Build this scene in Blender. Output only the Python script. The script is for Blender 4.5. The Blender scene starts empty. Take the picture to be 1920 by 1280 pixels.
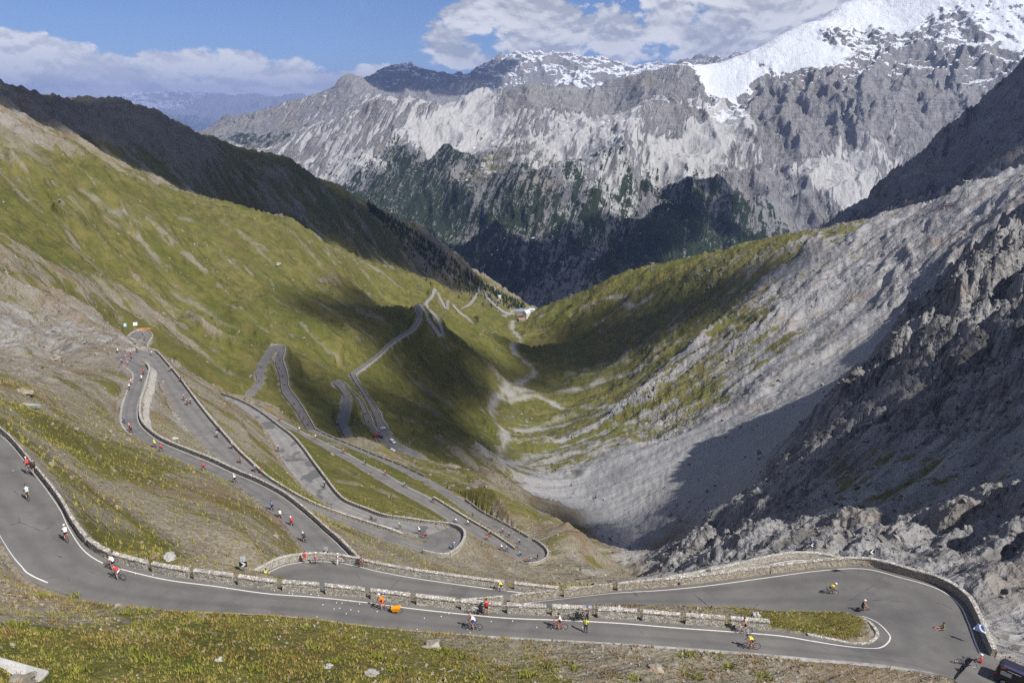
import bpy, bmesh, math, random
import numpy as np
from mathutils import Vector, Matrix
random.seed(7); rng = np.random.default_rng(11)
PI = math.pi
# ------------------------------------------------------------------ camera
SC = bpy.context.scene
COL = SC.collection
FPX = 1400.0                                   # focal length in photograph pixels (1920 wide)
PITCH = math.atan((640 - 210) / FPX)
CP, SP = math.cos(PITCH), math.sin(PITCH)
cam = bpy.data.cameras.new('camera'); cam.sensor_width = 36.0; cam.lens = 36.0 * FPX / 1920.0
cam.clip_start = 0.5; cam.clip_end = 120000.0
camo = bpy.data.objects.new('camera', cam); COL.objects.link(camo)
camo.location = (0, 0, 0); camo.rotation_euler = (PI / 2 - PITCH, 0, 0)
SC.camera = camo
# ------------------------------------------------------------------ light
SUN_DIR = Vector((0.80, -0.60, 0.0)).normalized()
SUN_EL = math.radians(48)
sun_vec = Vector((SUN_DIR.x * math.cos(SUN_EL), SUN_DIR.y * math.cos(SUN_EL), math.sin(SUN_EL)))
world = bpy.data.worlds.new('World'); SC.world = world; world.use_nodes = True
sl = bpy.data.lights.new('sun', 'SUN'); sl.energy = 5.0; sl.angle = math.radians(0.6); sl.color = (1.0, 0.955, 0.88)
so = bpy.data.objects.new('sun', sl); COL.objects.link(so)
so.rotation_euler = sun_vec.to_track_quat('Z', 'Y').to_euler()
so.location = (0, 0, 3000)
SC.view_settings.view_transform = 'Standard'; SC.view_settings.look = 'None'
SC.view_settings.exposure = 0.35; SC.view_settings.gamma = 1.0; SC.view_settings.use_curve_mapping = False
try:
    SC.cycles.max_bounces = 5; SC.cycles.diffuse_bounces = 3; SC.cycles.glossy_bounces = 2; SC.cycles.transparent_max_bounces = 16
    SC.cycles.volume_bounces = 0; SC.cycles.use_denoising = False
except Exception: pass

def build_world():
    nt = world.node_tree; nt.nodes.clear()
    N = lambda ty, **k: (lambda o: ([setattr(o, a, b) for a, b in k.items()], o)[1])(nt.nodes.new(ty))
    def put(s, v):
        if hasattr(v, 'is_output'): nt.links.new(v, s)
        else: s.default_value = v
    def M(op, a, b=0.0, clamp=False):
        o = N('ShaderNodeMath', operation=op, use_clamp=clamp); put(o.inputs[0], a); put(o.inputs[1], b); return o.outputs[0]
    def MR(v, a, b, c=0.0, d=1.0):
        o = N('ShaderNodeMapRange', interpolation_type='SMOOTHSTEP')
        for i, q in enumerate((v, a, b, c, d)): put(o.inputs[i], q)
        return o.outputs[0]
    sky = N('ShaderNodeTexSky', sky_type='NISHITA', sun_disc=False, sun_elevation=SUN_EL, sun_rotation=math.atan2(SUN_DIR.x, SUN_DIR.y), altitude=2700.0, air_density=1.0, dust_density=.3, ozone_density=2.6)
    tc = N('ShaderNodeTexCoord').outputs['Generated']; sp = N('ShaderNodeSeparateXYZ'); put(sp.inputs[0], tc)
    az = M('MULTIPLY', M('ARCTAN2', sp.outputs[0], sp.outputs[1]), 57.2958); el = M('MULTIPLY', M('ARCSINE', sp.outputs[2]), 57.2958)
    cv = N('ShaderNodeCombineXYZ'); put(cv.inputs[0], M('MULTIPLY', az, .16)); put(cv.inputs[1], M('MULTIPLY', el, .27)); 
    def noise(vec, sc, det, ro, off, dist=0.0):
        a = N('ShaderNodeVectorMath', operation='ADD'); put(a.inputs[0], vec); put(a.inputs[1], off)
        o = N('ShaderNodeTexNoise'); put(o.inputs['Vector'], a.outputs[0]); o.inputs['Scale'].default_value = sc; o.inputs['Detail'].default_value = det; o.inputs['Roughness'].default_value = ro; o.inputs['Distortion'].default_value = dist
        return o.outputs['Fac']
    n1 = noise(cv.outputs[0], 1.0, 9, .56, (3.1, .4, 0), .25); n1b = noise(cv.outputs[0], 1.0, 5, .5, (3.1, .4 - .10, 0), .25); n2 = noise(cv.outputs[0], 3.2, 7, .6, (9.7, 2.2, 0), .2)
    # where cumulus stands: a bank in front and to the right, a flat band low on the left, broken clouds elsewhere
    bank = M('MULTIPLY', MR(az, -11, -2), MR(az, 27, 40, 1, 0)); bank = M('MULTIPLY', bank, MR(el, 1.2, 3.4)); bank = M('MULTIPLY', bank, MR(el, 13, 20, 1, 0))
    slope = M('ADD', el, M('MULTIPLY', az, .06))
    band = M('MULTIPLY', M('MULTIPLY', MR(az, -3, -9), MR(slope, 4.1, 2.0)), MR(el, -.2, .9))
    high = M('MULTIPLY', MR(el, 14, 30), .62)
    cov = M('MAXIMUM', M('MAXIMUM', M('MULTIPLY', bank, .90), M('MULTIPLY', band, .93)), high)
    nn = M('ADD', M('MULTIPLY', n1, .72), M('MULTIPLY', n2, .28))
    thr = M('SUBTRACT', .72, M('MULTIPLY', cov, .34))
    dens = M('SUBTRACT', nn, thr); mask = MR(dens, -.008, .05)
    mask = M('MULTIPLY', mask, MR(cov, .08, .3))
    wisp = M('MULTIPLY', MR(noise(cv.outputs[0], .8, 6, .62, (1.7, 8.3, 0), 1.2), .60, .80), .22)
    # lit tops, grey bases
    lit = MR(M('SUBTRACT', n1, n1b), -.055, .06); thick = MR(dens, .06, .24)
    ramp = N('ShaderNodeValToRGB'); e = ramp.color_ramp.elements; e[0].position = 0; e[0].color = (.46, .48, .53, 1); e[1].position = 1; e[1].color = (.96, .96, .96, 1); m_ = e.new(.5); m_.color = (.74, .75, .78, 1)
    put(ramp.inputs[0], M('ADD', M('ADD', M('MULTIPLY', lit, .9), M('MULTIPLY', band, .45)), M('MULTIPLY', M('SUBTRACT', n2, .5), .7), True))
    dk = N('ShaderNodeMix', data_type='RGBA', blend_type='MIX'); put(dk.inputs[0], M('MULTIPLY', M('MULTIPLY', thick, .30), MR(az, -12, -4))); nt.links.new(ramp.outputs[0], dk.inputs[6]); dk.inputs[7].default_value = (.46, .475, .52, 1)
    b1 = N('ShaderNodeBackground'); tn = N('ShaderNodeMix', data_type='RGBA', blend_type='MULTIPLY'); tn.inputs[0].default_value = 1.0; nt.links.new(sky.outputs[0], tn.inputs[6]); tn.inputs[7].default_value = (.68, .77, .98, 1); nt.links.new(tn.outputs[2], b1.inputs[0]); b1.inputs[1].default_value = SKY_STRENGTH
    b2 = N('ShaderNodeBackground'); nt.links.new(dk.outputs[2], b2.inputs[0]); b2.inputs[1].default_value = .82
    mx = N('ShaderNodeMixShader'); put(mx.inputs[0], M('MAXIMUM', M('MULTIPLY', mask, .97), wisp)); nt.links.new(b1.outputs[0], mx.inputs[1]); nt.links.new(b2.outputs[0], mx.inputs[2])
    wo = N('ShaderNodeOutputWorld'); nt.links.new(mx.outputs[0], wo.inputs[0])
SKY_STRENGTH = .08
build_world()
# ------------------------------------------------------------------ geometry of rays
def rays(u, v):
    u = np.asarray(u, float); v = np.asarray(v, float)
    xc = (u - 960) / FPX; yc = -(v - 640) / FPX
    return np.stack([xc, CP + yc * SP, -SP + yc * CP], -1)
def atz(u, v, z):
    d = rays(u, v); return d * (np.asarray(z, float) / d[..., 2])[..., None]
def atd(u, v, d):
    return rays(u, v) * np.asarray(d, float)[..., None]
# ------------------------------------------------------------------ noise (numpy)
_perm = np.random.default_rng(5).permutation(4096).astype(np.int32)
_ga = np.random.default_rng(6).random(4096) * 2 * PI
_gx, _gy = np.cos(_ga).astype(np.float32), np.sin(_ga).astype(np.float32)
def perlin(x, y, seed=0):
    x = np.asarray(x, np.float32); y = np.asarray(y, np.float32)
    xi = np.floor(x); yi = np.floor(y); xf = x - xi; yf = y - yi
    xi = xi.astype(np.int32); yi = yi.astype(np.int32)
    def g(ix, iy, dx, dy):
        h = _perm[(_perm[(ix + seed * 131) & 4095] + iy) & 4095]
        return _gx[h] * dx + _gy[h] * dy
    u = xf * xf * xf * (xf * (xf * 6 - 15) + 10); w = yf * yf * yf * (yf * (yf * 6 - 15) + 10)
    a = g(xi, yi, xf, yf); b = g(xi + 1, yi, xf - 1, yf); c = g(xi, yi + 1, xf, yf - 1); d = g(xi + 1, yi + 1, xf - 1, yf - 1)
    return (a + u * (b - a)) * (1 - w) + (c + u * (d - c)) * w
def fbm(x, y, oct=5, seed=0, gain=0.5, lac=2.03):
    s = 0; a = 1.0; f = 1.0
    for o in range(oct):
        s = s + a * perlin(x * f, y * f, seed + o * 7); a *= gain; f *= lac
    return s
def ridged(x, y, oct=5, seed=0, gain=0.5, lac=2.05):
    s = 0; a = 1.0; f = 1.0; w = 1.0
    for o in range(oct):
        n = 1 - np.abs(perlin(x * f, y * f, seed + o * 7)) * 2.0
        n = np.clip(n, 0, 1) ** 2
        s = s + a * n * w; w = np.clip(n * 1.6, 0, 1); a *= gain; f *= lac
    return s
def sstep(a, b, x):
    t = np.clip((x - a) / (b - a), 0, 1); return t * t * (3 - 2 * t)
# ------------------------------------------------------------------ thin-plate fit in log-polar plan
class TPS:
    def __init__(s, P, lam=2e-4):
        P = np.asarray(P, float)
        r = np.hypot(P[:, 0], P[:, 1]); s.C = np.stack([np.arctan2(P[:, 0], P[:, 1]), np.log(r)], 1); val = P[:, 2] / r
        n = len(P); K = s.phi(s.C, s.C) + lam * np.eye(n); Q = np.concatenate([np.ones((n, 1)), s.C], 1)
        A = np.block([[K, Q], [Q.T, np.zeros((3, 3))]])
        s.w = np.linalg.solve(A, np.concatenate([val, np.zeros(3)]))
    @staticmethod
    def phi(a, b):
        d2 = (a[:, None, 0] - b[None, :, 0]) ** 2 + (a[:, None, 1] - b[None, :, 1]) ** 2
        return 0.5 * d2 * np.log(d2 + 1e-9)
    def z(s, th, lr):
        sh = np.shape(th); q = np.stack([np.ravel(th), np.ravel(lr)], 1); out = np.empty(len(q))
        for i in range(0, len(q), 20000):
            c = q[i:i + 20000]; out[i:i + 20000] = s.phi(c, s.C) @ s.w[:-3] + s.w[-3] + c @ s.w[-2:]
        return (out * np.exp(q[:, 1])).reshape(sh)
def upsample(co, ncoarse_r, ncoarse_c, idx_r, idx_c):
    """bilinear (smoothed) lookup of a coarse grid at fractional indices"""
    i0 = np.clip(np.floor(idx_r).astype(int), 0, ncoarse_r - 2); fr = (idx_r - i0)[:, None]
    a = co[i0] * (1 - fr) + co[i0 + 1] * fr
    j0 = np.clip(np.floor(idx_c).astype(int), 0, ncoarse_c - 2); fc = (idx_c - j0)[None, :]
    return a[:, j0] * (1 - fc) + a[:, j0 + 1] * fc
# ------------------------------------------------------------------ small tools
def tag(o, label=None, cat=None, group=None, kind=None):
    if label: o['label'] = label
    if cat: o['category'] = cat
    if group: o['group'] = group
    if kind: o['kind'] = kind
    return o
def mesh_np(name, V, Fq, mats=(), smooth=True, attrs=None, matidx=None):
    """V (n,3); Fq list/array of faces (uniform size array or list of lists)"""
    me = bpy.data.meshes.new(name)
    V = np.asarray(V, np.float32)
    if isinstance(Fq, np.ndarray):
        n, k = Fq.shape
        me.vertices.add(len(V)); me.vertices.foreach_set('co', V.ravel())
        me.loops.add(n * k); me.loops.foreach_set('vertex_index', Fq.astype(np.int32).ravel())
        me.polygons.add(n); me.polygons.foreach_set('loop_start', np.arange(0, n * k, k, dtype=np.int32))
        me.polygons.foreach_set('loop_total', np.full(n, k, np.int32))
    else:
        me.from_pydata(V.tolist(), [], Fq)
    me.polygons.foreach_set('use_smooth', np.full(len(me.polygons), smooth, bool))
    if matidx is not None: me.polygons.foreach_set('material_index', np.asarray(matidx, np.int32))
    me.update(calc_edges=True)
    for m in mats: me.materials.append(m)
    if attrs:
        for k, a in attrs.items():
            if a.ndim == 1:
                t = me.attributes.new(k, 'FLOAT', 'POINT'); t.data.foreach_set('value', a.astype(np.float32))
            else:
                t = me.attributes.new(k, 'FLOAT_COLOR', 'POINT'); t.data.foreach_set('color', a.astype(np.float32).ravel())
    return me
def obj(name, me, parent=None, loc=None):
    o = bpy.data.objects.new(name, me); COL.objects.link(o)
    if parent is not None: o.parent = parent
    if loc is not None: o.location = loc
    return o
def empty(name, loc=(0, 0, 0), rz=0.0):
    o = bpy.data.objects.new(name, None); COL.objects.link(o); o.location = loc; o.rotation_euler = (0, 0, rz)
    o.empty_display_size = 0.2
    return o
# ------------------------------------------------------------------ roads traced as (edge, edge, height) sections
# each section: (u1, v1, u2, v2, z)   1 = wall / outer side unless noted
def lerpz(rows, z0, z1):
    n = len(rows); return [tuple(r) + (z0 + (z1 - z0) * i / (n - 1),) for i, r in enumerate(rows)]
ROADS = {}
ROADS['near'] = lerpz([(-70, 745, -110, 860), (-30, 785, -50, 925), (0, 812, -14, 985), (19, 828, -6, 1000), (40, 852, 4, 1018), (67, 886, 14, 1036), (92, 917, 24, 1052),
    (117, 952, 36, 1068), (135, 986, 48, 1082), (165, 1026, 82, 1099), (205, 1051, 130, 1115), (245, 1063, 185, 1127), (320, 1080, 262, 1138), (410, 1092, 375, 1147),
    (501, 1105, 475, 1151), (590, 1112, 585, 1159), (685, 1122, 690, 1173), (780, 1134, 780, 1182), (875, 1144, 875, 1189), (955, 1151, 955, 1194),
    (1060, 1155, 1060, 1200), (1170, 1161, 1170, 1206), (1267, 1169, 1267, 1213), (1365, 1176, 1365, 1220), (1462, 1184, 1470, 1229)], -45.0, -53.0) + \
  lerpz([(1515, 1192, 1545, 1236), (1575, 1203, 1640, 1244), (1608, 1208, 1745, 1260), (1632, 1206, 1830, 1285), (1645, 1198, 1872, 1268), (1649, 1189, 1856, 1232),
    (1645, 1180, 1842, 1200), (1638, 1171, 1829, 1167), (1628, 1163, 1808, 1130), (1612, 1156, 1765, 1100), (1590, 1151, 1690, 1077), (1560, 1149, 1622, 1061),
    (1505, 1149, 1540, 1064), (1438, 1148, 1440, 1076), (1335, 1142, 1335, 1090), (1225, 1138, 1245, 1100), (1110, 1136, 1160, 1107), (1010, 1146, 1075, 1117),
    (930, 1156, 992, 1126), (850, 1166, 910, 1135), (760, 1172, 800, 1145)], -53.3, -61.5)
ROADS['layby'] = lerpz([(1838, 1222, 1790, 1275), (1862, 1232, 1830, 1300), (1890, 1242, 1880, 1330), (1930, 1256, 1930, 1350), (2000, 1280, 2000, 1370), (2090, 1310, 2090, 1390)], -54.06, -54.2)
ROADS['second'] = lerpz([(462, 1090, 440, 1118), (478, 1082, 480, 1126), (500, 1071, 520, 1130), (530, 1057, 570, 1130), (572, 1050, 620, 1130), (620, 1050, 660, 1126), (665, 1057, 690, 1122), (705, 1067, 722, 1118),
    (765, 1078, 770, 1120), (825, 1087, 825, 1122), (890, 1096, 888, 1128), (955, 1104, 950, 1134), (1050, 1114, 1045, 1142), (1140, 1112, 1140, 1140), (1250, 1095, 1250, 1122), (1330, 1080, 1330, 1107), (1400, 1064, 1405, 1096),
    (1440, 1055, 1450, 1090), (1480, 1048, 1487, 1086), (1520, 1047, 1505, 1086), (1555, 1052, 1515, 1088), (1585, 1062, 1518, 1092), (1590, 1080, 1500, 1096)], -64.5, -71.5)
ROADS['third'] = lerpz([(690, 1075, 590, 1070), (672, 1055, 580, 1052), (655, 1037, 572, 1033), (632, 1014, 560, 1015), (612, 997, 535, 985), (590, 977, 517, 967), (567, 957, 500, 953), (530, 929, 470, 929),
    (485, 905, 442, 908), (440, 886, 405, 892), (400, 867, 372, 879), (360, 851, 337, 864), (325, 837, 305, 849), (300, 825, 275, 830), (282, 812, 250, 815), (267, 797, 234, 802), (261, 780, 228, 785),
    (262, 757, 231, 760), (270, 732, 240, 732), (277, 707, 249, 714), (279, 694, 250, 700), (273, 685, 238, 689), (262, 680, 222, 678)], -76.0, -91.5) + \
  lerpz([(256, 678, 216, 667), (256, 676, 236, 660), (262, 675, 262, 656), (272, 677, 283, 658), (280, 682, 296, 664), (288, 700, 314, 684), (307, 732, 338, 713), (332, 775, 371, 758), (355, 805, 398, 792), (385, 838, 424, 822), (412, 862, 447, 848),
    (440, 880, 470, 870), (460, 891, 492, 890), (486, 906, 512, 905), (508, 918, 535, 919), (527, 931, 555, 931), (553, 945, 580, 944), (580, 957, 605, 955), (610, 970, 635, 966), (640, 983, 665, 976),
    (702, 1008, 727, 996), (767, 1027, 757, 1007)], -92.0, -108.0) + \
  lerpz([(792, 1036, 772, 1012), (830, 1043, 788, 1017), (853, 1034, 799, 1020), (868, 1015, 803, 1018), (867, 998, 800, 1014), (845, 987, 788, 1009), (800, 982, 768, 1003), (760, 976, 748, 996), (720, 970, 715, 985),
    (690, 959, 672, 972), (650, 943, 640, 960), (630, 926, 605, 940), (614, 905, 582, 923), (599, 885, 561, 903), (584, 865, 542, 880), (566, 840, 526, 856), (546, 818, 510, 823), (520, 798, 492, 796),
    (490, 775, 465, 773), (460, 757, 436, 754), (430, 745, 405, 742), (400, 736, 372, 735)], -108.5, -124.0)
ROADS['fourth'] = lerpz([(213, 668, 233, 672), (220, 655, 244, 655), (235, 640, 254, 641), (246, 626, 262, 630), (262, 620, 263, 632), (280, 623, 265, 632), (285, 632, 269, 636), (277, 645, 264, 645), (277, 662, 264, 662), (284, 685, 270, 685)], -131.0, -136.0)
ROADS['fifth'] = lerpz([(470, 755, 450, 760), (497, 771, 478, 777), (525, 786, 507, 793), (562, 806, 550, 813), (592, 821, 582, 829), (645, 846, 637, 856), (685, 868, 676, 878), (722, 886, 712, 900), (760, 909, 748, 922), (812, 935, 795, 947),
    (840, 952, 825, 965), (877, 975, 862, 990), (915, 997, 900, 1012), (950, 1020, 938, 1030)], -137.0, -149.0) + \
  lerpz([(965, 1031, 966, 1046), (970, 1034, 990, 1058), (974, 1034, 1012, 1055), (976, 1032, 1025, 1045), (974, 1028, 1024, 1033), (966, 1020, 1010, 1020), (945, 1004, 990, 1009), (902, 978, 952, 987), (868, 954, 905, 962), (828, 926, 870, 937), (795, 904, 838, 917), (755, 884, 795, 894),
    (715, 866, 755, 875), (677, 849, 700, 853), (638, 834, 660, 836), (605, 819, 620, 820), (580, 806, 592, 806)], -149.3, -163.5)
ROADS['sixth'] = lerpz([(440, 765, 452, 768), (452, 746, 463, 751), (480, 717, 490, 722), (480, 697, 494, 700), (487, 677, 502, 680), (502, 657, 513, 660), (506, 649, 516, 656), (520, 647, 518, 656), (533, 650, 519, 657), (534, 660, 519, 665), (531, 677, 517, 680), (539, 702, 525, 707), (542, 727, 529, 735),
    (560, 752, 549, 760), (577, 780, 564, 784), (592, 807, 577, 808), (606, 830, 590, 832)], -168.0, -180.0)
ROADS['seventh'] = lerpz([(668, 838, 652, 836), (662, 825, 648, 822), (651, 796, 635, 793), (652, 780, 636, 779), (656, 757, 641, 760), (656, 740, 644, 741), (648, 730, 635, 727), (640, 722, 625, 718), (637, 719, 628, 714), (640, 719, 640, 714), (655, 731, 661, 733),
    (669, 747, 680, 752), (680, 773, 692, 776), (689, 802, 704, 800), (702, 815, 712, 807), (711, 818, 725, 812), (708, 803, 729, 806), (705, 790, 718, 789), (700, 775, 712, 773), (681, 739, 695, 749), (664, 714, 675, 720), (658, 702, 668, 706), (660, 697, 670, 700),
    (700, 669, 705, 674), (735, 637, 740, 642), (770, 614, 776, 619), (781, 598, 788, 601), (783, 584, 789, 584), (778, 572, 786, 571)], -190.0, -234.0)
ROADS['car_park'] = lerpz([(706, 812, 728, 806), (712, 827, 736, 819), (736, 843, 750, 832), (762, 860, 784, 848), (800, 880, 814, 870), (834, 895, 842, 888)], -204.5, -206.0)
ROADS['far'] = lerpz([(776, 573, 784, 569), (787, 576, 793, 575), (800, 600, 806, 599), (812, 617, 818, 616), (823, 631, 830, 629), (828, 628, 833, 626), (819, 601, 824, 600), (809, 587, 814, 586), (797, 577, 802, 576), (797, 566, 802, 567), (808, 554, 812, 556), (812, 542, 816, 546), (817, 542, 820, 545),
    (823, 560, 827, 560), (833, 577, 837, 577), (837, 579, 841, 577), (836, 567, 841, 566), (841, 562, 844, 565), (846, 570, 849, 570), (861, 588, 865, 586), (872, 599, 876, 596), (883, 611, 888, 609), (880, 603, 884, 600), (873, 594, 876, 592), (860, 581, 863, 579), (880, 568, 884, 569), (893, 548, 897, 549),
    (897, 538, 901, 540), (902, 538, 905, 540), (906, 546, 909, 545), (914, 561, 917, 559), (931, 577, 934, 574), (945, 587, 948, 584), (962, 592, 965, 588)], -236.0, -418.0)
def catmull(P, sub):
    P = np.asarray(P, float); n = len(P); out = []
    for i in range(n - 1):
        p0 = P[max(i - 1, 0)]; p1 = P[i]; p2 = P[i + 1]; p3 = P[min(i + 2, n - 1)]
        for k in range(sub):
            t = k / sub
            out.append(0.5 * ((2 * p1) + (-p0 + p2) * t + (2 * p0 - 5 * p1 + 4 * p2 - p3) * t * t + (-p0 + 3 * p1 - 3 * p2 + p3) * t ** 3))
    out.append(P[-1]); return np.array(out)
ROAD3 = {}
for k, rows in ROADS.items():
    a = np.array(rows, float)
    L = atz(a[:, 0], a[:, 1], a[:, 4]); R = atz(a[:, 2], a[:, 3], a[:, 4])
    sub = 8 if k in ('near', 'second') else 5
    ROAD3[k] = (catmull(L, sub), catmull(R, sub))
# ------------------------------------------------------------------ valley terrain: surveyed points (u, v, depth)
CPTS = [
 # near slope under the viewpoint
 (-60,1280,50),(0,1280,52),(240,1280,55),(480,1280,57),(720,1280,60),(960,1280,63),(1200,1280,66.5),(1440,1280,70),(1650,1280,72.5),(0,1180,62),(300,1215,62),(600,1220,66),(900,1235,68),(1250,1250,70.5),(-20,1080,74),(-150,1100,68),(-150,1250,50),
 # slope between the near road and the road below on the left
 (0,790,124),(60,830,124),(50,780,146),(110,870,122),(150,850,150),(170,960,104),(250,1020,98),(300,950,126),(350,1040,97),(420,960,134),(450,1050,98),(330,880,160),(230,880,148),(150,790,186),(80,740,190),(0,740,172),(200,800,195),(210,740,232),(470,1000,122),(520,1010,126),
 # left hillside
 (0,650,300),(0,700,218),(100,650,285),(140,700,262),(60,690,240),(180,640,330),(190,600,400),(100,600,350),(0,560,350),(0,450,430),(100,520,420),(200,520,520),(200,450,600),(300,560,590),(330,500,660),(400,500,760),(370,600,560),(450,620,590),(380,680,470),(440,700,500),(600,620,690),(560,560,800),(600,520,900),(700,560,1060),
 (0,250,640),(100,290,700),(0,340,560),(100,380,600),(180,330,740),(250,345,800),(330,385,860),(430,402,900),(480,412,930),(540,430,960),(620,470,1020),(700,520,1120),(740,540,1160),(500,470,850),(300,430,720),
 (200,300,960),(300,345,1050),(380,385,1120),(300,300,1150),(450,380,1250),(560,420,1300),(650,470,1380),(720,510,1420),(100,240,900),
 (0,155,1050),(70,180,1100),(130,205,1150),(200,205,1180),(310,215,1250),(345,242,1290),(420,272,1370),(500,287,1440),(560,312,1500),(640,348,1600),(700,384,1680),(760,424,1760),(840,478,1860),(900,527,1930),(950,553,1960),(985,572,1980),
 (600,380,1440),(700,450,1560),(780,500,1640),(850,530,1650),(420,330,1250),(500,350,1330),
 (740,600,950),(820,520,1380),(860,560,1300),(900,590,1350),(840,620,1000),(900,620,1150),
 # valley floor and stream
 (985,592,1640),(960,610,1480),(975,640,1330),(960,690,1120),(990,690,1120),(935,740,960),(920,780,850),(930,820,775),(950,850,715),(990,880,660),(1040,910,620),(1100,950,560),(1160,1000,505),(1190,1040,470),(1180,1065,440),
 # slope down to the stream from the roads
 (850,700,830),(800,750,720),(760,700,760),(720,650,790),(860,800,640),(800,820,560),(870,850,560),(900,880,540),(850,870,500),(950,900,560),(1000,950,500),(1080,1000,470),(1130,1050,430),(780,640,850),(850,640,960),(620,700,600),(590,700,590),(560,640,640),(600,760,520),(580,720,560),(730,760,600),
 # knoll beside the lower road bends
 (1030,1060,262),(1060,1030,275),(1100,1010,290),(1120,1050,290),(1160,1085,285),(1010,985,300),(960,950,300),(900,915,300),(1040,1090,240),(950,1060,215),(900,1070,190),(1100,1105,230),(930,930,305),(980,930,400),
 # right side of the valley
 (1060,640,1260),(1100,600,1360),(1080,552,1500),(1030,570,1580),(1150,525,1450),(1230,503,1400),(1290,486,1360),(1400,455,1260),(1540,430,1150),(1600,428,1110),(1670,418,1060),(1760,385,1000),(1850,355,960),(1920,333,930),
 (1200,700,1020),(1150,750,900),(1300,640,960),(1200,600,1200),(1350,560,1080),(1500,600,860),(1700,550,800),(1600,480,1000),(1750,450,900),(1400,700,790),(1300,760,760),(1250,850,650),(1400,800,640),(1100,850,720),(1100,900,640),(1200,900,600),(1300,900,560),(1250,960,500),(1350,930,470),(1600,700,650),(1560,740,600),(1480,820,540),(1700,620,690),(1800,540,680),(1850,480,700),(1920,420,720),(1180,980,530),
 # rocky spur beyond the hairpin
 (1180,1078,330),(1250,1045,310),(1300,1050,275),(1280,995,370),(1350,965,370),(1420,915,375),(1470,880,380),(1520,830,385),(1560,790,390),(1630,720,410),(1700,650,425),(1760,590,430),(1790,550,435),(1830,500,440),(1880,440,450),(1920,395,455),
 (1400,1020,235),(1500,1000,220),(1500,1030,190),(1600,1040,160),(1700,1060,140),(1800,1090,118),(1860,1140,104),(1910,1200,94),(1600,960,235),(1700,1000,185),(1700,920,235),(1800,1000,160),(1900,1050,125),(1900,900,195),(1800,880,230),(1600,880,290),(1700,830,290),(1850,780,270),(1780,740,320),(1900,680,330),(1850,620,375),(1920,560,400),(1640,800,320),(1920,1000,140),
]
WPTS = [  # outside the picture: x, y, z
 (0,4,-6),(0,15,-21),(-15,12,-17),(15,12,-19),(0,30,-35),(-30,25,-29),(30,30,-40),(-15,32,-34),(15,34,-40),(-60,30,-22),(60,35,-50),(-90,60,-30),(-60,5,-2),(60,0,-20),(90,60,-52),(-140,90,-38),(-200,150,-40),(-300,250,-30),(-420,330,-10),(-600,500,10),(-820,700,50),(110,120,-62),(150,60,-20),
 (240,205,15),(275,180,60),(330,300,-8),(360,270,40),(320,150,110),(420,420,-60),(200,100,30),(420,300,60),(297,365,-72),(344,423,-64),(396,489,-62),(451,556,-52),(466,575,-28),(520,560,-40),(560,640,-30),(640,720,-10),(760,820,10),(900,1000,60),(300,235,25),
 (-300,1800,-420),(-900,1500,-60),(-1200,1200,-20),(-650,1900,-280),(-430,2100,-300),(-900,2100,-300),(0,2150,-620),(150,2050,-640),(100,1800,-480),(300,1750,-430),(-100,2400,-760),(250,2300,-740),(500,1650,-380),(800,1500,-300),(500,2000,-600),(900,1900,-500),(1200,1500,-150),(1100,1250,-60),(-150,2150,-560),(700,1350,-260),(-300,2400,-620),
]
P = [tuple(p) for p in atd(np.array(CPTS)[:, 0], np.array(CPTS)[:, 1], np.array(CPTS)[:, 2])] + WPTS
for k, (L, R) in ROAD3.items():
    st = 12 if k in ('near',) else 9
    M = 0.5 * (L + R); P += [tuple(p) for p in M[::st]]
tps = TPS(np.array(P), 3e-4)
# polar level-of-detail grid
def radii(spec):
    out = [spec[0][0]]
    for (r0, r1, c) in spec:
        n = int(math.ceil(math.log(r1 / r0) / c)); out += list(r0 * (r1 / r0) ** (np.arange(1, n + 1) / n))
    return np.array(out)
RR = radii([(3, 38, .06), (38, 58, .006), (58, 130, .0041), (130, 420, .0060), (420, 2450, .0076)])
TH = np.concatenate([np.radians(np.linspace(-75, -42.5, 34)[:-1]), np.radians(np.linspace(-42.5, 42.5, 970)), np.radians(np.linspace(42.5, 78, 40)[1:])])
NR, NC = len(RR), len(TH)
ci = np.linspace(0, NR - 1, NR // 4); cj = np.linspace(0, NC - 1, NC // 5)
TG, RG = np.meshgrid(np.interp(cj, np.arange(NC), TH), np.interp(ci, np.arange(NR), np.log(RR)))
ZC = tps.z(TG, RG)
ZB = upsample(ZC, len(ci), len(cj), np.arange(NR) * (len(ci) - 1) / (NR - 1), np.arange(NC) * (len(cj) - 1) / (NC - 1))
XX = RR[:, None] * np.sin(TH)[None, :]; YY = RR[:, None] * np.cos(TH)[None, :]
LR = np.log(RR)
def zgrid(Z, x, y):
    x = np.asarray(x, float); y = np.asarray(y, float)
    th = np.arctan2(x, y); lr = np.log(np.maximum(np.hypot(x, y), RR[0] * 1.0001))
    i = np.clip(np.searchsorted(LR, lr) - 1, 0, NR - 2); j = np.clip(np.searchsorted(TH, th) - 1, 0, NC - 2)
    a = np.clip((lr - LR[i]) / (LR[i + 1] - LR[i]), 0, 1); b = np.clip((th - TH[j]) / (TH[j + 1] - TH[j]), 0, 1)
    return (Z[i, j] * (1 - a) * (1 - b) + Z[i + 1, j] * a * (1 - b) + Z[i, j + 1] * (1 - a) * b + Z[i + 1, j + 1] * a * b)
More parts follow.
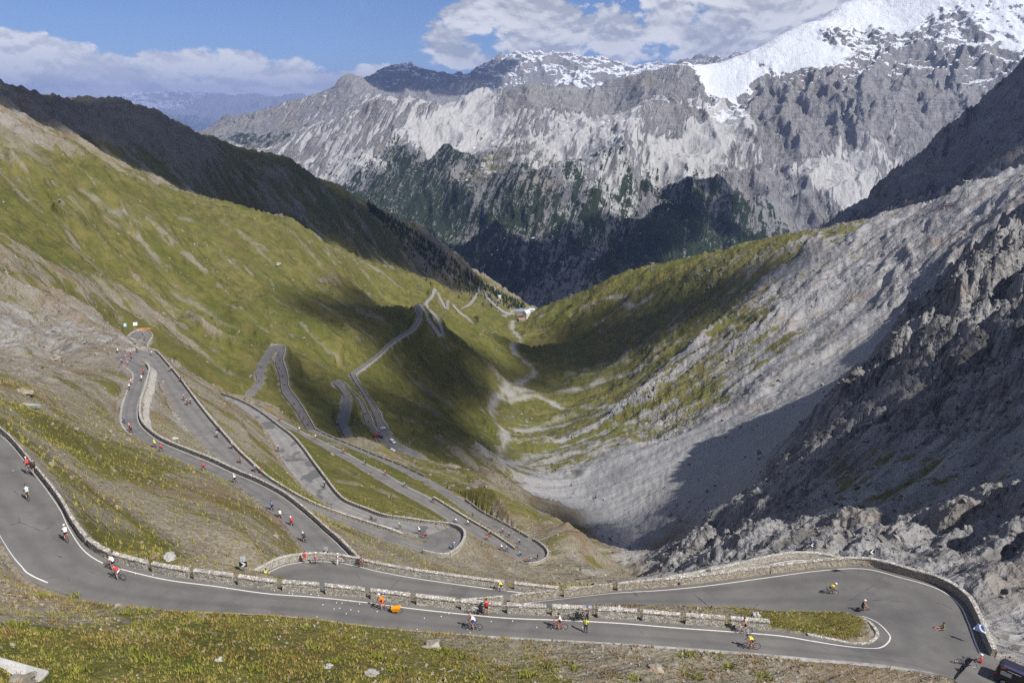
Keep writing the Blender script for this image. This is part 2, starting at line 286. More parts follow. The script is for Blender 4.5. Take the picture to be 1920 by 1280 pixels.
def hit(u, v, Z=None, t0=20, t1=2400):
    """world point where the sight line of a photo pixel meets the valley terrain"""
    Z = ZF if Z is None else Z
    d = rays(u, v); t = np.exp(np.linspace(math.log(t0), math.log(t1), 3000))
    p = d[None] * t[:, None]; h = zgrid(Z, p[:, 0], p[:, 1]) - p[:, 2]
    k = np.argmax(h > 0)
    if h[k] <= 0: k = len(t) - 1
    if k > 0:
        f = h[k - 1] / (h[k - 1] - h[k] + 1e-9); tt = t[k - 1] + (t[k] - t[k - 1]) * np.clip(f, 0, 1)
    else: tt = t[0]
    return d * tt
# ------------------------------------------------------------------ land cover samples (u, v, grass, limestone, ruggedness)
COVER = [
 (1640,895,.72,.9,.4),(1760,925,.70,.9,.4),(1500,1005,.35,1,.8),(1860,905,.55,.9,.5),
 (1380,470,.86,.3,.2),(1460,452,.82,.3,.2),(1530,440,.78,.4,.2),(1450,500,.70,.5,.25),(1380,520,.76,.4,.25),(1540,500,.6,.6,.3),(1640,440,.5,.7,.3),
 (180,300,.86,.0,.1),(330,384,.88,.0,.1),(480,410,.88,.0,.1),(620,466,.88,.0,.15),(60,290,.82,.0,.1),(0,290,.7,.0,.15),
 (1000,760,.88,.5,.05),(1060,860,.60,.7,.05),(980,830,.80,.5,.05),(1150,800,.68,.7,.2),(1080,800,.80,.6,.05),(1060,720,.88,.4,.1),(1130,830,.60,.7,.1),(1120,700,.82,.5,.15),(1200,720,.72,.6,.2),(1300,680,.68,.7,.25),(1400,560,.68,.6,.3),(1480,520,.58,.7,.3),(1560,470,.55,.7,.3),(1350,650,.62,.7,.3),(1440,640,.62,.8,.25),(1540,600,.50,.9,.25),(1380,700,.58,.8,.25),(1620,540,.42,.9,.25),
 (100,1230,0.91,.1,.0),(400,1250,0.92,.1,.0),(700,1255,0.83,.1,.0),(1000,1265,0.66,.1,.05),(200,1150,0.66,.15,.05),(500,1180,0.71,.1,0),(800,1215,0.71,.1,0),(1100,1230,.22,.15,.1),(1300,1245,.25,.15,.1),(1600,1265,.25,.2,.1),(30,1110,.5,.2,.05),
 (60,790,0.69,.1,.05),(150,860,0.66,.1,.05),(200,960,0.64,.1,.05),(300,940,0.48,.2,.05),(400,1000,0.52,.15,.05),(480,950,0.54,.1,.05),(300,1030,0.74,.15,.05),(450,1050,0.56,.1,.0),(150,760,0.58,.3,.1),(60,700,0.56,.4,.25),(100,620,0.41,.5,.35),(20,600,0.39,.5,.35),(180,700,0.56,.4,.15),(60,760,.5,.1,.1),
 (30,520,0.73,.3,.35),(100,540,0.73,.3,.3),(60,440,0.89,.2,.3),(200,480,.78,.1,.2),(300,520,.80,.1,.15),(240,560,0.57,.3,.3),(380,560,.85,.1,.15),(450,600,.88,.1,.1),(500,520,.84,.1,.2),(340,640,.72,.1,.1),(420,700,.80,.1,.1),(600,560,.84,.1,.2),(700,600,.85,.1,.15),(150,590,0.57,.4,.3),
 (100,330,0.92,.1,.1),(250,370,0.92,.1,.1),(400,420,.80,.1,.15),(540,450,.80,.1,.2),(40,380,0.86,.1,.2),(300,450,.78,.1,.2),(150,420,0.84,.1,.25),
 (20,230,0.57,.1,.3),(60,250,0.52,.3,.3),(120,260,0.62,.1,.2),(200,280,.7,.0,.15),(250,240,0.45,.0,.4),(330,270,0.40,.0,.5),(300,310,0.80,.0,.3),(450,330,0.75,.0,.5),(420,350,0.70,.1,.6),(560,350,0.80,.0,.4),(640,400,0.80,.0,.5),(520,390,0.70,.1,.5),(720,440,0.80,0,.5),(800,480,.65,0,.5),(880,530,.7,0,.4),(0,180,.15,.0,.5),(100,200,.2,.1,.4),(200,210,.25,0,.4),
 (540,720,.85,.1,.05),(620,680,.88,.1,.1),(720,720,.85,.1,.15),(800,700,.85,.1,.15),(760,620,.87,.1,.15),(850,620,.88,.1,.1),(900,660,.9,.1,.05),(820,780,.84,.1,.15),(760,800,.84,.1,.15),(870,720,.86,.1,.1),(700,900,.80,.1,.1),(640,880,.8,.1,.1),(780,930,.8,.1,.1),(880,800,.84,.1,.1),(850,870,.75,.1,.1),
 (330,780,0.56,.2,.05),(470,820,0.56,.2,.05),(500,880,0.73,.1,.05),(380,850,0.56,.2,.1),(500,700,.85,.1,.05),
 (700,1020,0.53,.15,.05),(640,1000,0.53,.15,.05),(900,1040,.28,.3,.1),(800,1065,0.41,.2,.05),(1000,1075,.25,.3,.2),(1090,1070,.5,.2,.4),(1030,960,.62,.1,.3),(960,920,.45,.1,.3),(1100,1010,.45,.2,.5),(1130,1060,.60,.1,.3),(1000,1000,.66,.1,.2),
 (960,640,.85,.3,.0),(900,590,.92,.1,.0),(960,720,0.70,.4,.1),(1000,800,0.78,.9,.1),(950,860,0.57,.8,.1),(1080,820,0.73,.9,.1),(1100,740,0.88,.9,.2),(1000,960,.75,.3,.1),(1080,990,.75,.3,.1),(930,890,.7,.3,.1),(1150,1010,.30,.9,.2),(1050,930,0.12,.9,.05),(1150,930,0.05,.9,.05),
 (1070,570,.85,.3,.2),(1150,560,0.95,.4,.3),(1250,520,0.94,.3,.3),(1100,620,.80,.3,.2),(1200,650,0.88,.4,.3),(1150,690,0.88,.5,.3),(1300,560,0.78,.5,.4),(1330,600,0.81,.6,.3),(1250,700,0.76,.8,.4),(1180,770,0.68,1,.8),(1250,780,0.61,1,.7),(1330,720,0.80,.8,.4),(1400,500,0.71,.6,.5),(1500,460,0.66,.7,.4),(1420,600,0.81,.8,.4),(1500,560,0.52,1,.4),(1600,500,0.43,1,.35),(1700,440,0.38,1,.4),(1850,380,.15,1,.3),(1600,600,0.40,1,.2),(1500,660,0.50,1,.2),(1400,760,0.32,1,.2),(1700,520,0.33,1,.5),
 (1200,870,0.10,1,.05),(1300,880,0.05,1,.05),(1400,840,0.05,1,.05),(1500,760,0.05,1,.05),(1600,680,0.06,1,.05),(1350,800,0.22,1,.05),(1250,930,0.05,1,.05),(1250,980,.25,1,.2),(1350,950,0.10,1,.05),
 (1500,850,.18,1,.8),(1600,800,.12,1,.9),(1700,700,.05,1,1.),(1800,600,.08,1,1.),(1870,500,.08,1,1.),(1800,780,.12,1,.9),(1900,820,.2,1,.6),(1600,880,.66,1,.6),(1700,900,.66,1,.5),(1800,920,.66,1,.6),(1500,930,.2,1,.8),(1400,980,.12,1,.9),(1600,1000,.05,1,1.),(1750,1020,.06,1,1.),(1850,1080,.03,1,1.),(1900,1180,.02,1,.7),(1300,1050,.12,1,.9),(1450,1010,.12,1,.9),(1900,950,.15,1,.9),(1560,1180,.8,.2,.0),(1250,1000,.6,.3,.2)]
_cv = np.array(COVER, float); _cp = np.array([hit(a, b, ZB) for a, b in _cv[:, :2]])
_cth = np.arctan2(_cp[:, 0], _cp[:, 1]); _clr = np.log(np.hypot(_cp[:, 0], _cp[:, 1]))
cw = np.zeros(TG.shape + (3,)); cs = np.zeros(TG.shape)
for i in range(len(_cv)):
    d2 = (TG - _cth[i]) ** 2 + ((RG - _clr[i]) * .8) ** 2 + 1.5e-4
    w = d2 ** -2.2; cs += w
    for c in range(3): cw[..., c] += w * _cv[i, 2 + c]
cw /= cs[..., None]
_ir = np.arange(NR) * (len(ci) - 1) / (NR - 1); _ic = np.arange(NC) * (len(cj) - 1) / (NC - 1)
GR, LI, RU = [upsample(cw[..., c], len(ci), len(cj), _ir, _ic) for c in range(3)]
# ------------------------------------------------------------------ distance to roads (for grading) and to streams
EDGE = np.full((NR, NC), 1e3, np.float32); RZ = np.zeros((NR, NC), np.float32)
UB = np.full((NR, NC), 1e4, np.float32); LB = np.full((NR, NC), -1e4, np.float32)
def window(x0, x1, y0, y1):
    c = np.array([(x0, y0), (x0, y1), (x1, y0), (x1, y1)]); th = np.arctan2(c[:, 0], np.maximum(c[:, 1], 1)); rr = np.hypot(c[:, 0], c[:, 1])
    rmin = np.hypot(0 if x0 < 0 < x1 else min(abs(x0), abs(x1)), max(y0, 0))
    i0, i1 = np.searchsorted(RR, rmin), np.searchsorted(RR, rr.max()); j0, j1 = np.searchsorted(TH, th.min()), np.searchsorted(TH, th.max())
    return max(i0 - 1, 0), min(i1 + 1, NR), max(j0 - 1, 0), min(j1 + 1, NC)
for k, (L, R) in ROAD3.items():
    M = 0.5 * (L + R); W = 0.5 * np.linalg.norm(L - R, axis=1)
    T = np.gradient(M, axis=0)[:, :2]; T /= np.linalg.norm(T, axis=1)[:, None] + 1e-9
    for i in range(len(M) - 1):
        a, b = M[i], M[i + 1]; rd = max(10.0, 0.02 * np.hypot(a[0], a[1])) + max(W[i], W[i + 1])
        i0, i1, j0, j1 = window(min(a[0], b[0]) - rd, max(a[0], b[0]) + rd, min(a[1], b[1]) - rd, max(a[1], b[1]) + rd)
        if i1 <= i0 or j1 <= j0: continue
        X = XX[i0:i1, j0:j1]; Y = YY[i0:i1, j0:j1]
        # the quad between the two sections: nearest point between left and right edge lines
        ab = (b - a)[:2]; l2 = ab @ ab + 1e-9
        t = np.clip(((X - a[0]) * ab[0] + (Y - a[1]) * ab[1]) / l2, 0, 1)
        l = (L[i][None, None, :2] * (1 - t[..., None]) + L[i + 1][None, None, :2] * t[..., None]); r = (R[i][None, None, :2] * (1 - t[..., None]) + R[i + 1][None, None, :2] * t[..., None])
        lr_ = r - l; q = np.stack([X, Y], -1) - l; s = (q * lr_).sum(-1) / ((lr_ ** 2).sum(-1) + 1e-9); s = np.clip(s, 0, 1)
        n = q - s[..., None] * lr_; e = np.hypot(n[..., 0], n[..., 1]); zr = a[2] * (1 - t) + b[2] * t
        E0 = EDGE[i0:i1, j0:j1]; m = e < E0; E0[m] = e[m]; RZ[i0:i1, j0:j1][m] = zr[m]
        u = e < rd - W[i]
        ub = UB[i0:i1, j0:j1]; lb = LB[i0:i1, j0:j1]
        ub[u] = np.minimum(ub[u], (zr + np.maximum(e - .5, 0) * np.interp(np.hypot(a[0], a[1]), [350, 800], [.95, .30]))[u]); lb[u] = np.maximum(lb[u], (zr - np.maximum(e - .7, 0) * 1.25)[u])
def polydist(pts, rad):
    D = np.full((NR, NC), 1e3, np.float32)
    for a, b in zip(pts[:-1], pts[1:]):
        i0, i1, j0, j1 = window(min(a[0], b[0]) - rad, max(a[0], b[0]) + rad, min(a[1], b[1]) - rad, max(a[1], b[1]) + rad)
        X = XX[i0:i1, j0:j1]; Y = YY[i0:i1, j0:j1]; ab = (np.array(b) - np.array(a))[:2]; l2 = ab @ ab + 1e-9
        t = np.clip(((X - a[0]) * ab[0] + (Y - a[1]) * ab[1]) / l2, 0, 1)
        e = np.hypot(X - a[0] - ab[0] * t, Y - a[1] - ab[1] * t); D[i0:i1, j0:j1] = np.minimum(D[i0:i1, j0:j1], e)
    return D
# bare gravel: stream bed, debris fans, scree tongues, footpaths  (pixel line, half width in metres)
BARE = [
 ([(985,596),(960,608),(968,628),(975,640),(962,652),(985,668),(1000,690),(985,705),(955,715),(925,750),(918,775),(935,800),(950,820),(935,845),(955,862)], 5),
 ([(950,735),(985,728),(1040,730),(1090,722),(1150,705),(1210,690)], 6), ([(955,745),(1000,740),(1050,755),(1100,760),(1150,755),(1200,750)], 5),
 ([(975,805),(1010,800),(1070,790),(1130,772),(1180,762)], 7), ([(930,860),(990,855),(1080,845),(1170,838)], 6), ([(1000,800),(1060,775),(1120,765)],3),
 ([(1030,712),(1100,700),(1180,672),(1260,640),(1330,620)], 3), ([(1060,690),(1150,660),(1250,610)], 2.5),
 ([(0,215),(25,240),(45,270),(70,300)], 12), ([(30,215),(60,235),(90,252),(110,265)], 7),([(0,235),(20,265),(40,285)],8),
 ([(150,345),(200,385),(240,410),(260,425)], 5), ([(200,405),(225,420),(250,432)], 5), ([(330,400),(360,415)],3),([(420,420),(460,440),(500,465)],3),([(300,425),(330,445)],4),
 ([(325,530),(360,555),(400,580),(430,600)], 2.5), ([(440,430),(480,460),(510,490)], 2.5), ([(540,440),(570,470),(600,500)], 2.5),([(640,500),(680,540),(700,570)],2.2),
 ([(380,470),(400,485),(440,500)],2),([(560,600),(600,640),(640,670)],1.8),([(830,640),(870,690),(900,720)],1.6),([(740,680),(800,730),(850,760)],1.6),
 ([(1075,590),(1110,575),(1150,560),(1190,550)],6), ([(1120,600),(1170,575),(1220,552)],7), ([(1320,640),(1400,600),(1470,560)],4), ([(1330,690),(1420,640),(1500,605)],4),
 ([(945,590),(975,575),(1000,575),(1040,560)],5), ([(800,590),(830,600)],2),
 ([(330,760),(345,800),(370,830)],2.5), ([(285,690),(272,730),(270,760)],3.0), ([(640,905),(690,920),(740,935)],1.8), ([(1080,1040),(1120,1080)],3)]
GV = np.zeros((NR, NC))
wx = fbm(XX / 22, YY / 22, 4, 31); 
for px, hw in BARE:
    pts = catmull([hit(a, b, ZB) for a, b in px], 4)
    D = polydist(pts, hw * 4); GV = np.maximum(GV, (1 - sstep(.1, 1.7, D / hw + wx * 1.3)) * (.95 if px[0][0] > 900 and hw > 4 else .55))
# ------------------------------------------------------------------ relief
far = sstep(90, 320, RR)[:, None]; off = sstep(2.0, 22.0, EDGE)
FL = .86 * YY - .50 * np.abs(XX)      # coordinate across the fall line on both valley sides
gully = ridged(FL / 70 + fbm(XX / 90, YY / 90, 3, 3) * .6, ZB / 210, 4, 12) - .75
gully2 = ridged(FL / 23 + .5 * fbm(XX / 40, YY / 40, 3, 4), ZB / 80, 3, 17) - .75
rough = .9 - ridged(XX / 44 + .4 * fbm(XX / 30, YY / 30, 3, 8), YY / 44, 6, 21, .52)
fine = fbm(XX / 7, YY / 7, 5, 41, .55)
big = fbm(XX / 160, YY / 160, 4, 51)
blocky = .9 - ridged(XX / 15 + ZB / 40, YY / 15 - ZB / 55, 5, 61, .55)
scale = np.clip(RR / 400, .15, 1.6)[:, None]
spur = sstep(.62, .95, RU)
bands = fbm(FL / 13 + .3 * wx, ZB / 60, 5, 66, .55)
smooth = 1 - .72 * sstep(.5, .9, LI) * (1 - sstep(.08, .3, RU))
DZ = off * (far * ((gully * (5.0 + 3.0 * RU) + gully2 * (1.9 + 1.6 * RU)) * scale * smooth + big * 5 * scale)
     + RU ** 1.2 * (rough * (3.0 + 5.0 * spur) * np.clip(RR / 260, .3, 1.5)[:, None] + blocky * (1.2 + 2.0 * spur) * np.clip(RR / 200, .4, 1.5)[:, None] + bands * 3.0) + fine * (.22 + 1.0 * far) + fine * RU * .7)
CRAG = far * sstep(.05, .55, gully * .7 + gully2 * .5 + .25 * fine) * off
GR = GR - .20 * CRAG * np.clip(RU * 2.2 + .25, 0, 1) * (1 - spur)
DZ -= GV * 1.2 * off * far
ZN = ZB + DZ
ZN = np.where(UB < 1e3, np.minimum(ZN, UB + .25 * fine), ZN); ZN = np.where(LB > -1e3, np.maximum(ZN, LB + .25 * fine), ZN)
spac = np.maximum(np.gradient(RR)[:, None] * np.ones((1, NC)), RR[:, None] * np.radians(.09))
core = EDGE < .02; deep = core.copy(); deep[1:] &= core[:-1]; deep[:-1] &= core[1:]; deep[:, 1:] &= core[:, :-1]; deep[:, :-1] &= core[:, 1:]
farr = RR[:, None] > 420; core = np.where(farr, EDGE < spac * .9, core); deep = np.where(farr, core, deep)
shoulder = (EDGE < .35 + spac * 1.1) & ~core
ZN = np.where(shoulder, np.minimum(ZN, RZ - .03), ZN); ZN = np.where(core, RZ - .07 - .03 * spac, ZN); ZN = np.where(deep, RZ - .25 - .12 * spac, ZN)
ZF = ZN
# roadside verge: bare and stony
VG = 1 - sstep(.3, 2.6, EDGE + wx * 1.2)
GV = np.maximum(GV, .75 * (1 - sstep(.2, 3.6, EDGE + wx * 1.5)) * sstep(380, 620, RR)[:, None])
GR = GR * (1 - .45 * VG)
# ------------------------------------------------------------------ material helpers
class NT:
    def __init__(s, name):
        s.m = bpy.data.materials.new(name); s.m.use_nodes = True; s.t = s.m.node_tree; s.t.nodes.clear(); s.out = s.n('ShaderNodeOutputMaterial')
    def n(s, ty, **kw):
        o = s.t.nodes.new(ty)
        for k, v in kw.items(): setattr(o, k, v)
        return o
    def put(s, sock, v):
        if v is None: return
        if hasattr(v, 'is_output'): s.t.links.new(v, sock)
        else:
            if isinstance(v, tuple) and len(v) == 3 and getattr(sock, 'type', '') == 'RGBA': v = v + (1,)
            sock.default_value = v
    def math(s, op, a, b=None, c=None, clamp=False):
        o = s.n('ShaderNodeMath', operation=op, use_clamp=clamp); s.put(o.inputs[0], a); s.put(o.inputs[1], b)
        if c is not None: s.put(o.inputs[2], c)
        return o.outputs[0]
    def mix(s, f, a, b, blend='MIX'):
        o = s.n('ShaderNodeMix', data_type='RGBA', blend_type=blend); s.put(o.inputs['Factor'], f); s.put(o.inputs['A'], a) if 0 else None
        s.put(o.inputs[6], a); s.put(o.inputs[7], b); return o.outputs[2]
    def pos(s): return s.n('ShaderNodeNewGeometry').outputs['Position']
    def vmul(s, v, k):
        o = s.n('ShaderNodeVectorMath', operation='MULTIPLY'); s.put(o.inputs[0], v); s.put(o.inputs[1], k); return o.outputs[0]
    def noise(s, vec, scale, det=6, rough=.55, dist=0.0, out='Fac'):
        o = s.n('ShaderNodeTexNoise'); s.put(o.inputs['Vector'], vec); o.inputs['Scale'].default_value = scale; o.inputs['Detail'].default_value = det
        o.inputs['Roughness'].default_value = rough; o.inputs['Distortion'].default_value = dist; return o.outputs[out]
    def voro(s, vec, scale, feature='F1', rand=1.0, out='Distance'):
        o = s.n('ShaderNodeTexVoronoi', feature=feature); s.put(o.inputs['Vector'], vec); o.inputs['Scale'].default_value = scale
        if 'Randomness' in o.inputs: o.inputs['Randomness'].default_value = rand
        return o.outputs[out]
    def ramp(s, f, stops, interp='LINEAR'):
        o = s.n('ShaderNodeValToRGB'); o.color_ramp.interpolation = interp; e = o.color_ramp.elements
        while len(e) > 1: e.remove(e[0])
        for i, (p, c) in enumerate(stops):
            if not isinstance(c, (tuple, list)): c = (c, c, c)
            if i == 0: el = e[0]; el.position = p
            else: el = e.new(p)
            el.color = tuple(c) + ((1,) if len(c) == 3 else ())
        s.put(o.inputs[0], f); return o.outputs[0]
    def mr(s, v, a, b, c=0.0, d=1.0, smooth=True):
        o = s.n('ShaderNodeMapRange', interpolation_type='SMOOTHSTEP' if smooth else 'LINEAR')
        for i, q in enumerate((v, a, b, c, d)): s.put(o.inputs[i], q)
        return o.outputs[0]
    def attr(s, name, out='Fac'): return s.n('ShaderNodeAttribute', attribute_name=name).outputs[out]
    def bump(s, h, strength=.5, dist=1.0, normal=None):
        o = s.n('ShaderNodeBump'); s.put(o.inputs['Height'], h); o.inputs['Strength'].default_value = strength; o.inputs['Distance'].default_value = dist
        if normal is not None: s.put(o.inputs['Normal'], normal)
        return o.outputs[0]
    def bsdf(s, col, rough=.9, normal=None, spec=.2, metal=0.0, **kw):
        o = s.n('ShaderNodeBsdfPrincipled'); s.put(o.inputs['Base Color'], col); s.put(o.inputs['Roughness'], rough); s.put(o.inputs['Specular IOR Level'], spec); s.put(o.inputs['Metallic'], metal)
        if normal is not None: s.put(o.inputs['Normal'], normal)
        for k, v in kw.items(): s.put(o.inputs[k], v)
        s.t.links.new(o.outputs[0], s.out.inputs['Surface']); return s.m
def plain(name, col, rough=.6, spec=.3, metal=0.0, var=.15, scale=8.0, **kw):
    t = NT(name); n = t.noise(t.n('ShaderNodeTexCoord').outputs['Object'], scale, 4, .6)
    c = t.mix(n, tuple(x * (1 - var) for x in col), tuple(min(1, x * (1 + var)) for x in col))
    return t.bsdf(c, rough, None, spec, metal, **kw)
# ------------------------------------------------------------------ ground cover material of the valley
def terrain_material():
    t = NT('valley_ground'); p = t.pos()
    g, li, gv, ru = t.attr('grass'), t.attr('lime'), t.attr('gravel'), t.attr('rugged')
    n_fine = t.noise(p, 1.3, 9, .62); n_mid = t.noise(p, .085, 9, .62); n_big = t.noise(p, .012, 6, .55)
    sx_ = t.n('ShaderNodeSeparateXYZ'); t.put(sx_.inputs[0], p); fl = t.math('SUBTRACT', t.math('MULTIPLY', sx_.outputs[1], .86), t.math('MULTIPLY', t.math('ABSOLUTE', sx_.outputs[0]), .50))
    def strk(ka, kb, det, dist):
        c = t.n('ShaderNodeCombineXYZ'); t.put(c.inputs[0], t.math('MULTIPLY', fl, ka)); t.put(c.inputs[1], t.math('MULTIPLY', sx_.outputs[2], kb)); t.put(c.inputs[2], t.math('MULTIPLY', sx_.outputs[0], kb * .35)); return t.noise(c.outputs[0], 1.0, det, .62, dist)
    streak = strk(.075, .011, 8, .55); streak2 = strk(.30, .05, 7, .4)
    tuft = t.noise(p, 4.5, 5, .6)
    # grass mask: cover value against broken-up noise
    nn = t.math('ADD', t.math('MULTIPLY', n_mid, .34), t.math('MULTIPLY', streak, .39)); nn = t.math('ADD', nn, t.math('MULTIPLY', n_fine, .22)); nn = t.math('ADD', nn, t.math('MULTIPLY', streak2, .16))   # about .55 mean
    lvl = t.math('SUBTRACT', 1.0, t.math('MULTIPLY', g, 1.0))
    thr = t.math('ADD', t.math('MULTIPLY', lvl, .42), .398)
    gm = t.mr(t.math('SUBTRACT', nn, thr), -.022, .035)
    gm = t.math('MULTIPLY', gm, t.math('SUBTRACT', 1.0, t.math('MULTIPLY', gv, .92)), clamp=True)
    # grass colour
    gc = t.ramp(n_mid, [(.28, (.050, .060, .013)), (.40, (.098, .104, .023)), (.50, (.146, .140, .038)), (.60, (.190, .168, .055)), (.74, (.225, .19, .075))])
    gc = t.mix(t.mr(n_big, .42, .62), gc, t.mix(.5, gc, (.080, .098, .018)))
    gc = t.mix(t.mr(streak, .50, .68, 0, .6), gc, (.135, .105, .042))
    rust = t.mr(t.noise(p, .35, 5, .6), .60, .72, 0, .55); gc = t.mix(rust, gc, (.120, .072, .028))
    gc = t.mix(t.mr(tuft, .34, .60, .45, 0), gc, (.040, .040, .011))
    # brown schist debris
    stone = t.voro(p, 2.6, 'F1', 1.0, 'Color'); stv = t.math('MULTIPLY', t.n('ShaderNodeSeparateColor').outputs[0], 1.0)
    sep = t.n('ShaderNodeSeparateColor'); t.put(sep.inputs[0], stone)
    sc = t.ramp(t.math('ADD', t.math('MULTIPLY', n_fine, .6), t.math('MULTIPLY', n_mid, .4)), [(.30, (.105, .088, .062)), (.45, (.195, .168, .122)), (.58, (.280, .246, .186)), (.72, (.390, .352, .288))])
    sc = t.mix(t.mr(sep.outputs[0], .2, .95, 0, .6), sc, t.mix(sep.outputs[1], (.12, .104, .078), (.37, .335, .275)))
    sc = t.mix(t.mr(t.noise(p, .05, 4, .5), .52, .66, 0, .6), sc, (.19, .125, .07))
    # grey limestone and scree
    lc = t.ramp(t.math('ADD', t.math('MULTIPLY', n_mid, .5), t.math('MULTIPLY', n_fine, .5)), [(.28, (.11, .109, .114)), (.42, (.225, .223, .228)), (.54, (.325, .322, .328)), (.70, (.46, .456, .458))])
    lc = t.mix(t.mr(streak, .44, .56, 0, .85), lc, t.mix(t.mr(streak2, .35, .65), (.12, .116, .112), (.38, .373, .37)))
    lc = t.mix(t.mr(t.noise(p, .022, 4, .5), .56, .68, 0, .5), lc, (.26, .205, .165))
    lc = t.mix(t.mr(ru, .24, .10, 0, .88), lc, t.mix(n_fine, (.24, .238, .238), (.38, .377, .376)))
    base = t.mix(t.mr(t.math('ADD', li, t.math('MULTIPLY', t.math('SUBTRACT', n_mid, .5), 1.0)), .25, .75), sc, lc)
    grv = t.ramp(n_fine, [(.32, (.17, .165, .155)), (.5, (.32, .315, .30)), (.68, (.48, .47, .45))])
    base = t.mix(t.math('MULTIPLY', gv, .85), base, grv)
    col = t.mix(gm, base, gc)
    # relief
    crack = t.voro(t.vmul(p, (.16, .16, .09)), 1.0, 'DISTANCE_TO_EDGE'); crack2 = t.voro(t.vmul(p, (.55, .55, .3)), 1.0, 'F1')
    h = t.math('ADD', t.math('MULTIPLY', n_fine, .42), t.math('MULTIPLY', n_mid, t.math('ADD', t.math('ADD', 1.0, t.math('MULTIPLY', ru, 6.0)), t.math('MULTIPLY', t.math('SUBTRACT', 1.0, li), 1.9))))
    h = t.math('ADD', h, t.math('MULTIPLY', streak2, 1.3)); h = t.math('ADD', h, t.math('MULTIPLY', streak, t.math('ADD', .8, t.math('ADD', t.math('MULTIPLY', ru, 6.0), t.math('MULTIPLY', t.math('SUBTRACT', 1.0, li), 2.0)))))
    h = t.math('ADD', h, t.math('MULTIPLY', t.math('MULTIPLY', t.math('ADD', t.math('MULTIPLY', t.math('MINIMUM', crack, .25), 6.5), t.math('MULTIPLY', crack2, 1.4)), ru), 1.0))
    h = t.math('ADD', h, t.math('MULTIPLY', sep.outputs[0], .10)); h = t.math('ADD', h, t.math('MULTIPLY', tuft, .16))
    return t.bsdf(col, .95, t.bump(h, .95, 1.0), .12)
MAT_GROUND = terrain_material()
def polar_mesh(name, X, Y, Z, attrs, mat):
    nr, nc = Z.shape; idx = np.arange(nr * nc).reshape(nr, nc)
    Fq = np.stack([idx[:-1, :-1], idx[:-1, 1:], idx[1:, 1:], idx[1:, :-1]], -1).reshape(-1, 4)[:, ::-1]
    return mesh_np(name, np.stack([X, Y, Z], -1).reshape(-1, 3), np.ascontiguousarray(Fq), [mat], True, {k: a.ravel() for k, a in attrs.items()})
valley = tag(obj('valley_ground', polar_mesh('valley_ground', XX, YY, ZF, {'grass': GR, 'lime': LI, 'gravel': GV, 'rugged': RU}, MAT_GROUND)), kind='structure')
# ------------------------------------------------------------------ roads
def asphalt(name, light=1.0, worn=False):
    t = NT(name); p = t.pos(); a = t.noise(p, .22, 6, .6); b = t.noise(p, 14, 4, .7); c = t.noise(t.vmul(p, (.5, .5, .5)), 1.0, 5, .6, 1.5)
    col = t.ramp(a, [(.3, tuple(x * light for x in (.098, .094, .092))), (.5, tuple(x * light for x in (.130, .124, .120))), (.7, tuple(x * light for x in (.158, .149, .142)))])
    col = t.mix(t.mr(b, .35, .7, 0, .35), col, (.16 * light, .155 * light, .15 * light))
    crk = t.voro(t.vmul(p, (.13, .13, .13)), 1.0, 'DISTANCE_TO_EDGE'); wob = t.math('ADD', crk, t.math('MULTIPLY', t.math('SUBTRACT', c, .5), .05))
    col = t.mix(t.math('MULTIPLY', t.mr(wob, .0015, .006, 1, 0), t.mr(a, .5, .6, 0, .7)), col, (.03, .03, .032))
    if worn:
        pt = t.mr(t.noise(p, .11, 3, .5), .56, .59); col = t.mix(t.math('MULTIPLY', pt, .75), col, (.075, .078, .082))
    x_ = t.attr('across'); tr = t.math('ABSOLUTE', t.math('SUBTRACT', t.math('ABSOLUTE', t.math('SUBTRACT', x_, .5)), .22)); tr = t.math('ADD', tr, t.math('MULTIPLY', t.math('SUBTRACT', c, .5), .12))
    col = t.mix(t.mr(tr, .02, .13, .32, 0), col, tuple(q * light for q in (.078, .075, .074)))
    col = t.mix(t.mr(t.math('ADD', t.math('ABSOLUTE', t.math('SUBTRACT', x_, .5)), t.math('MULTIPLY', t.math('SUBTRACT', a, .5), .3)), .40, .52, 0, .55), col, tuple(q * light for q in (.165, .155, .142)))
    pch = t.mr(t.noise(p, .16, 5, .6), .56, .68, 0, .4); col = t.mix(pch, col, tuple(q * light for q in (.062, .062, .064)))
    return t.bsdf(col, .88, t.bump(b, .25, .02), .25)
MAT_ASPH = asphalt('asphalt'); MAT_ASPH_W = asphalt('worn_asphalt', 1.75, True); MAT_ASPH_L = asphalt('pale_asphalt', 1.2); MAT_FAR = asphalt('dusty_asphalt', 2.0)
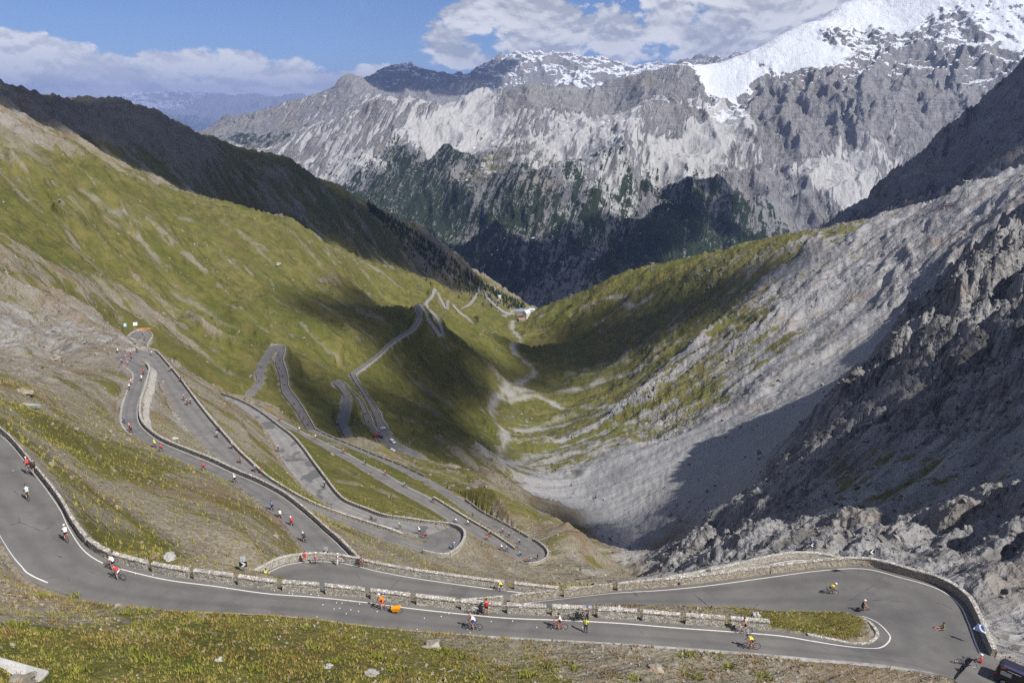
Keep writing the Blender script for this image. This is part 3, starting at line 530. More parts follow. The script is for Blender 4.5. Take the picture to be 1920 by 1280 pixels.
def road_mesh(name, L, R, mat, skirt, crown=.03):
    n = len(L); k = 7; s = np.linspace(0, 1, k)
    V = L[:, None] * (1 - s)[None, :, None] + R[:, None] * s[None, :, None]
    V[..., 2] += crown * (1 - (2 * s - 1) ** 2)[None]
    V[..., 2] += 0.004 * fbm(V[..., 0] / 3, V[..., 1] / 3, 2, 9)
    jl = .16 * fbm(np.arange(n) * .9, np.zeros(n), 3, 201); jr = .16 * fbm(np.arange(n) * .9, np.zeros(n) + 5, 3, 203); dr = (R - L) / (np.linalg.norm(R - L, axis=1)[:, None] + 1e-9)
    V[:, 0] -= dr * (jl + .04)[:, None]; V[:, -1] += dr * (jr + .04)[:, None]
    A = V[:, 0].copy(); A[:, 2] -= skirt; B = V[:, -1].copy(); B[:, 2] -= skirt
    V = np.concatenate([A[:, None], V, B[:, None]], 1); m = k + 2; idx = np.arange(n * m).reshape(n, m)
    Fq = np.stack([idx[:-1, :-1], idx[:-1, 1:], idx[1:, 1:], idx[1:, :-1]], -1).reshape(-1, 4)
    me = mesh_np(name, V.reshape(-1, 3), np.ascontiguousarray(Fq), [mat], False, {'across': np.tile(np.r_[0, s, 1], n)})
    bm = bmesh.new(); bm.from_mesh(me); bmesh.ops.recalc_face_normals(bm, faces=bm.faces)
    up = sum(f.normal.z for f in bm.faces)
    if up < 0: bmesh.ops.reverse_faces(bm, faces=bm.faces)
    bm.to_mesh(me); bm.free(); return me
for k, (L, R) in ROAD3.items():
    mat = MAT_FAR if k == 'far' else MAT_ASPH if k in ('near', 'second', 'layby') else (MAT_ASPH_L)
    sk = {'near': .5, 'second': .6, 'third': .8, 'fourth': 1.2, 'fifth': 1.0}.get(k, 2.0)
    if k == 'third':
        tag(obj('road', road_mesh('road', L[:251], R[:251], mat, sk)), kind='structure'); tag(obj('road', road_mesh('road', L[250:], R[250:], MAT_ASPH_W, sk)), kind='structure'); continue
    tag(obj('road', road_mesh('road', L, R, mat, sk)), kind='structure')
# ------------------------------------------------------------------ mountains beyond the valley
def skew(t, p, kx, kz, kl):
    s = t.n('ShaderNodeSeparateXYZ'); t.put(s.inputs[0], p); c = t.n('ShaderNodeCombineXYZ')
    t.put(c.inputs[0], t.math('SUBTRACT', t.math('MULTIPLY', s.outputs[0], kx), t.math('MULTIPLY', s.outputs[2], kz))); t.put(c.inputs[1], t.math('MULTIPLY', s.outputs[1], kl * .7)); t.put(c.inputs[2], t.math('MULTIPLY', s.outputs[2], kl)); return c.outputs[0]
def mountain_material(name, warm=0.0, hazeblue=0.0):
    t = NT(name); p = t.pos(); fo, sn, sr = t.attr('forest'), t.attr('snow'), t.attr('scree')
    nb = t.noise(p, .0045, 8, .6); nm = t.noise(p, .028, 9, .66); nf = t.noise(p, .12, 7, .65)
    st = t.noise(skew(t, p, .030, .012, .006), 1.0, 8, .62, .5); st2 = t.noise(skew(t, p, .10, .035, .018), 1.0, 6, .6, .3)
    strata = t.noise(t.vmul(p, (.004, .004, .075)), 1.0, 6, .6, .8)
    f = t.math('ADD', t.math('MULTIPLY', nm, .28), t.math('MULTIPLY', nf, .20)); f = t.math('ADD', f, t.math('MULTIPLY', st, .30)); f = t.math('ADD', f, t.math('MULTIPLY', st2, .22))
    rock = t.ramp(f, [(.30, (.075, .075, .080)), (.42, (.16, .159, .162)), (.52, (.26, .256, .256)), (.62, (.36, .354, .35)), (.75, (.45, .444, .437))])
    rock = t.mix(t.mr(strata, .48, .62, 0, .40), rock, (.17, .165, .17))
    rock = t.mix(t.mr(nb, .52, .66, 0, .5), rock, (.27, .225, .185))
    scr = t.ramp(st2, [(.3, (.27, .268, .267)), (.5, (.37, .367, .363)), (.7, (.44, .436, .43))])
    sm = t.mr(t.math('ADD', sr, t.math('MULTIPLY', t.math('SUBTRACT', st, .5), 1.6)), .36, .56); rock = t.mix(sm, rock, scr)
    alp = t.mr(t.math('ADD', t.attr('alp'), t.math('MULTIPLY', t.math('SUBTRACT', nm, .5), 1.8)), .42, .60); rock = t.mix(t.math('MULTIPLY', alp, .8), rock, t.mix(nf, (.080, .082, .030), (.15, .135, .065)))
    g = t.math('ADD', t.math('MULTIPLY', t.math('SUBTRACT', nm, .5), 1.5), t.math('MULTIPLY', t.math('SUBTRACT', st, .5), 2.4)); g = t.math('ADD', g, t.math('MULTIPLY', t.math('SUBTRACT', nf, .5), .9))
    gl = t.mr(t.math('ABSOLUTE', t.math('SUBTRACT', st, .52)), .0, .022, .55, 0); gl = t.math('MULTIPLY', gl, t.mr(nb, .40, .52)); g = t.math('SUBTRACT', g, gl)
    fm = t.mr(t.math('ADD', fo, g), .46, .56)
    fc = t.ramp(nf, [(.35, (.016, .026, .014)), (.55, (.028, .042, .020)), (.72, (.050, .062, .030))])
    col = t.mix(fm, rock, fc)
    nz = t.n('ShaderNodeSeparateXYZ'); t.put(nz.inputs[0], t.n('ShaderNodeNewGeometry').outputs['Normal'])
    amp = t.mr(sn, .62, 1.15, 1.0, .30); s = t.math('ADD', t.math('MULTIPLY', t.math('SUBTRACT', nm, .5), 1.5), t.math('MULTIPLY', t.math('SUBTRACT', nz.outputs[2], .78), 2.0)); s = t.math('ADD', s, t.math('MULTIPLY', t.math('SUBTRACT', strata, .5), .8)); s = t.math('ADD', sn, t.math('MULTIPLY', s, amp))
    smk = t.mr(s, .52, .60); col = t.mix(smk, col, (.62, .645, .69))
    h = t.math('ADD', t.math('MULTIPLY', nm, 20.0), t.math('MULTIPLY', nf, 6.0)); h = t.math('ADD', h, t.math('MULTIPLY', st, 13.0)); h = t.math('ADD', h, t.math('MULTIPLY', st2, 5.0)); h = t.math('ADD', h, t.math('MULTIPLY', strata, 9.0))
    h = t.math('MULTIPLY', h, t.math('SUBTRACT', 1.0, t.math('MULTIPLY', t.math('MAXIMUM', sm, smk), .55)))
    return t.bsdf(col, .95, t.bump(h, 1.0, 1.0), .1)
def massif(name, pts, wpts, urange, drange, nth, nrow, cover, mat, relief, lam=3e-4, behind=(600, -260), sky=()):
    pts = list(pts) + list(sky); a = np.array(pts, float); Pm = [tuple(q) for q in atd(a[:, 0], a[:, 1], a[:, 2])]
    if len(sky):
        s = np.array(sky, float); q = atd(s[:, 0], s[:, 1], s[:, 2]); rr = np.hypot(q[:, 0], q[:, 1])
        for m in (1.0, 2.2):
            w = q.copy(); w[:, :2] *= ((rr + behind[0] * m) / rr)[:, None]; w[:, 2] += behind[1] * m; Pm += [tuple(e) for e in w[::2]]
    Pm += list(wpts)
    T = TPS(np.array(Pm), lam)
    th = np.linspace(math.atan((urange[0] - 960) / FPX), math.atan((urange[1] - 960) / FPX), nth); lr = np.log(np.linspace(drange[0], drange[1], nrow))
    dv = 3 if nth > 500 else 1
    cth = np.linspace(th[0], th[-1], nth // dv); clr = np.interp(np.linspace(0, nrow - 1, nrow // dv), np.arange(nrow), lr)
    G, H = np.meshgrid(cth, clr); zc = T.z(G, H)
    up = lambda c: upsample(c, len(clr), len(cth), np.arange(nrow) * (len(clr) - 1) / (nrow - 1), np.arange(nth) * (len(cth) - 1) / (nth - 1))
    Z = up(zc); r = np.exp(lr)[:, None]; X = r * np.sin(th)[None]; Y = r * np.cos(th)[None]
    at = {}
    if cover is not None:
        W = np.zeros(G.shape + (4,)); S = np.zeros(G.shape); tt = np.linspace(drange[0], drange[1], 1020)
        for (u, v, *val) in cover:
            d = rays(u, v); p = d[None] * (tt / math.hypot(d[0], d[1]))[:, None]
            zz = T.z(np.full(len(tt), math.atan2(d[0], d[1])), np.log(tt)); k = np.argmax(zz > p[:, 2])
            if zz[k] <= p[k, 2]: k = np.argmax(zz - p[:, 2])
            d2 = (G - math.atan2(d[0], d[1])) ** 2 + ((H - math.log(tt[k])) * 1.0) ** 2 + 6e-5; w = d2 ** -2.0; S += w; W += w[..., None] * np.array(val)
        W /= S[..., None]; at = {n: up(W[..., i]) for i, n in enumerate(('forest', 'snow', 'scree', 'alp'))}
    else: at = {n: np.zeros_like(Z) for n in ('forest', 'snow', 'scree', 'alp')}
    Z = Z + relief(X, Y, Z, at)
    o = tag(obj(name, polar_mesh(name, X, Y, Z, at, mat)), kind='structure')
    return o, X, Y, Z, at
# --- the grey massif and the great snow mountain
SKY1 = [(350,300,4250),(420,285,4250),(495,268,4250),(560,245,4300),(640,225,4350),(683,208,4330),(724,198,4300),(771,177,4250),(801,188,4350),(841,202,4450),(882,188,4550),(919,165,4600),(962,158,4550),(996,147,4450),(1043,158,4650),(1073,154,4750),(1130,156,4800),(1174,154,4800),(1211,140,4750),(1245,127,4650),(1278,122,4600),(1313,124,4650),(1345,118,4750),(1377,107,4850),(1424,89,4850),(1448,74,4850),(1498,44,4950),(1572,7,5150),(1650,-40,5300),(1750,-60,5300),(1850,-70,5300),(1960,-80,5300),(2080,-60,5300)]
PTS1 = [(520,300,4000),(640,330,3700),(600,270,4100),(740,260,3850),(700,330,3500),(730,380,3300),(850,230,4300),(830,285,3900),(760,290,3650),(870,290,3600),(880,340,3620),(845,430,3300),(800,430,3080),(760,400,3200),(830,490,3080),(1000,200,4180),(930,230,4150),(900,190,4450),(1050,190,4480),(1150,185,4680),(1100,215,4250),(1180,210,4300),(1230,190,4200),(1000,260,3720),(1100,250,3830),(1150,262,3680),(975,335,3300),(925,420,3000),(885,500,2840),(1050,300,3720),(1010,400,3270),(965,480,3040),(1000,535,2850),(1220,215,4020),(1180,285,3520),(1120,355,3220),(1065,430,2980),(1025,505,2820),(1290,285,3850),(1235,355,3560),(1170,410,3330),(1110,465,3090),(1060,520,2880),(1030,560,2740),(1340,335,3330),(1290,385,3080),(1210,440,2860),(1140,490,2710),(1080,545,2560),(1300,440,2920),(1230,490,2740),(1160,530,2620),(900,560,2720),(1060,580,2600),
 (1335,165,4520),(1370,200,4300),(1340,260,3900),(1280,310,3620),(1400,275,3830),(1400,150,4480),(1455,105,4620),(1510,70,4750),(1580,40,4950),(1650,20,5050),(1620,85,4620),(1700,70,4660),(1560,130,4350),(1480,150,4400),(1650,130,4330),(1750,130,4330),(1850,100,4380),(1800,180,4120),(1700,200,4030),(1600,210,4010),(1500,210,4080),(1450,265,3820),(1550,290,3720),(1650,270,3790),(1500,350,3470),(1400,370,3430),(1600,350,3530),(1550,400,3370),(1450,430,3220),(1350,430,3180),(1345,340,3520),(1750,300,3750),(1900,200,4050),(2050,150,4150),(2050,350,3500),(1800,400,3400),(1300,220,4130)]
W1 = [(-1600,2700,-600),(-900,2500,-720),(-300,2400,-800),(300,2350,-800),(900,2400,-700),(1500,2400,-600),(0,2500,-790)]
C1 = [  # u v forest snow scree alp
 (560,270,0,0,.5,.2),(640,240,0,0,.5,.1),(700,230,0,0,.45,.1),(771,190,0,0,.5,0),(740,240,0,0,.5,.1),(650,320,.3,0,.6,.2),(700,320,.35,0,.6,.2),(820,260,0,0,.9,0),(840,280,.1,0,.9,0),(760,300,.85,0,.2,.1),(870,295,.8,0,.3,.1),(740,380,.9,0,.3,.0),(800,370,.92,0,.2,.0),(850,400,.85,0,.2,.0),(760,360,.8,0,.4,0),(900,340,.3,0,.5,.6),(930,300,.1,0,.5,.6),(900,400,.5,0,.4,.3),(960,300,.15,0,.45,.4),(1000,350,.62,0,.4,.1),(960,400,.88,0,.2,0),(900,450,.9,0,.2,0),(1000,470,.72,0,.35,0),(950,520,.8,0,.3,0),(1060,400,.6,0,.5,0),(1100,460,.6,0,.5,0),(1030,520,.5,0,.5,0),(1080,340,.40,0,.55,.1),(1150,330,.4,0,.6,.1),(1215,450,.97,0,.1,0),(1160,380,.5,0,.6,0),(1260,430,.97,0,.1,0),(1300,420,.95,0,.1,0),(1350,430,.85,0,.1,0),(1300,385,.85,0,.2,0),(1140,500,.97,0,.1,0),(1220,350,.6,0,.4,.1),(1350,370,.6,0,.1,0),(1080,490,.6,0,.5,0),(1050,550,.45,0,.5,0),(1260,340,.3,0,.8,0),(1060,540,.6,0,.4,0),(1200,500,.95,0,0,0),
 (900,230,0,0,.9,0),(870,210,0,0,.9,0),(960,180,0,0,.3,0),(1000,170,0,0,.2,0),(1000,220,0,0,.5,.05),(1060,200,0,0,.5,0),(1130,175,0,.02,.1,0),(1180,165,0,.02,.05,0),(1100,215,0,.05,.9,0),(1180,210,0,.1,.9,0),(1220,160,0,0,.3,0),(1060,250,0,0,.7,.2),(1000,270,0,0,.5,.4),(1130,260,0,0,.6,.2),(1180,280,.1,0,.5,.2),(1240,220,0,0,.3,0),(1280,160,0,0,.4,0),(1300,220,0,0,.3,0),(1330,240,0,0,.95,0),(1300,290,0,0,.95,0),(1280,300,.1,0,.8,0),(1360,215,0,.45,.9,0),
 (1350,160,0,1.1,.2,0),(1390,142,0,.95,.1,0),(1420,120,0,.8,0,0),(1460,90,0,1.15,0,0),(1500,70,0,1.2,0,0),(1520,110,0,1.1,0,0),(1480,115,0,1.0,0,0),(1450,160,0,.18,0,0),(1500,150,0,.35,0,0),(1540,105,0,.95,0,0),(1580,30,0,1.2,0,0),(1650,15,0,1.40,0,0),(1700,30,0,1.30,0,0),(1620,60,0,0.75,0,0),(1560,70,0,.62,0,0),(1650,80,0,0.50,0,0),(1720,110,0,0.40,0,0),(1760,40,0,0.65,0,0),(1800,60,0,0.65,0,0),(1860,40,0,0.82,0,0),(1900,70,0,0.80,0,0),(1850,110,0,0.50,0,0),(1800,120,0,0.45,0,0),(1640,125,0,0.50,0,0),(1560,160,0,.1,0,0),(1700,170,0,.05,0,0),(1800,180,0,.05,0,0),(1450,210,0,.02,.2,0),(1550,230,0,0,.1,0),(1650,220,0,0,.1,0),(1500,280,0,0,.2,0),(1600,290,0,0,.6,0),(1700,260,0,0,.4,0),(1400,330,.1,0,.2,0),(1450,340,.05,0,.3,.1),(1550,330,0,0,.75,.3),(1500,390,.25,0,.4,.2),(1420,390,.45,0,.2,.1),(1380,380,.55,0,.1,0),(1380,310,0,0,.5,0),(1600,370,0,0,.7,.1),(1460,430,.4,0,.2,.1)]
def rel1(X, Y, Z, at):
    wx = fbm(X / 520, Y / 520, 4, 71); wy = fbm(X / 200 + 9, Y / 200, 4, 74); s = 1 - .62 * np.clip(at['scree'] * 1.1, 0, 1); sn = 1 - .90 * sstep(.45, .95, at['snow'])
    top = 1 - .65 * sstep(60, 240, Z) * (1 - sstep(500, 2600, X)) - .25 * sstep(500, 2600, X)
    a = ridged(X / 520 + wx * .5 - Z / 950, Z / 1900 + wx * .25 + Y / 3000, 3, 72, .38) - .68
    b = ridged(X / 190 + wx * .9 + wy * .45 - Z / 420, Z / 420 + wy * .35, 4, 79, .45) - .78
    c = ridged(X / 72 + wy * .9 - Z / 190, Z / 150 + wy * .5, 4, 85, .5) - .8
    d = .8 - ridged(X / 150 + wy, Y / 150 + Z / 300, 5, 87, .55)
    ort = sstep(900, 1500, X) * sstep(-300, 0, Z)
    return ((a * 78 + b * (36 + 30 * ort) + c * (8 + 6 * ort)) * top * (.4 + .6 * s) + d * (12 + 22 * ort) * s) * sn + fbm(X / 45, Y / 45, 4, 88) * 3 * s * sn
MAT_M1 = mountain_material('limestone_mountain')
m1, MX, MY, MZ, MA = massif('mountain', PTS1, W1, (330, 2060), (2420, 6400), 780, 380, C1, MAT_M1, rel1, sky=SKY1, behind=(450, -170))
# --- dark ridge on the right, nearer
SKY5 = [(1480,470,1950),(1540,427,1900),(1600,388,1850),(1650,352,1800),(1700,316,1760),(1750,276,1720),(1800,232,1670),(1850,182,1620),(1900,133,1580),(1925,108,1560),(2000,40,1500),(2100,-40,1450)]
PTS5 = [(1560,450,1650),(1600,425,1600),(1650,410,1500),(1700,380,1480),(1800,330,1420),(1900,240,1380),(1850,290,1420),(1920,320,1280),(1700,430,1300),(1850,360,1220),(2050,200,1300),(2080,330,1150),(1750,330,1560),(1820,260,1530),(1660,390,1620),(1740,375,1400),(1500,520,1650)]
C5 = [(1600,400,0,0,.2,.3),(1650,370,0,0,.4,.45),(1700,330,0,0,.1,0),(1750,380,0,0,.3,0),(1800,300,0,0,.2,0),(1900,200,0,0,.1,0),(1720,400,0,0,.3,0),(1900,330,0,0,.4,0),(1640,400,0,0,.5,.6)]
def rel5(X, Y, Z, at):
    wx = fbm(X / 120, Y / 120, 4, 91)
    return (ridged(X / 110 + wx, Z / 200 + wx * .4, 6, 92, .56) - .85) * 22 + (ridged(X / 45 + wx, Y / 45, 5, 96, .55) - .85) * 8
massif('mountain', PTS5, [(700,1900,-500),(500,1700,-480),(1000,1050,-60)], (1440, 2120), (1120, 2150), 300, 190, C5, MAT_M1, rel5, sky=SKY5, behind=(160, -170))
# --- brown peak behind on the left, snow peaks on the skyline, the far blue range
SKY2 = [(330,262,5600),(380,243,5700),(433,219,5800),(497,211,5800),(537,196,5800),(605,179,5800),(625,162,5800),(648,145,5800),(670,145,5800),(690,157,5850),(727,166,5900),(745,192,5900),(800,230,5900)]
PTS2 = [(420,275,5200),(520,280,4950),(600,240,5050),(700,215,5300),(560,235,5350),(640,200,5400),(470,245,5450)]
C2 = [(430,235,.1,0,.3,.35),(500,230,0,0,.4,.3),(600,200,0,0,.4,.15),(660,160,0,0,.3,.05),(520,270,.55,0,.2,.3),(450,265,.7,0,.1,.2),(650,210,0,0,.4,.2),(720,190,0,0,.5,.0)]
def relg(sc, amp, seed):
    def f(X, Y, Z, at):
        wx = fbm(X / sc, Y / sc, 4, seed)
        return (ridged(X / sc + wx * .6, Y / (sc * 1.6), 6, seed + 3, .55) - .85) * amp
    return f
massif('mountain', PTS2, [(-2500,4600,-500),(-1200,4600,-500)], (300, 860), (4700, 6600), 300, 130, C2, MAT_M1, relg(420, 34, 101), sky=SKY2, behind=(500, -250))
SKY3 = [(640,170,8200),(699,154,8200),(724,136,8200),(768,121,8200),(788,132,8200),(808,139,8200),(841,147,8300),(860,142,8300),(880,136,8400),(899,130,8600),(932,122,8800),(969,125,9000),(1006,122,9000),(1023,113,9000),(1053,117,9000),(1087,103,9000),(1110,112,9000),(1144,124,9000),(1177,134,9000),(1195,137,9000),(1218,118,9000),(1245,125,9000),(1290,112,9000),(1303,104,9000),(1330,120,9000),(1380,112,9000)]
PTS3 = [(760,170,7500),(850,180,7500),(930,170,7800),(1000,165,7900),(1087,150,8000),(1150,160,8000),(1250,160,8000)]
C3 = [(735,145,0,0.29,0,0),(768,130,0,0.37,0,0),(770,160,0,0.12,0,0),(800,150,0,0.25,0,0),(760,175,.1,.0,.3,0),(860,150,0,0.20,.2,0),(930,140,0,0.33,.1,0),(945,155,0,0.53,0,0),(1000,140,0,0.43,0,0),(1080,125,0,0.33,0,0),(1080,145,0,0.59,0,0),(1120,140,0,0.53,0,0),(1170,150,0,0.41,0,0),(1230,130,0,0.41,0,0),(1303,115,0,0.20,0,0),(870,165,0,0.00,.5,0)]
massif('mountain', PTS3, [(-1800,7000,-300),(1500,7000,-300),(0,7000,-300)], (600, 1480), (7100, 9800), 330, 120, C3, MAT_M1, relg(340, 46, 121), sky=SKY3, behind=(500, -300), lam=1e-5)
SKY4 = [(-60,186,34000),(20,182,34000),(91,183,34000),(111,176,34000),(141,181,34000),(170,186,34000),(215,182,34000),(249,181,34000),(269,177,34000),(309,181,34000),(336,180,34000),(370,184,34000),(390,186,34000),(410,181,34000),(437,189,34000),(487,186,34000),(515,192,34000),(544,188,34000),(568,184,34000),(620,190,34000)]
PTS4 = [(100,215,30000),(200,212,29200),(300,215,29200),(400,225,28400),(500,222,29000),(330,240,27200),(360,262,26000),(420,240,27600),(250,235,27600),(60,235,28000)]
C4 = [(100,195,.0,.3,.2,.2),(220,190,0,.35,.2,.2),(300,190,0,.25,.2,.2),(400,200,.1,.05,.2,.3),(350,240,.7,0,0,.2),(250,220,.4,0,.1,.4),(500,200,.3,.05,.1,.3)]
massif('mountain', PTS4, [(-18000,24000,-1500),(-6000,24000,-1500)], (-120, 680), (25000, 37500), 330, 120, C4, MAT_M1, relg(1900, 170, 141), sky=SKY4, behind=(1600, -600), lam=1e-5)
# wide base so that no gap opens between the ranges
gx = np.linspace(-28000, 28000, 70); gy = np.linspace(2300, 38500, 80); GX, GY = np.meshgrid(gx, gy)
GZ = -1250 + 60 * fbm(GX / 2500, GY / 2500, 3, 151)
tag(obj('lowland', polar_mesh('lowland', GX, GY, GZ, {'forest': GZ * 0 + .6, 'snow': GZ * 0, 'scree': GZ * 0, 'alp': GZ * 0 + .5}, MAT_M1)), kind='structure')
# ------------------------------------------------------------------ conifers on the far slopes
def conifer_cloud(name, pts, hs, k, tiers, mat, seed):
    rg = np.random.default_rng(seed); V = []; Fc = []; n = 0
    for (x, y, z), h in zip(pts, hs):
        a0 = rg.random() * 6.28; r0 = h * (.20 + .08 * rg.random())
        for tI in range(tiers):
            zb = z + h * (.05 + .8 * tI / tiers); zt = z + h * min(1.0, .05 + .8 * (tI + 1) / tiers + .25); r = r0 * (1 - .75 * tI / tiers)
            ring = [(x + r * (.8 + .4 * rg.random()) * math.cos(a0 + 6.283 * i / k), y + r * (.8 + .4 * rg.random()) * math.sin(a0 + 6.283 * i / k), zb + h * .05 * (rg.random() - .5)) for i in range(k)]
            V += ring + [(x, y, zt)]; Fc += [(n + i, n + (i + 1) % k, n + k) for i in range(k)]; n += k + 1
    return tag(obj(name, mesh_np(name, np.array(V), np.array(Fc), [mat], False)), kind='stuff')
tm = NT('conifer'); nf_ = tm.noise(tm.pos(), .25, 3, .6); MAT_CON = tm.bsdf(tm.ramp(nf_, [(.3, (.018, .028, .013)), (.6, (.034, .048, .020)), (.8, (.060, .072, .028))]), .9, None, .1)
prob = np.clip((MA['forest'] - .55) * 2.2, 0, 1); rr_ = rng.random(MZ.shape)
vis = (np.arctan2(MX, MY) < math.radians(22)) & (np.hypot(MX, MY) < 3900)
sel = np.argwhere((rr_ < prob * .16) & vis); rng.shuffle(sel); sel = sel[:9000]
pp = [(MX[i, j] + rng.normal() * 3, MY[i, j] + rng.normal() * 3, MZ[i, j] - 1) for i, j in sel]
conifer_cloud('far_forest', pp, 7 + 8 * rng.random(len(pp)), 5, 1, MAT_CON, 3)
# along the left ridge above the lowest bends
pp = []
for _ in range(900):
    u = random.uniform(690, 985); vs = np.interp(u, [690, 760, 840, 900, 950, 985], [380, 424, 478, 527, 553, 572]); v = vs + abs(random.gauss(0, 1)) * np.interp(u, [690, 800, 985], [6, 26, 10]) + 1
    p_ = hit(u, v, t0=900)
    if np.hypot(p_[0], p_[1]) < 2380 and p_[1] > 1150: pp.append((p_[0], p_[1], zgrid(ZF, p_[0], p_[1]) - .3))
pp = pp[:1500]
conifer_cloud('ridge_conifers', pp, [random.uniform(4, 11) for _ in pp], 6, 2, MAT_CON, 4)
# ------------------------------------------------------------------ cumulus overhead whose shadows lie on the land
def cloud_mat(mixv):
    _ct = NT('cloud_white'); _cd = _ct.n('ShaderNodeBsdfDiffuse'); _cd.inputs[0].default_value = (.8, .8, .82, 1); _cx = _ct.n('ShaderNodeBsdfTransparent'); _cm = _ct.n('ShaderNodeMixShader'); _cm.inputs[0].default_value = mixv
    _ct.t.links.new(_cd.outputs[0], _cm.inputs[2]); _ct.t.links.new(_cx.outputs[0], _cm.inputs[1]); _ct.t.links.new(_cm.outputs[0], _ct.out.inputs['Surface']); return _ct.m
MAT_CLOUD = cloud_mat(.56); MAT_CLOUD_T = cloud_mat(.62)
def cloud(targets, zc, seed):
    rg = np.random.default_rng(seed); bm = bmesh.new()
    for (u, v, d, rad) in targets:
        p = Vector(atd(u, v, d)); c = p + sun_vec * ((zc + rg.random() * 60 - p.z) / sun_vec.z)
        for q in range(1):
            o = c + Vector((rg.normal() * rad * .15, rg.normal() * rad * .15, rg.random() * rad * .25)); r = rad * (.95 + .3 * rg.random())
            bmesh.ops.create_icosphere(bm, subdivisions=3, radius=1.0, matrix=Matrix.Translation(o) @ Matrix.Diagonal((r, r, r * .42, 1)))
    co = np.array([v.co[:] for v in bm.verts]); n = fbm(co[:, 0] / 90 + co[:, 2] / 70, co[:, 1] / 90 - co[:, 2] / 70, 4, seed); c0 = co.mean(0)
    for v, k in zip(bm.verts, n): v.co += Vector((v.co.x - c0[0], v.co.y - c0[1], (v.co.z - c0[2]) * .5)).normalized() * float(k) * 45
    me = bpy.data.meshes.new('cloud'); bm.to_mesh(me); bm.free(); me.materials.append(MAT_CLOUD_T if seed in (1, 7, 8) else MAT_CLOUD); me.polygons.foreach_set('use_smooth', np.ones(len(me.polygons), bool))
    return tag(obj('cloud', me), kind='structure')
CLOUDS = [
 ([(20,190,1080,110),(0,225,920,125),(95,252,1000,75),(110,215,1120,90),(200,235,1150,110),(290,270,1180,130),(360,310,1210,120),(440,350,1270,140),(520,370,1360,140),(600,400,1430,130),(690,440,1540,120),(770,480,1640,110),(840,510,1700,100),(330,235,1240,90),(480,310,1420,110),(620,370,1560,110)], 2300, 1),
 ([(640,605,800,55),(700,612,860,55),(735,625,880,45),(820,610,960,55),(850,650,960,60),(900,660,1050,55),(800,690,830,60),(690,580,930,50),(760,690,770,50),(860,720,830,60),(900,730,880,50),(830,770,680,55),(880,800,680,55),(760,760,660,45),(800,830,560,45),(870,850,570,45)], 4200, 2),
 ([(1010,655,1200,60),(1080,640,1180,75),(1150,620,1170,80),(1220,600,1150,75),(1290,580,1110,60),(1120,590,1300,60),(1060,680,1080,50)], 4200, 3),
 ([(560,705,560,22),(600,730,530,26),(650,770,490,30),(690,800,480,30),(640,820,470,26),(540,680,600,24)], 3600, 4),
 ([(940,480,2900,260),(1060,500,2850,260),(1180,460,3000,230),(860,440,3050,200),(1290,420,3150,170),(1350,370,3400,130),(1000,545,2750,200)], 2500, 5),
 ([(1070,985,490,36),(1130,1015,465,36)], 3600, 6),
 ([(1650,390,1600,150),(1760,330,1520,170),(1850,260,1480,170),(1900,200,1480,160),(1720,420,1350,110)], 2300, 7),  # unseen cloud added to shade the dark right-hand ridge
]
CLOUDS.append(([(735,150,7900,420),(790,160,7800,380),(850,165,7800,420),(900,150,8200,300),(700,165,8000,350)], 4600, 8))
for tgt, zc, sd in CLOUDS: cloud(tgt, zc, sd)
# ------------------------------------------------------------------ air
bx = np.array([(-30000, -300, -2150), (30000, -300, -2150), (30000, 40000, -2150), (-30000, 40000, -2150), (-30000, -300, 1250), (30000, -300, 1250), (30000, 40000, 1250), (-30000, 40000, 1250)], float)
hz = bpy.data.materials.new('haze_air'); hz.use_nodes = True; hn = hz.node_tree; hn.nodes.clear()
ho = hn.nodes.new('ShaderNodeOutputMaterial'); hv = hn.nodes.new('ShaderNodeVolumePrincipled')
hv.inputs['Color'].default_value = (.38, .53, 1.0, 1); hv.inputs['Density'].default_value = 4.2e-5; hv.inputs['Anisotropy'].default_value = .1
hn.links.new(hv.outputs[0], ho.inputs['Volume'])
tag(obj('haze', mesh_np('haze', bx, [(0, 3, 2, 1), (4, 5, 6, 7), (0, 1, 5, 4), (1, 2, 6, 5), (2, 3, 7, 6), (3, 0, 4, 7)], [hz], False)), kind='stuff')
# ------------------------------------------------------------------ painted lines, kerbs, parapets
def stone_material(name, base, sc, light=1.0):
    t = NT(name); p = t.pos(); pv = t.vmul(p, (1, 1, 1.5)); v = t.n('ShaderNodeTexVoronoi', feature='F1'); t.put(v.inputs['Vector'], pv); v.inputs['Scale'].default_value = sc
    e = t.voro(pv, sc, 'DISTANCE_TO_EDGE'); sep = t.n('ShaderNodeSeparateColor'); t.put(sep.inputs[0], v.outputs['Color'])
    n = t.noise(p, sc * 4, 5, .65)
    c = t.ramp(sep.outputs[0], [(0, tuple(x * .55 for x in base)), (.35, tuple(x * .9 for x in base)), (.7, tuple(x * 1.15 for x in base)), (1, tuple(x * 1.45 for x in base))])
    c = t.mix(t.mr(sep.outputs[1], .8, .95, 0, .6), c, (base[0] * 1.1, base[1] * .85, base[2] * .6))
    c = t.mix(t.mr(n, .35, .7, .25, 0), c, (.08, .075, .07)); c = t.mix(t.mr(e, .0, .08, .65, 0), c, (.13, .12, .105))
    h = t.math('ADD', t.math('MINIMUM', t.math('MULTIPLY', e, 2.2), .45), t.math('MULTIPLY', n, .25)); h = t.math('ADD', h, t.math('MULTIPLY', sep.outputs[2], .35))
    return t.bsdf(c, .92, t.bump(h, .9, .14), .15)
MAT_STONE = stone_material('rubble_stone', (.50, .48, .43), 4.6); MAT_STONE_W = stone_material('warm_rubble_stone', (.50, .455, .38), 5.5)
MAT_COPE = stone_material('coping_stone', (.50, .48, .44), 3.2)
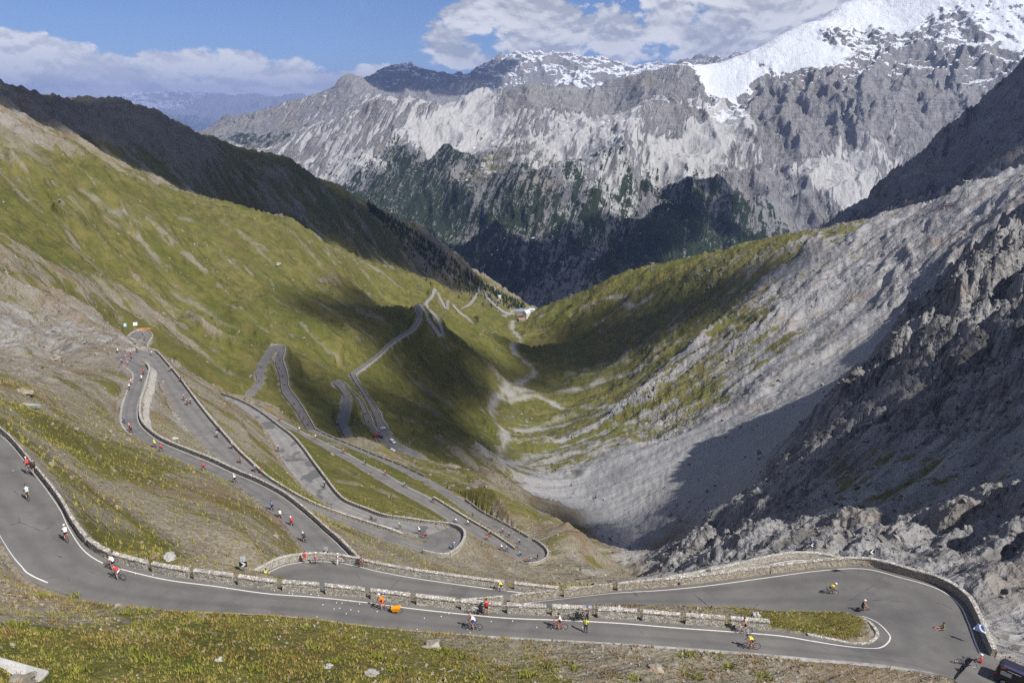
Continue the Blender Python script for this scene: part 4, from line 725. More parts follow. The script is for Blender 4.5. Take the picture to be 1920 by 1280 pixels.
def paint_mat():
    t = NT('road_paint'); n = t.noise(t.pos(), 5.0, 6, .65); return t.bsdf(t.mix(t.mr(n, .30, .46), (.28, .27, .26), (.62, .60, .57)), .7, None, .2)
MAT_PAINT = paint_mat()
cm = NT('weathered_concrete'); MAT_CONC = cm.bsdf(cm.ramp(cm.noise(cm.pos(), 1.1, 8, .65), [(.3, (.16, .155, .145)), (.5, (.30, .29, .275)), (.7, (.43, .42, .40))]), .92, cm.bump(cm.noise(cm.pos(), 6, 5, .6), .5, .05), .15)
def seg(k, a, b): L, R = ROAD3[k]; sub = 8 if k in ('near', 'second') else 5; return L[a * sub:b * sub + 1], R[a * sub:b * sub + 1]
def line_strip(name, L, R, side, off, w, mat=None, dz=.022):
    A, B = (L, R) if side == 0 else (R, L); W = np.linalg.norm((B - A)[:, :2], axis=1); V = []
    for o in (off, off + w):
        s = np.clip(o / W, 0, 1); q = A + (B - A) * s[:, None]; q[:, 2] += .03 * (1 - (2 * s - 1) ** 2) + dz + .004 * fbm(q[:, 0] / 3, q[:, 1] / 3, 2, 9); V.append(q)
    n = len(L); V = np.concatenate(V); F_ = [(i, i + 1, n + i + 1, n + i) for i in range(n - 1)]
    if (np.cross(V[1] - V[0], V[n] - V[0]))[2] < 0: F_ = [f[::-1] for f in F_]
    return tag(obj(name, mesh_np(name, V, F_, [mat or MAT_PAINT], False)), kind='structure')
L_, R_ = seg('near', 0, 24); line_strip('road_line', L_, R_, 0, .62, .15)
L_, R_ = seg('near', 0, 9); line_strip('road_line', L_, R_, 1, .55, .18)
L_, R_ = seg('near', 24, 34); offv = np.interp(np.linspace(0, 1, len(L_)), [0, .3, .6, .85, 1], [.62, .9, 1.0, .6, .25]); line_strip('road_line', L_, R_, 0, offv, .16)
L_, R_ = seg('near', 30, 45); line_strip('road_line', L_, R_, 1, .75, .16)
L_, R_ = seg('second', 1, 22); line_strip('road_line', L_, R_, 0, .45, .15)
L_, R_ = seg('third', 0, 20); line_strip('road_line', L_, R_, 0, .45, .12)
L_, R_ = seg('fifth', 1, 9); line_strip('road_line', L_, R_, 0, .15, .35, MAT_CONC, .02)
L_, R_ = seg('fifth', 18, 30); line_strip('road_line', L_, R_, 1, .35, .16)
L_, R_ = seg('seventh', 10, 22); line_strip('road_line', L_, R_, 1, .25, .2)
def smooth_off(A, B, off, lift):
    """edge A pushed outwards (away from B) by off metres"""
    d = (A - B); d[:, 2] = 0; d /= np.linalg.norm(d, axis=1)[:, None]; q = A + d * np.asarray(off)[..., None]; q[:, 2] += lift; return q
def band(name, A, B, off0, off1, z0, z1, mat, jit=.08, kind='structure'):
    n = len(A); o0 = np.full(n, off0); o1 = off1 + jit * 2 * fbm(np.arange(n) * .37, np.zeros(n), 3, 77)
    P0 = smooth_off(A, B, o0, z0 - .25); P1 = smooth_off(A, B, o0, z0); P2 = smooth_off(A, B, (o0 + o1) / 2, (z0 + z1) / 2 + .02); P3 = smooth_off(A, B, o1, z1); P4 = smooth_off(A, B, o1 + .1, z1 - .5)
    V = np.concatenate([P0, P1, P2, P3, P4]); F_ = []
    for r in range(4): F_ += [(r * n + i, r * n + i + 1, (r + 1) * n + i + 1, (r + 1) * n + i) for i in range(n - 1)]
    me = mesh_np(name, V, F_, [mat], False); bm = bmesh.new(); bm.from_mesh(me); bmesh.ops.recalc_face_normals(bm, faces=bm.faces)
    if sum(f.normal.z for f in bm.faces) < 0: bmesh.ops.reverse_faces(bm, faces=bm.faces)
    bm.to_mesh(me); bm.free(); return tag(obj(name, me), kind=kind)
L_, R_ = seg('near', 13, 27); band('gutter', R_, L_, -.02, .85, .03, .16, MAT_CONC, .22)
L_, R_ = seg('near', 25, 34); band('kerb', L_, R_, .02, .38, .12, .13, MAT_COPE, .03)
L_, R_ = seg('third', 14, 22); band('gutter', R_, L_, -.02, .6, .03, .1, MAT_CONC, .1)
L_, R_ = seg('third', 13, 22); band('revetment', L_, R_, .62, 2.6, -.1, -1.7, MAT_COPE, .25)
# ---- parapets
def wall_mesh(name, C, N, h, th, down, mat, lift=0.0, res=.34, rough=.035, seed=0):
    """rubble wall along points C, outward normals N"""
    d = np.r_[0, np.cumsum(np.linalg.norm(np.diff(C, axis=0), axis=1))]; n = max(2, int(d[-1] / res)); t = np.linspace(0, d[-1], n + 1)
    C = np.stack([np.interp(t, d, C[:, i]) for i in range(3)], 1); N = np.stack([np.interp(t, d, N[:, i]) for i in range(2)], 1); N /= np.linalg.norm(N, axis=1)[:, None]
    nz = max(2, int(h / .3)); prof = [(0, -down)] + [(0 + .02 * k / nz, lift + (h - lift) * k / nz) for k in range(nz + 1)] + [(th * .5, h + .015)] + [(th - .02 * k / nz, lift + (h - lift) * (1 - k / nz)) for k in range(nz + 1)] + [(th, -down)]
    m = len(prof); V = np.zeros((n + 1, m, 3))
    for j, (o, z) in enumerate(prof):
        V[:, j, :2] = C[:, :2] + N * o; V[:, j, 2] = C[:, 2] + z
    V += (np.random.default_rng(seed).random(V.shape) - .5) * 2 * rough
    idx = np.arange((n + 1) * m).reshape(n + 1, m); Fq = [tuple(q) for q in np.stack([idx[:-1, :-1], idx[:-1, 1:], idx[1:, 1:], idx[1:, :-1]], -1).reshape(-1, 4)]
    Fq += [tuple(idx[0, ::-1]), tuple(idx[-1])]
    me = mesh_np(name, V.reshape(-1, 3), Fq, [mat], False); bm = bmesh.new(); bm.from_mesh(me); bmesh.ops.recalc_face_normals(bm, faces=bm.faces); bm.to_mesh(me); bm.free(); return me
WALLN = [0]
_o1 = ['first', 'second', 'third', 'fourth', 'fifth', 'sixth', 'seventh', 'eighth', 'ninth', 'tenth', 'eleventh', 'twelfth', 'thirteenth', 'fourteenth', 'fifteenth', 'sixteenth', 'seventeenth', 'eighteenth', 'nineteenth']
ORDW = _o1 + ['twentieth'] + ['twenty-' + q for q in _o1[:9]] + ['thirtieth'] + ['thirty-' + q for q in _o1[:9]] + ['fortieth'] + ['forty-' + q for q in _o1[:9]]
def parapet(A, B, label, group, blk, gap, h, th, down=.5, mat=None, coping=True, cuts=None, rails=False, set_back=.02, rough=.035, res=.34, cat='parapet', frm='from the left'):
    """walls standing along road edge A, on the side away from B"""
    d = np.r_[0, np.cumsum(np.linalg.norm(np.diff(A, axis=0), axis=1))]; tot = d[-1]; Nn = (A - B)[:, :2]; Nn /= np.linalg.norm(Nn, axis=1)[:, None]
    spans = []
    if cuts is not None: spans = [(a * tot, b * tot) for a, b in cuts]
    else:
        s = 0.0
        while s < tot - blk * .4:
            l = blk * random.uniform(.93, 1.07); spans.append((s, min(s + l, tot))); s += l + gap
    lst = []
    for q, (a, b) in enumerate(spans):
        t = np.linspace(a, b, max(2, int((b - a) / .6))); C = np.stack([np.interp(t, d, A[:, i]) for i in range(3)], 1); N = np.stack([np.interp(t, d, Nn[:, i]) for i in range(2)], 1)
        C[:, :2] += N * set_back; WALLN[0] += 1
        lab_q = label if len(spans) == 1 or q >= len(ORDW) else '%s, %s %s' % (label, ORDW[q], frm)
        body = obj('parapet_block', wall_mesh('parapet_block', C, N, h, th, down, mat or MAT_STONE, res=res, rough=rough, seed=WALLN[0])); tag(body, lab_q, cat, group)
        if coping:
            C2 = C.copy(); C2[:, 2] += h - .02; C2[:, :2] -= N * .04
            obj('coping', wall_mesh('coping', C2, N, .13, th + .08, 0, MAT_COPE, res=.55, rough=.018, seed=WALLN[0] + 500), body)
        if rails and q + 1 < len(spans):
            t2 = np.array([b - .12, spans[q + 1][0] + .12]); C3 = np.stack([np.interp(t2, d, A[:, i]) for i in range(3)], 1); N3 = np.stack([np.interp(t2, d, Nn[:, i]) for i in range(2)], 1); C3[:, :2] += N3 * (th * .5)
            r = empty('gap_rail', C3[0]); tag(r, 'dull steel double rail in a wall gap beside the nearest road, %s from the left' % ORDW[q], 'railing', 'steel rails between the near wall blocks')
            for zz in (.35, .72): tube('rail_bar', [(0, 0, zz), tuple(C3[1] - C3[0] + np.array([0, 0, zz]))], .035, MAT_STEEL, r)
        lst.append(body)
    return lst
def tube_np(pts, rad, k=6, cap=True):
    pts = [Vector(p) for p in pts]; n = len(pts); rad = rad if isinstance(rad, (list, tuple)) else [rad] * n; V = []; F_ = []
    up0 = Vector((0, 0, 1))
    for i, p in enumerate(pts):
        t = (pts[min(i + 1, n - 1)] - pts[max(i - 1, 0)]).normalized(); a = t.cross(up0)
        if a.length < .05: a = t.cross(Vector((1, 0, 0)))
        a.normalize(); b = t.cross(a)
        for j in range(k): V.append(p + (a * math.cos(2 * PI * j / k) + b * math.sin(2 * PI * j / k)) * rad[i])
    for i in range(n - 1):
        for j in range(k): F_.append((i * k + j, i * k + (j + 1) % k, (i + 1) * k + (j + 1) % k, (i + 1) * k + j))
    if cap: F_ += [tuple(range(k))[::-1], tuple(range((n - 1) * k, n * k))]
    return [tuple(v) for v in V], F_
def tube(name, pts, rad, mat, parent=None, k=6):
    V, F_ = tube_np(pts, rad, k); return obj(name, mesh_np(name, np.array(V), F_, [mat], True), parent)
MAT_STEEL = plain('dull_steel', (.32, .34, .33), .55, .4, .5)
L_, R_ = seg('near', 0, 9); parapet(L_, R_, 'grey stone parapet block on the left rise of the nearest road', 'parapet blocks on the left rise of the nearest road', 4.0, .35, .95, .55, frm='from far end')
L_, R_ = seg('near', 9, 24); parapet(L_, R_, 'grey stone parapet block in the row beside the nearest straight', 'parapet blocks along the nearest straight', 4.25, .62, 1.0, .5, rails=True)
L_, R_ = seg('near', 30, 45)
parapet(R_, L_, 'warm grey stone parapet outside the right-hand hairpin', 'parapet lengths of the right-hand hairpin', 4, .3, 1.05, .5, 1.2, MAT_STONE_W, cuts=[(0, .45), (.452, .60), (.604, .70), (.712, .785), (.80, .87), (.885, .955), (.97, 1.0)], frm='from the van end')
L_, R_ = seg('second', 0, 22)
parapet(L_, R_, 'pale grey stone parapet length along the second road level', 'parapet lengths of the second road level', 4.2, .55, 1.0, .5, 1.5, MAT_STONE, cuts=[(0, .405), (.42, .485), (.50, .565), (.58, .64), (.655, .72), (.73, 1.0)])
L_, R_ = seg('third', 0, 21); parapet(L_, R_, 'stone parapet block on the road under the left hillside', 'parapet blocks on the road down to the upper left bend', 4.6, .32, .95, .55, .6, frm='from near end')
L_, R_ = seg('third', 24, 44); parapet(R_, L_, 'stone parapet block on the road leaving the upper left bend', 'parapet blocks on the road out of the upper left bend', 4.6, .32, .95, .55, .6, frm='from far end')
L_, R_ = seg('third', 45, 50); parapet(L_, R_, 'pale stone parapet length round the small middle hairpin', 'parapet lengths round the middle hairpin', 7.0, .2, 1.0, .6, 3.0, frm='from near end')
L_, R_ = seg('third', 50, 66); parapet(L_, R_, 'stone parapet block beside the patched pale road', 'parapet blocks along the patched road', 4.6, .35, .95, .55, .6, frm='from near end')
L_, R_ = seg('fifth', 9, 14); parapet(L_, R_, 'low parapet block between the lower hairpin strands', 'median parapet blocks at the lower hairpin', 6.2, .5, .9, .5, .6)
L_, R_ = seg('fifth', 15, 20); parapet(R_, L_, 'stone parapet length round the outside of the lower hairpin', 'parapet lengths round the lower hairpin', 9.0, .25, 1.0, .5, 1.5, frm='from near end')
L_, R_ = seg('fifth', 20, 23); parapet(R_, L_, 'stone parapet block on the valley side above the knoll', 'parapet blocks above the knoll', 4.8, .6, 1.0, .5, .8, frm='from near end')
L_, R_ = seg('fifth', 25, 31); parapet(R_, L_, 'dark gapped stone parapet block along the sunlit ridge road', 'parapet blocks along the ridge road', 5.2, .9, 1.0, .5, .8, frm='from near end')
L_, R_ = seg('sixth', 6, 15); parapet(L_, R_, 'thin pale parapet length along the far narrow hairpin road', 'parapet lengths of the far narrow hairpin', 30, .3, .8, .6, 2.0, MAT_COPE, False, res=1.5, frm='from its upper end')
L_, R_ = seg('fourth', 0, 9); parapet(L_, R_, 'pale parapet round the small bend with the orange fence', 'parapet lengths of the small far bend', 30, .3, .8, .6, 2.0, MAT_COPE, False, res=1.5, frm='from its upper end')
L_, R_ = seg('seventh', 9, 14); parapet(R_, L_, 'thin pale parapet beside the shaded strand of the valley road', 'parapet lengths of the valley road', 40, .3, .8, .6, 2.0, MAT_COPE, False, res=1.5, frm='from its upper end')
L_, R_ = seg('seventh', 16, 27); parapet(R_, L_, 'thin pale parapet on the outer strand of the valley road', 'parapet lengths of the outer valley strand', 60, .3, .8, .6, 3.0, MAT_COPE, False, res=1.5, frm='from its upper end')
# ------------------------------------------------------------------ loose ground cover near the viewpoint
def ground_pts(n, u0, u1, v0, v1, dens=None, seed=0):
    rg = np.random.default_rng(seed); out = []
    while len(out) < n:
        u = rg.uniform(u0, u1); v = rg.uniform(v0, v1)
        p = hit(u, v, t0=30, t1=330); e = zgrid(EDGE, p[0], p[1])
        if e < .9: continue
        if dens is not None and rg.random() > dens(p, u, v): continue
        out.append((p[0], p[1], float(zgrid(ZF, p[0], p[1]))))
    return out
def ground_pts_fast(n, rmin, rmax, th0, th1, seed, keep):
    """even scatter over the plan of the terrain"""
    rg = np.random.default_rng(seed); r = np.sqrt(rg.uniform(rmin ** 2, rmax ** 2, n * 8)); th = rg.uniform(th0, th1, n * 8); x = r * np.sin(th); y = r * np.cos(th)
    e = zgrid(EDGE, x, y); g = zgrid(GR, x, y); z = zgrid(ZF, x, y); m = keep(x, y, z, e, g, rg.random(len(x))) ; i = np.argwhere(m)[:, 0][:n]
    return np.stack([x[i], y[i], z[i]], 1)
def tufts(name, pts, hmin, hmax, blades, mat, seed, spread=.45, wid=.10):
    rg = np.random.default_rng(seed); V = []; n = 0
    for (x, y, z) in pts:
        h0 = rg.uniform(hmin, hmax)
        for b in range(blades):
            a = rg.uniform(0, 6.283); h = h0 * rg.uniform(.6, 1.1); o = h0 * spread * rg.uniform(.1, 1); l = h * rg.uniform(.25, .8); w = h * wid * rg.uniform(.7, 1.4)
            ca, sa = math.cos(a), math.sin(a); bx, by = x + ca * o, y + sa * o; zb = float(z) - .05
            V += [(bx - sa * w, by + ca * w, zb), (bx + sa * w, by - ca * w, zb), (bx + ca * l, by + sa * l, zb + h)]
    V = np.array(V); Fc = np.arange(len(V)).reshape(-1, 3)
    return tag(obj(name, mesh_np(name, V, Fc, [mat], False)), kind='stuff')
def leaf_mat(name, a, b, c):
    t = NT(name); n = t.noise(t.pos(), 1.6, 4, .6); col = t.ramp(n, [(.3, a), (.5, b), (.7, c)]); t.bsdf(col, .85, None, .15)
    return t.m
MAT_TUFT_G = leaf_mat('green_tuft', (.13, .135, .024), (.22, .215, .04), (.31, .29, .065)); MAT_TUFT_Y = leaf_mat('straw_tuft', (.22, .18, .045), (.33, .27, .075), (.44, .36, .12)); MAT_TUFT_R = leaf_mat('rust_tuft', (.13, .085, .03), (.20, .135, .05), (.27, .19, .08))
near_k = lambda lo: (lambda x, y, z, e, g, r: (e > 1.0) & (y < 82) & (z > -56) & (r < (g - lo) * 1.9 * np.clip(.45 + 1.6 * fbm(x / 3.5, y / 3.5, 3, int(lo * 1000)), .05, 1.3)))
P_ = ground_pts_fast(9000, 42, 92, -.74, .66, 21, near_k(.15)); tufts('grass', P_, .12, .34, 7, MAT_TUFT_G, 1)
P_ = ground_pts_fast(9000, 42, 92, -.74, .66, 22, near_k(.2)); tufts('dry_grass', P_, .12, .32, 7, MAT_TUFT_Y, 2)
P_ = ground_pts_fast(5200, 42, 92, -.74, .66, 23, lambda x, y, z, e, g, r: (e > .7) & (z > -56) & (r < .5) & (fbm(x / 5, y / 5, 3, 171) > .08)); tufts('rusty_grass', P_, .15, .42, 8, MAT_TUFT_R, 3)
P_ = ground_pts_fast(6000, 85, 240, -.74, .35, 24, lambda x, y, z, e, g, r: (e > 1.5) & (r < (g - .2) * 1.3) & (x < 20)); tufts('slope_grass', P_, .3, .7, 6, MAT_TUFT_G, 4)
P_ = ground_pts_fast(3500, 85, 240, -.74, .35, 25, lambda x, y, z, e, g, r: (e > 1.5) & (r < (g - .15) * 1.3) & (x < 20)); tufts('slope_dry_grass', P_, .3, .7, 6, MAT_TUFT_Y, 5)
# broad-leaved clumps standing out of the turf
CL = [(285,1240,.9),(250,1222,.6),(30,1172,.9),(70,1186,.8),(245,1150,.8),(275,1146,.7),(575,1178,.8),(650,1198,.7),(720,1235,1.0),(740,1255,.8),(835,1222,.9),(860,1232,.7),(710,1232,.7),(1030,1250,.9),(1075,1252,1.0),(985,1268,.9),(1290,1232,.8),(1365,1250,.7),(900,1270,.9),(620,1240,.6),(480,1255,.6),(360,1258,.8),(1180,1275,.9),(1300,1268,.9),(590,1218,.8),(150,1258,.7),(1440,1272,.8),(140,1120,.6),(80,1118,.6),(1345,1230,.7)]
pts_ = []
for u, v, s in CL:
    c = hit(u, v, t0=30)
    for q in range(int(17 * s)): 
        x, y = c[0] + random.gauss(0, .55 * s), c[1] + random.gauss(0, .5 * s); pts_.append((x, y, float(zgrid(ZF, x, y))))
tufts('leafy_clumps', pts_, .25, .55, 7, leaf_mat('lush_leaf', (.10, .12, .018), (.165, .18, .03), (.24, .24, .05)), 6, .5, .16)
# stones
def stones(name, pts, smin, smax, mat, seed, flat=.6, grow=0.0):
    rg = np.random.default_rng(seed); base = np.array([(1, 0, 0), (-1, 0, 0), (0, 1, 0), (0, -1, 0), (0, 0, 1), (0, 0, -1), (.7, .7, .3), (-.7, .6, .35), (.6, -.7, .3), (-.6, -.7, .35)], float)
    fc = [(4, 0, 6), (4, 6, 2), (4, 2, 7), (4, 7, 1), (4, 1, 9), (4, 9, 3), (4, 3, 8), (4, 8, 0), (5, 6, 0), (5, 2, 6), (5, 7, 2), (5, 1, 7), (5, 9, 1), (5, 3, 9), (5, 8, 3), (5, 0, 8)]
    cube = np.array([(-1, -1, -1), (1, -1, -1), (1, 1, -1), (-1, 1, -1), (-1, -1, 1), (1, -1, 1), (1, 1, 1), (-1, 1, 1)], float) * .72
    cfc = [(0, 2, 1), (0, 3, 2), (4, 5, 6), (4, 6, 7), (0, 1, 5), (0, 5, 4), (1, 2, 6), (1, 6, 5), (2, 3, 7), (2, 7, 6), (3, 0, 4), (3, 4, 7)]
    base, fc = cube, cfc; V = []; Fc = []; n = len(base)
    sz = smin * (smax / smin) ** (rg.random(len(pts)) ** 2.2)
    for i, (p, s) in enumerate(zip(pts, sz)):
        s = s * (1 + grow * math.hypot(p[0], p[1])); qq = rg.normal(size=4); qq /= np.linalg.norm(qq); w_, x_, y_, z_ = qq
        R_m = np.array([[1 - 2 * (y_ * y_ + z_ * z_), 2 * (x_ * y_ - z_ * w_), 2 * (x_ * z_ + y_ * w_)], [2 * (x_ * y_ + z_ * w_), 1 - 2 * (x_ * x_ + z_ * z_), 2 * (y_ * z_ - x_ * w_)], [2 * (x_ * z_ - y_ * w_), 2 * (y_ * z_ + x_ * w_), 1 - 2 * (x_ * x_ + y_ * y_)]])
        q = (base * (s * rg.uniform(.6, 1.35, 3) * np.array([1, .8, flat])) + s * .3 * rg.normal(size=(n, 3)) * np.array([1, 1, flat])) @ R_m.T + np.array(p) + np.array([0, 0, s * .02]); V.append(q); Fc.append(np.array(fc) + i * n)
    return tag(obj(name, mesh_np(name, np.concatenate(V), np.concatenate(Fc), [mat], False)), kind='stuff')
def rock_mat(name, cols):
    t = NT(name); p = t.pos(); v = t.voro(p, .9, 'F1', 1, 'Color'); sep = t.n('ShaderNodeSeparateColor'); t.put(sep.inputs[0], v); n = t.noise(p, 9, 5, .6)
    c = t.ramp(sep.outputs[0], [(i / (len(cols) - 1), q) for i, q in enumerate(cols)]); c = t.mix(t.mr(n, .3, .7, .35, 0), c, (.06, .055, .05)); return t.bsdf(c, .9, t.bump(n, .5, .06), .15)
MAT_SCHIST = rock_mat('schist_stone', [(.15, .135, .11), (.25, .225, .185), (.35, .32, .27), (.30, .205, .13), (.43, .40, .35)]); MAT_LIME = rock_mat('limestone_block', [(.15, .147, .145), (.22, .216, .212), (.29, .284, .278), (.22, .195, .17)])
MAT_SCHIST_D = rock_mat('dull_schist_stone', [(.15, .132, .10), (.22, .195, .15), (.30, .265, .205), (.26, .19, .12), (.35, .315, .26)])
P_ = ground_pts_fast(9000, 42, 92, -.74, .70, 31, lambda x, y, z, e, g, r: (e > .35) & (z > -57) & (r < np.clip(1.15 - g * 1.15, .06, 1) * np.clip(.35 + 1.2 * fbm(x / 6, y / 6, 3, 181), .1, 1.2))); stones('stones', P_, .05, .24, MAT_SCHIST, 1, .5)
P_ = ground_pts_fast(8000, 88, 430, -.78, .30, 32, lambda x, y, z, e, g, r: (e > .8) & (r < .8 - g)); stones('slope_stones', P_, .07, .42, MAT_SCHIST_D, 2, .6, .003)
P_ = ground_pts_fast(9000, 90, 520, .12, .68, 33, lambda x, y, z, e, g, r: (e > 2) & (zgrid(LI, x, y) > .7) & (r < 1.2 * zgrid(RU, x, y) - .1)); stones('limestone_blocks', P_, .10, .60, MAT_LIME, 3, .7, .004)
P_ = ground_pts_fast(3200, 240, 1150, -.75, -.02, 34, lambda x, y, z, e, g, r: (e > 4) & (r < .15 + .9 * np.clip(fbm(x / 60, y / 60, 3, 191) + .15, 0, 1))); stones('hillside_stones', P_, .25, 1.2, MAT_SCHIST_D, 4, .6, .0005)
P_ = ground_pts_fast(1800, 500, 1300, -.05, .55, 35, lambda x, y, z, e, g, r: (e > 4) & (r < .1 + .9 * np.clip(fbm(x / 70, y / 70, 3, 192) + .2, 0, 1))); stones('valley_stones', P_, .3, 1.9, MAT_LIME, 5, .6, .0004)
# a few boulders one can point at
def boulder(u, v, s, label, mat, flat=.6, seed=0):
    c = hit(u, v, t0=30); bm = bmesh.new(); bmesh.ops.create_icosphere(bm, subdivisions=3, radius=1.0); rg = np.random.default_rng(seed); ax = rg.uniform(.75, 1.25, 3)
    co = np.array([q.co[:] for q in bm.verts]); n = fbm(co[:, 0] * 1.2 + seed, co[:, 1] * 1.2 + co[:, 2], 4, seed)
    for q, k in zip(bm.verts, n): q.co = Vector((q.co.x * ax[0], q.co.y * ax[1], q.co.z * flat)) * s * (1 + .7 * float(k))
    me = bpy.data.meshes.new('boulder'); bm.to_mesh(me); bm.free(); me.materials.append(mat); return tag(obj('boulder', me, None, (c[0], c[1], float(zgrid(ZF, c[0], c[1])) + s * .15)), label, 'boulder')
MAT_PALE = rock_mat('pale_rock', [(.30, .29, .28), (.42, .41, .39), (.52, .51, .49)])
boulder(317, 1047, .75, 'pale rounded boulder lying in grass just above the near stone parapet', MAT_PALE, .7, 1)
boulder(410, 1238, .34, 'small pale stone lying in dry grass of the lower left slope', MAT_PALE, .5, 2); boulder(616, 1250, .4, 'grey stone on the grassy slope below the orange rider', MAT_PALE, .6, 3)
boulder(696, 1264, .5, 'pale split stone on the grass near the bottom edge centre', MAT_PALE, .6, 4); boulder(1230, 1256, .6, 'flat grey slab of rock among rubble below the near road', MAT_SCHIST, .3, 5)
boulder(810, 1212, .8, 'low grey rock hump in grass below the near road gutter', MAT_SCHIST, .35, 6); boulder(1418, 1154, .45, 'white stone on the grass strip between near road and hairpin', MAT_PALE, .6, 7)
boulder(1135, 1078, .5, 'lone pale stone on the grey slope under the lower hairpin', MAT_PALE, .6, 8); boulder(46, 738, 1.8, 'dark rock outcrop on the left hillside above the concrete slab', MAT_SCHIST, .55, 9); boulder(105, 673, 2.0, 'dark jagged rock outcrop high on the left hillside', MAT_SCHIST, .5, 10)
boulder(953, 1068, 1.0, 'round grey boulder half sunk in the gully slope below the lower hairpin', MAT_SCHIST, .6, 11); boulder(522, 496, 3.2, 'white rock lump alone on the upper green slope', MAT_PALE, .45, 12); boulder(327, 823, .9, 'flat white stone on the grass wedge between the two road strands', MAT_PALE, .35, 13)
# ------------------------------------------------------------------ slabs
def box_mesh(name, sx, sy, sz, mat, bev=.03, org=(0, 0, .5)):
    bm = bmesh.new(); bmesh.ops.create_cube(bm, size=1.0)
    for v in bm.verts: v.co = Vector((v.co.x * sx, v.co.y * sy, (v.co.z + org[2]) * sz))
    if bev: bmesh.ops.bevel(bm, geom=bm.edges[:], offset=bev, segments=1, affect='EDGES')
    me = bpy.data.meshes.new(name); bm.to_mesh(me); bm.free(); me.materials.append(mat); return me
c = hit(57, 762, t0=60); o = obj('concrete_slab', box_mesh('concrete_slab', 4.6, 1.0, .7, MAT_PALE, .06), None, (c[0], c[1], float(zgrid(ZF, c[0], c[1])) - .1)); o.rotation_euler = (0, .03, -.12); tag(o, 'long pale concrete slab lying on the left hillside above the near road', 'concrete slab')
c = hit(35, 1262, t0=30); o = obj('rock_slab', box_mesh('rock_slab', 5.2, 2.0, .35, MAT_PALE, .08), None, (c[0] - .6, c[1] - .2, float(zgrid(ZF, c[0], c[1])) - .05)); o.rotation_euler = (.18, .1, -.22); tag(o, 'pale flat rock slab at the bottom left corner', 'rock slab')
boulder(45, 1278, .8, 'dark boulder resting on the pale slab at the bottom left corner', MAT_SCHIST, .6, 15)
# ------------------------------------------------------------------ colours for people and machines
_mc = {}
def cmat(name, col, rough=.6, spec=.3, metal=0.0):
    if name not in _mc: _mc[name] = plain(name, col, rough, spec, metal, .12, 14)
    return _mc[name]
SKIN = cmat('skin', (.45, .25, .17)); BLACK = cmat('black_cloth', (.015, .015, .018)); DARK = cmat('dark_cloth', (.035, .035, .045)); WHITE = cmat('white_cloth', (.78, .78, .80)); RED = cmat('red_cloth', (.55, .03, .035)); YEL = cmat('yellow_cloth', (.75, .62, .03)); HIVIS = cmat('hivis_cloth', (.62, .85, .05)); ORA = cmat('orange_cloth', (.85, .17, .01)); BLU = cmat('blue_cloth', (.05, .14, .50)); LBLU = cmat('pale_blue_cloth', (.42, .58, .80)); GRN = cmat('green_cloth', (.10, .30, .03)); PINK = cmat('pink_cloth', (.65, .22, .28)); SHOE = cmat('shoe', (.03, .03, .03)); WSHOE = cmat('white_shoe', (.6, .6, .6)); HAIR = cmat('hair', (.035, .022, .014))
RUBBER = cmat('rubber', (.012, .012, .012), .8); ALU = cmat('bare_alloy', (.45, .46, .48), .35, .5, .8); FRB = cmat('black_frame', (.02, .02, .022), .35, .5); FRW = cmat('white_frame', (.75, .75, .75), .35, .5); FRR = cmat('red_frame', (.5, .02, .02), .35, .5); BAG = cmat('bag_fabric', (.02, .02, .022), .8)
# ------------------------------------------------------------------ bicycle
def join_tubes(name, lst, mat, k=6):
    V = []; Fc = []
    for pts, r in lst:
        v, f = tube_np(pts, r, k); n = len(V); V += v; Fc += [tuple(i + n for i in q) for q in f]
    return mesh_np(name, np.array(V), Fc, [mat], True)
def torus_np(R, r, n=20, k=5):
    V = []; Fc = []
    for i in range(n):
        a = 2 * PI * i / n
        for j in range(k):
            b = 2 * PI * j / k; q = R + r * math.cos(b); V.append((q * math.cos(a), r * math.sin(b), q * math.sin(a)))
    for i in range(n):
        for j in range(k): Fc.append((i * k + j, ((i + 1) % n) * k + j, ((i + 1) % n) * k + (j + 1) % k, i * k + (j + 1) % k))
    return V, Fc
def torus(name, R, r, mat, n=20, k=5):
    V, Fc = torus_np(R, r, n, k); return mesh_np(name, np.array(V), Fc, [mat], True)
ME = {}
ME['tyre'] = torus('tyre', .335, .021, RUBBER, 24, 5)
def wheel_me():
    V, Fc = torus_np(.305, .012, 24, 4)
    for i in range(14):
        a = 2 * PI * i / 14; v, f = tube_np([(.02 * math.cos(a), .02 * (-1) ** i, .02 * math.sin(a)), (.3 * math.cos(a + .15), 0, .3 * math.sin(a + .15))], .004, 3, False); n = len(V); V = list(V) + v; Fc += [tuple(j + n for j in q) for q in f]
    v, f = tube_np([(0, -.04, 0), (0, .04, 0)], .025, 8); n = len(V); V += v; Fc += [tuple(j + n for j in q) for q in f]
    return mesh_np('wheel', np.array(V), Fc, [ALU], True)
ME['wheel'] = wheel_me()
ME['frame'] = join_tubes('frame', [([(-.02, 0, .28), (-.16, 0, .80)], .017), ([(-.02, 0, .28), (.36, 0, .72)], .020), ([(-.14, 0, .76), (.35, 0, .86)], .016), ([(.36, 0, .70), (.345, 0, .90)], .021), ([(-.50, .05, .34), (-.02, .03, .28)], .010), ([(-.50, -.05, .34), (-.02, -.03, .28)], .010), ([(-.50, .05, .34), (-.15, .02, .77)], .009), ([(-.50, -.05, .34), (-.15, -.02, .77)], .009), ([(-.16, 0, .80), (-.185, 0, .93)], .013)], FRB)
ME['fork'] = join_tubes('fork', [([(.36, .0, .70), (.40, .05, .60), (.50, .055, .34)], .012), ([(.36, 0, .70), (.40, -.05, .60), (.50, -.055, .34)], .012)], FRB)
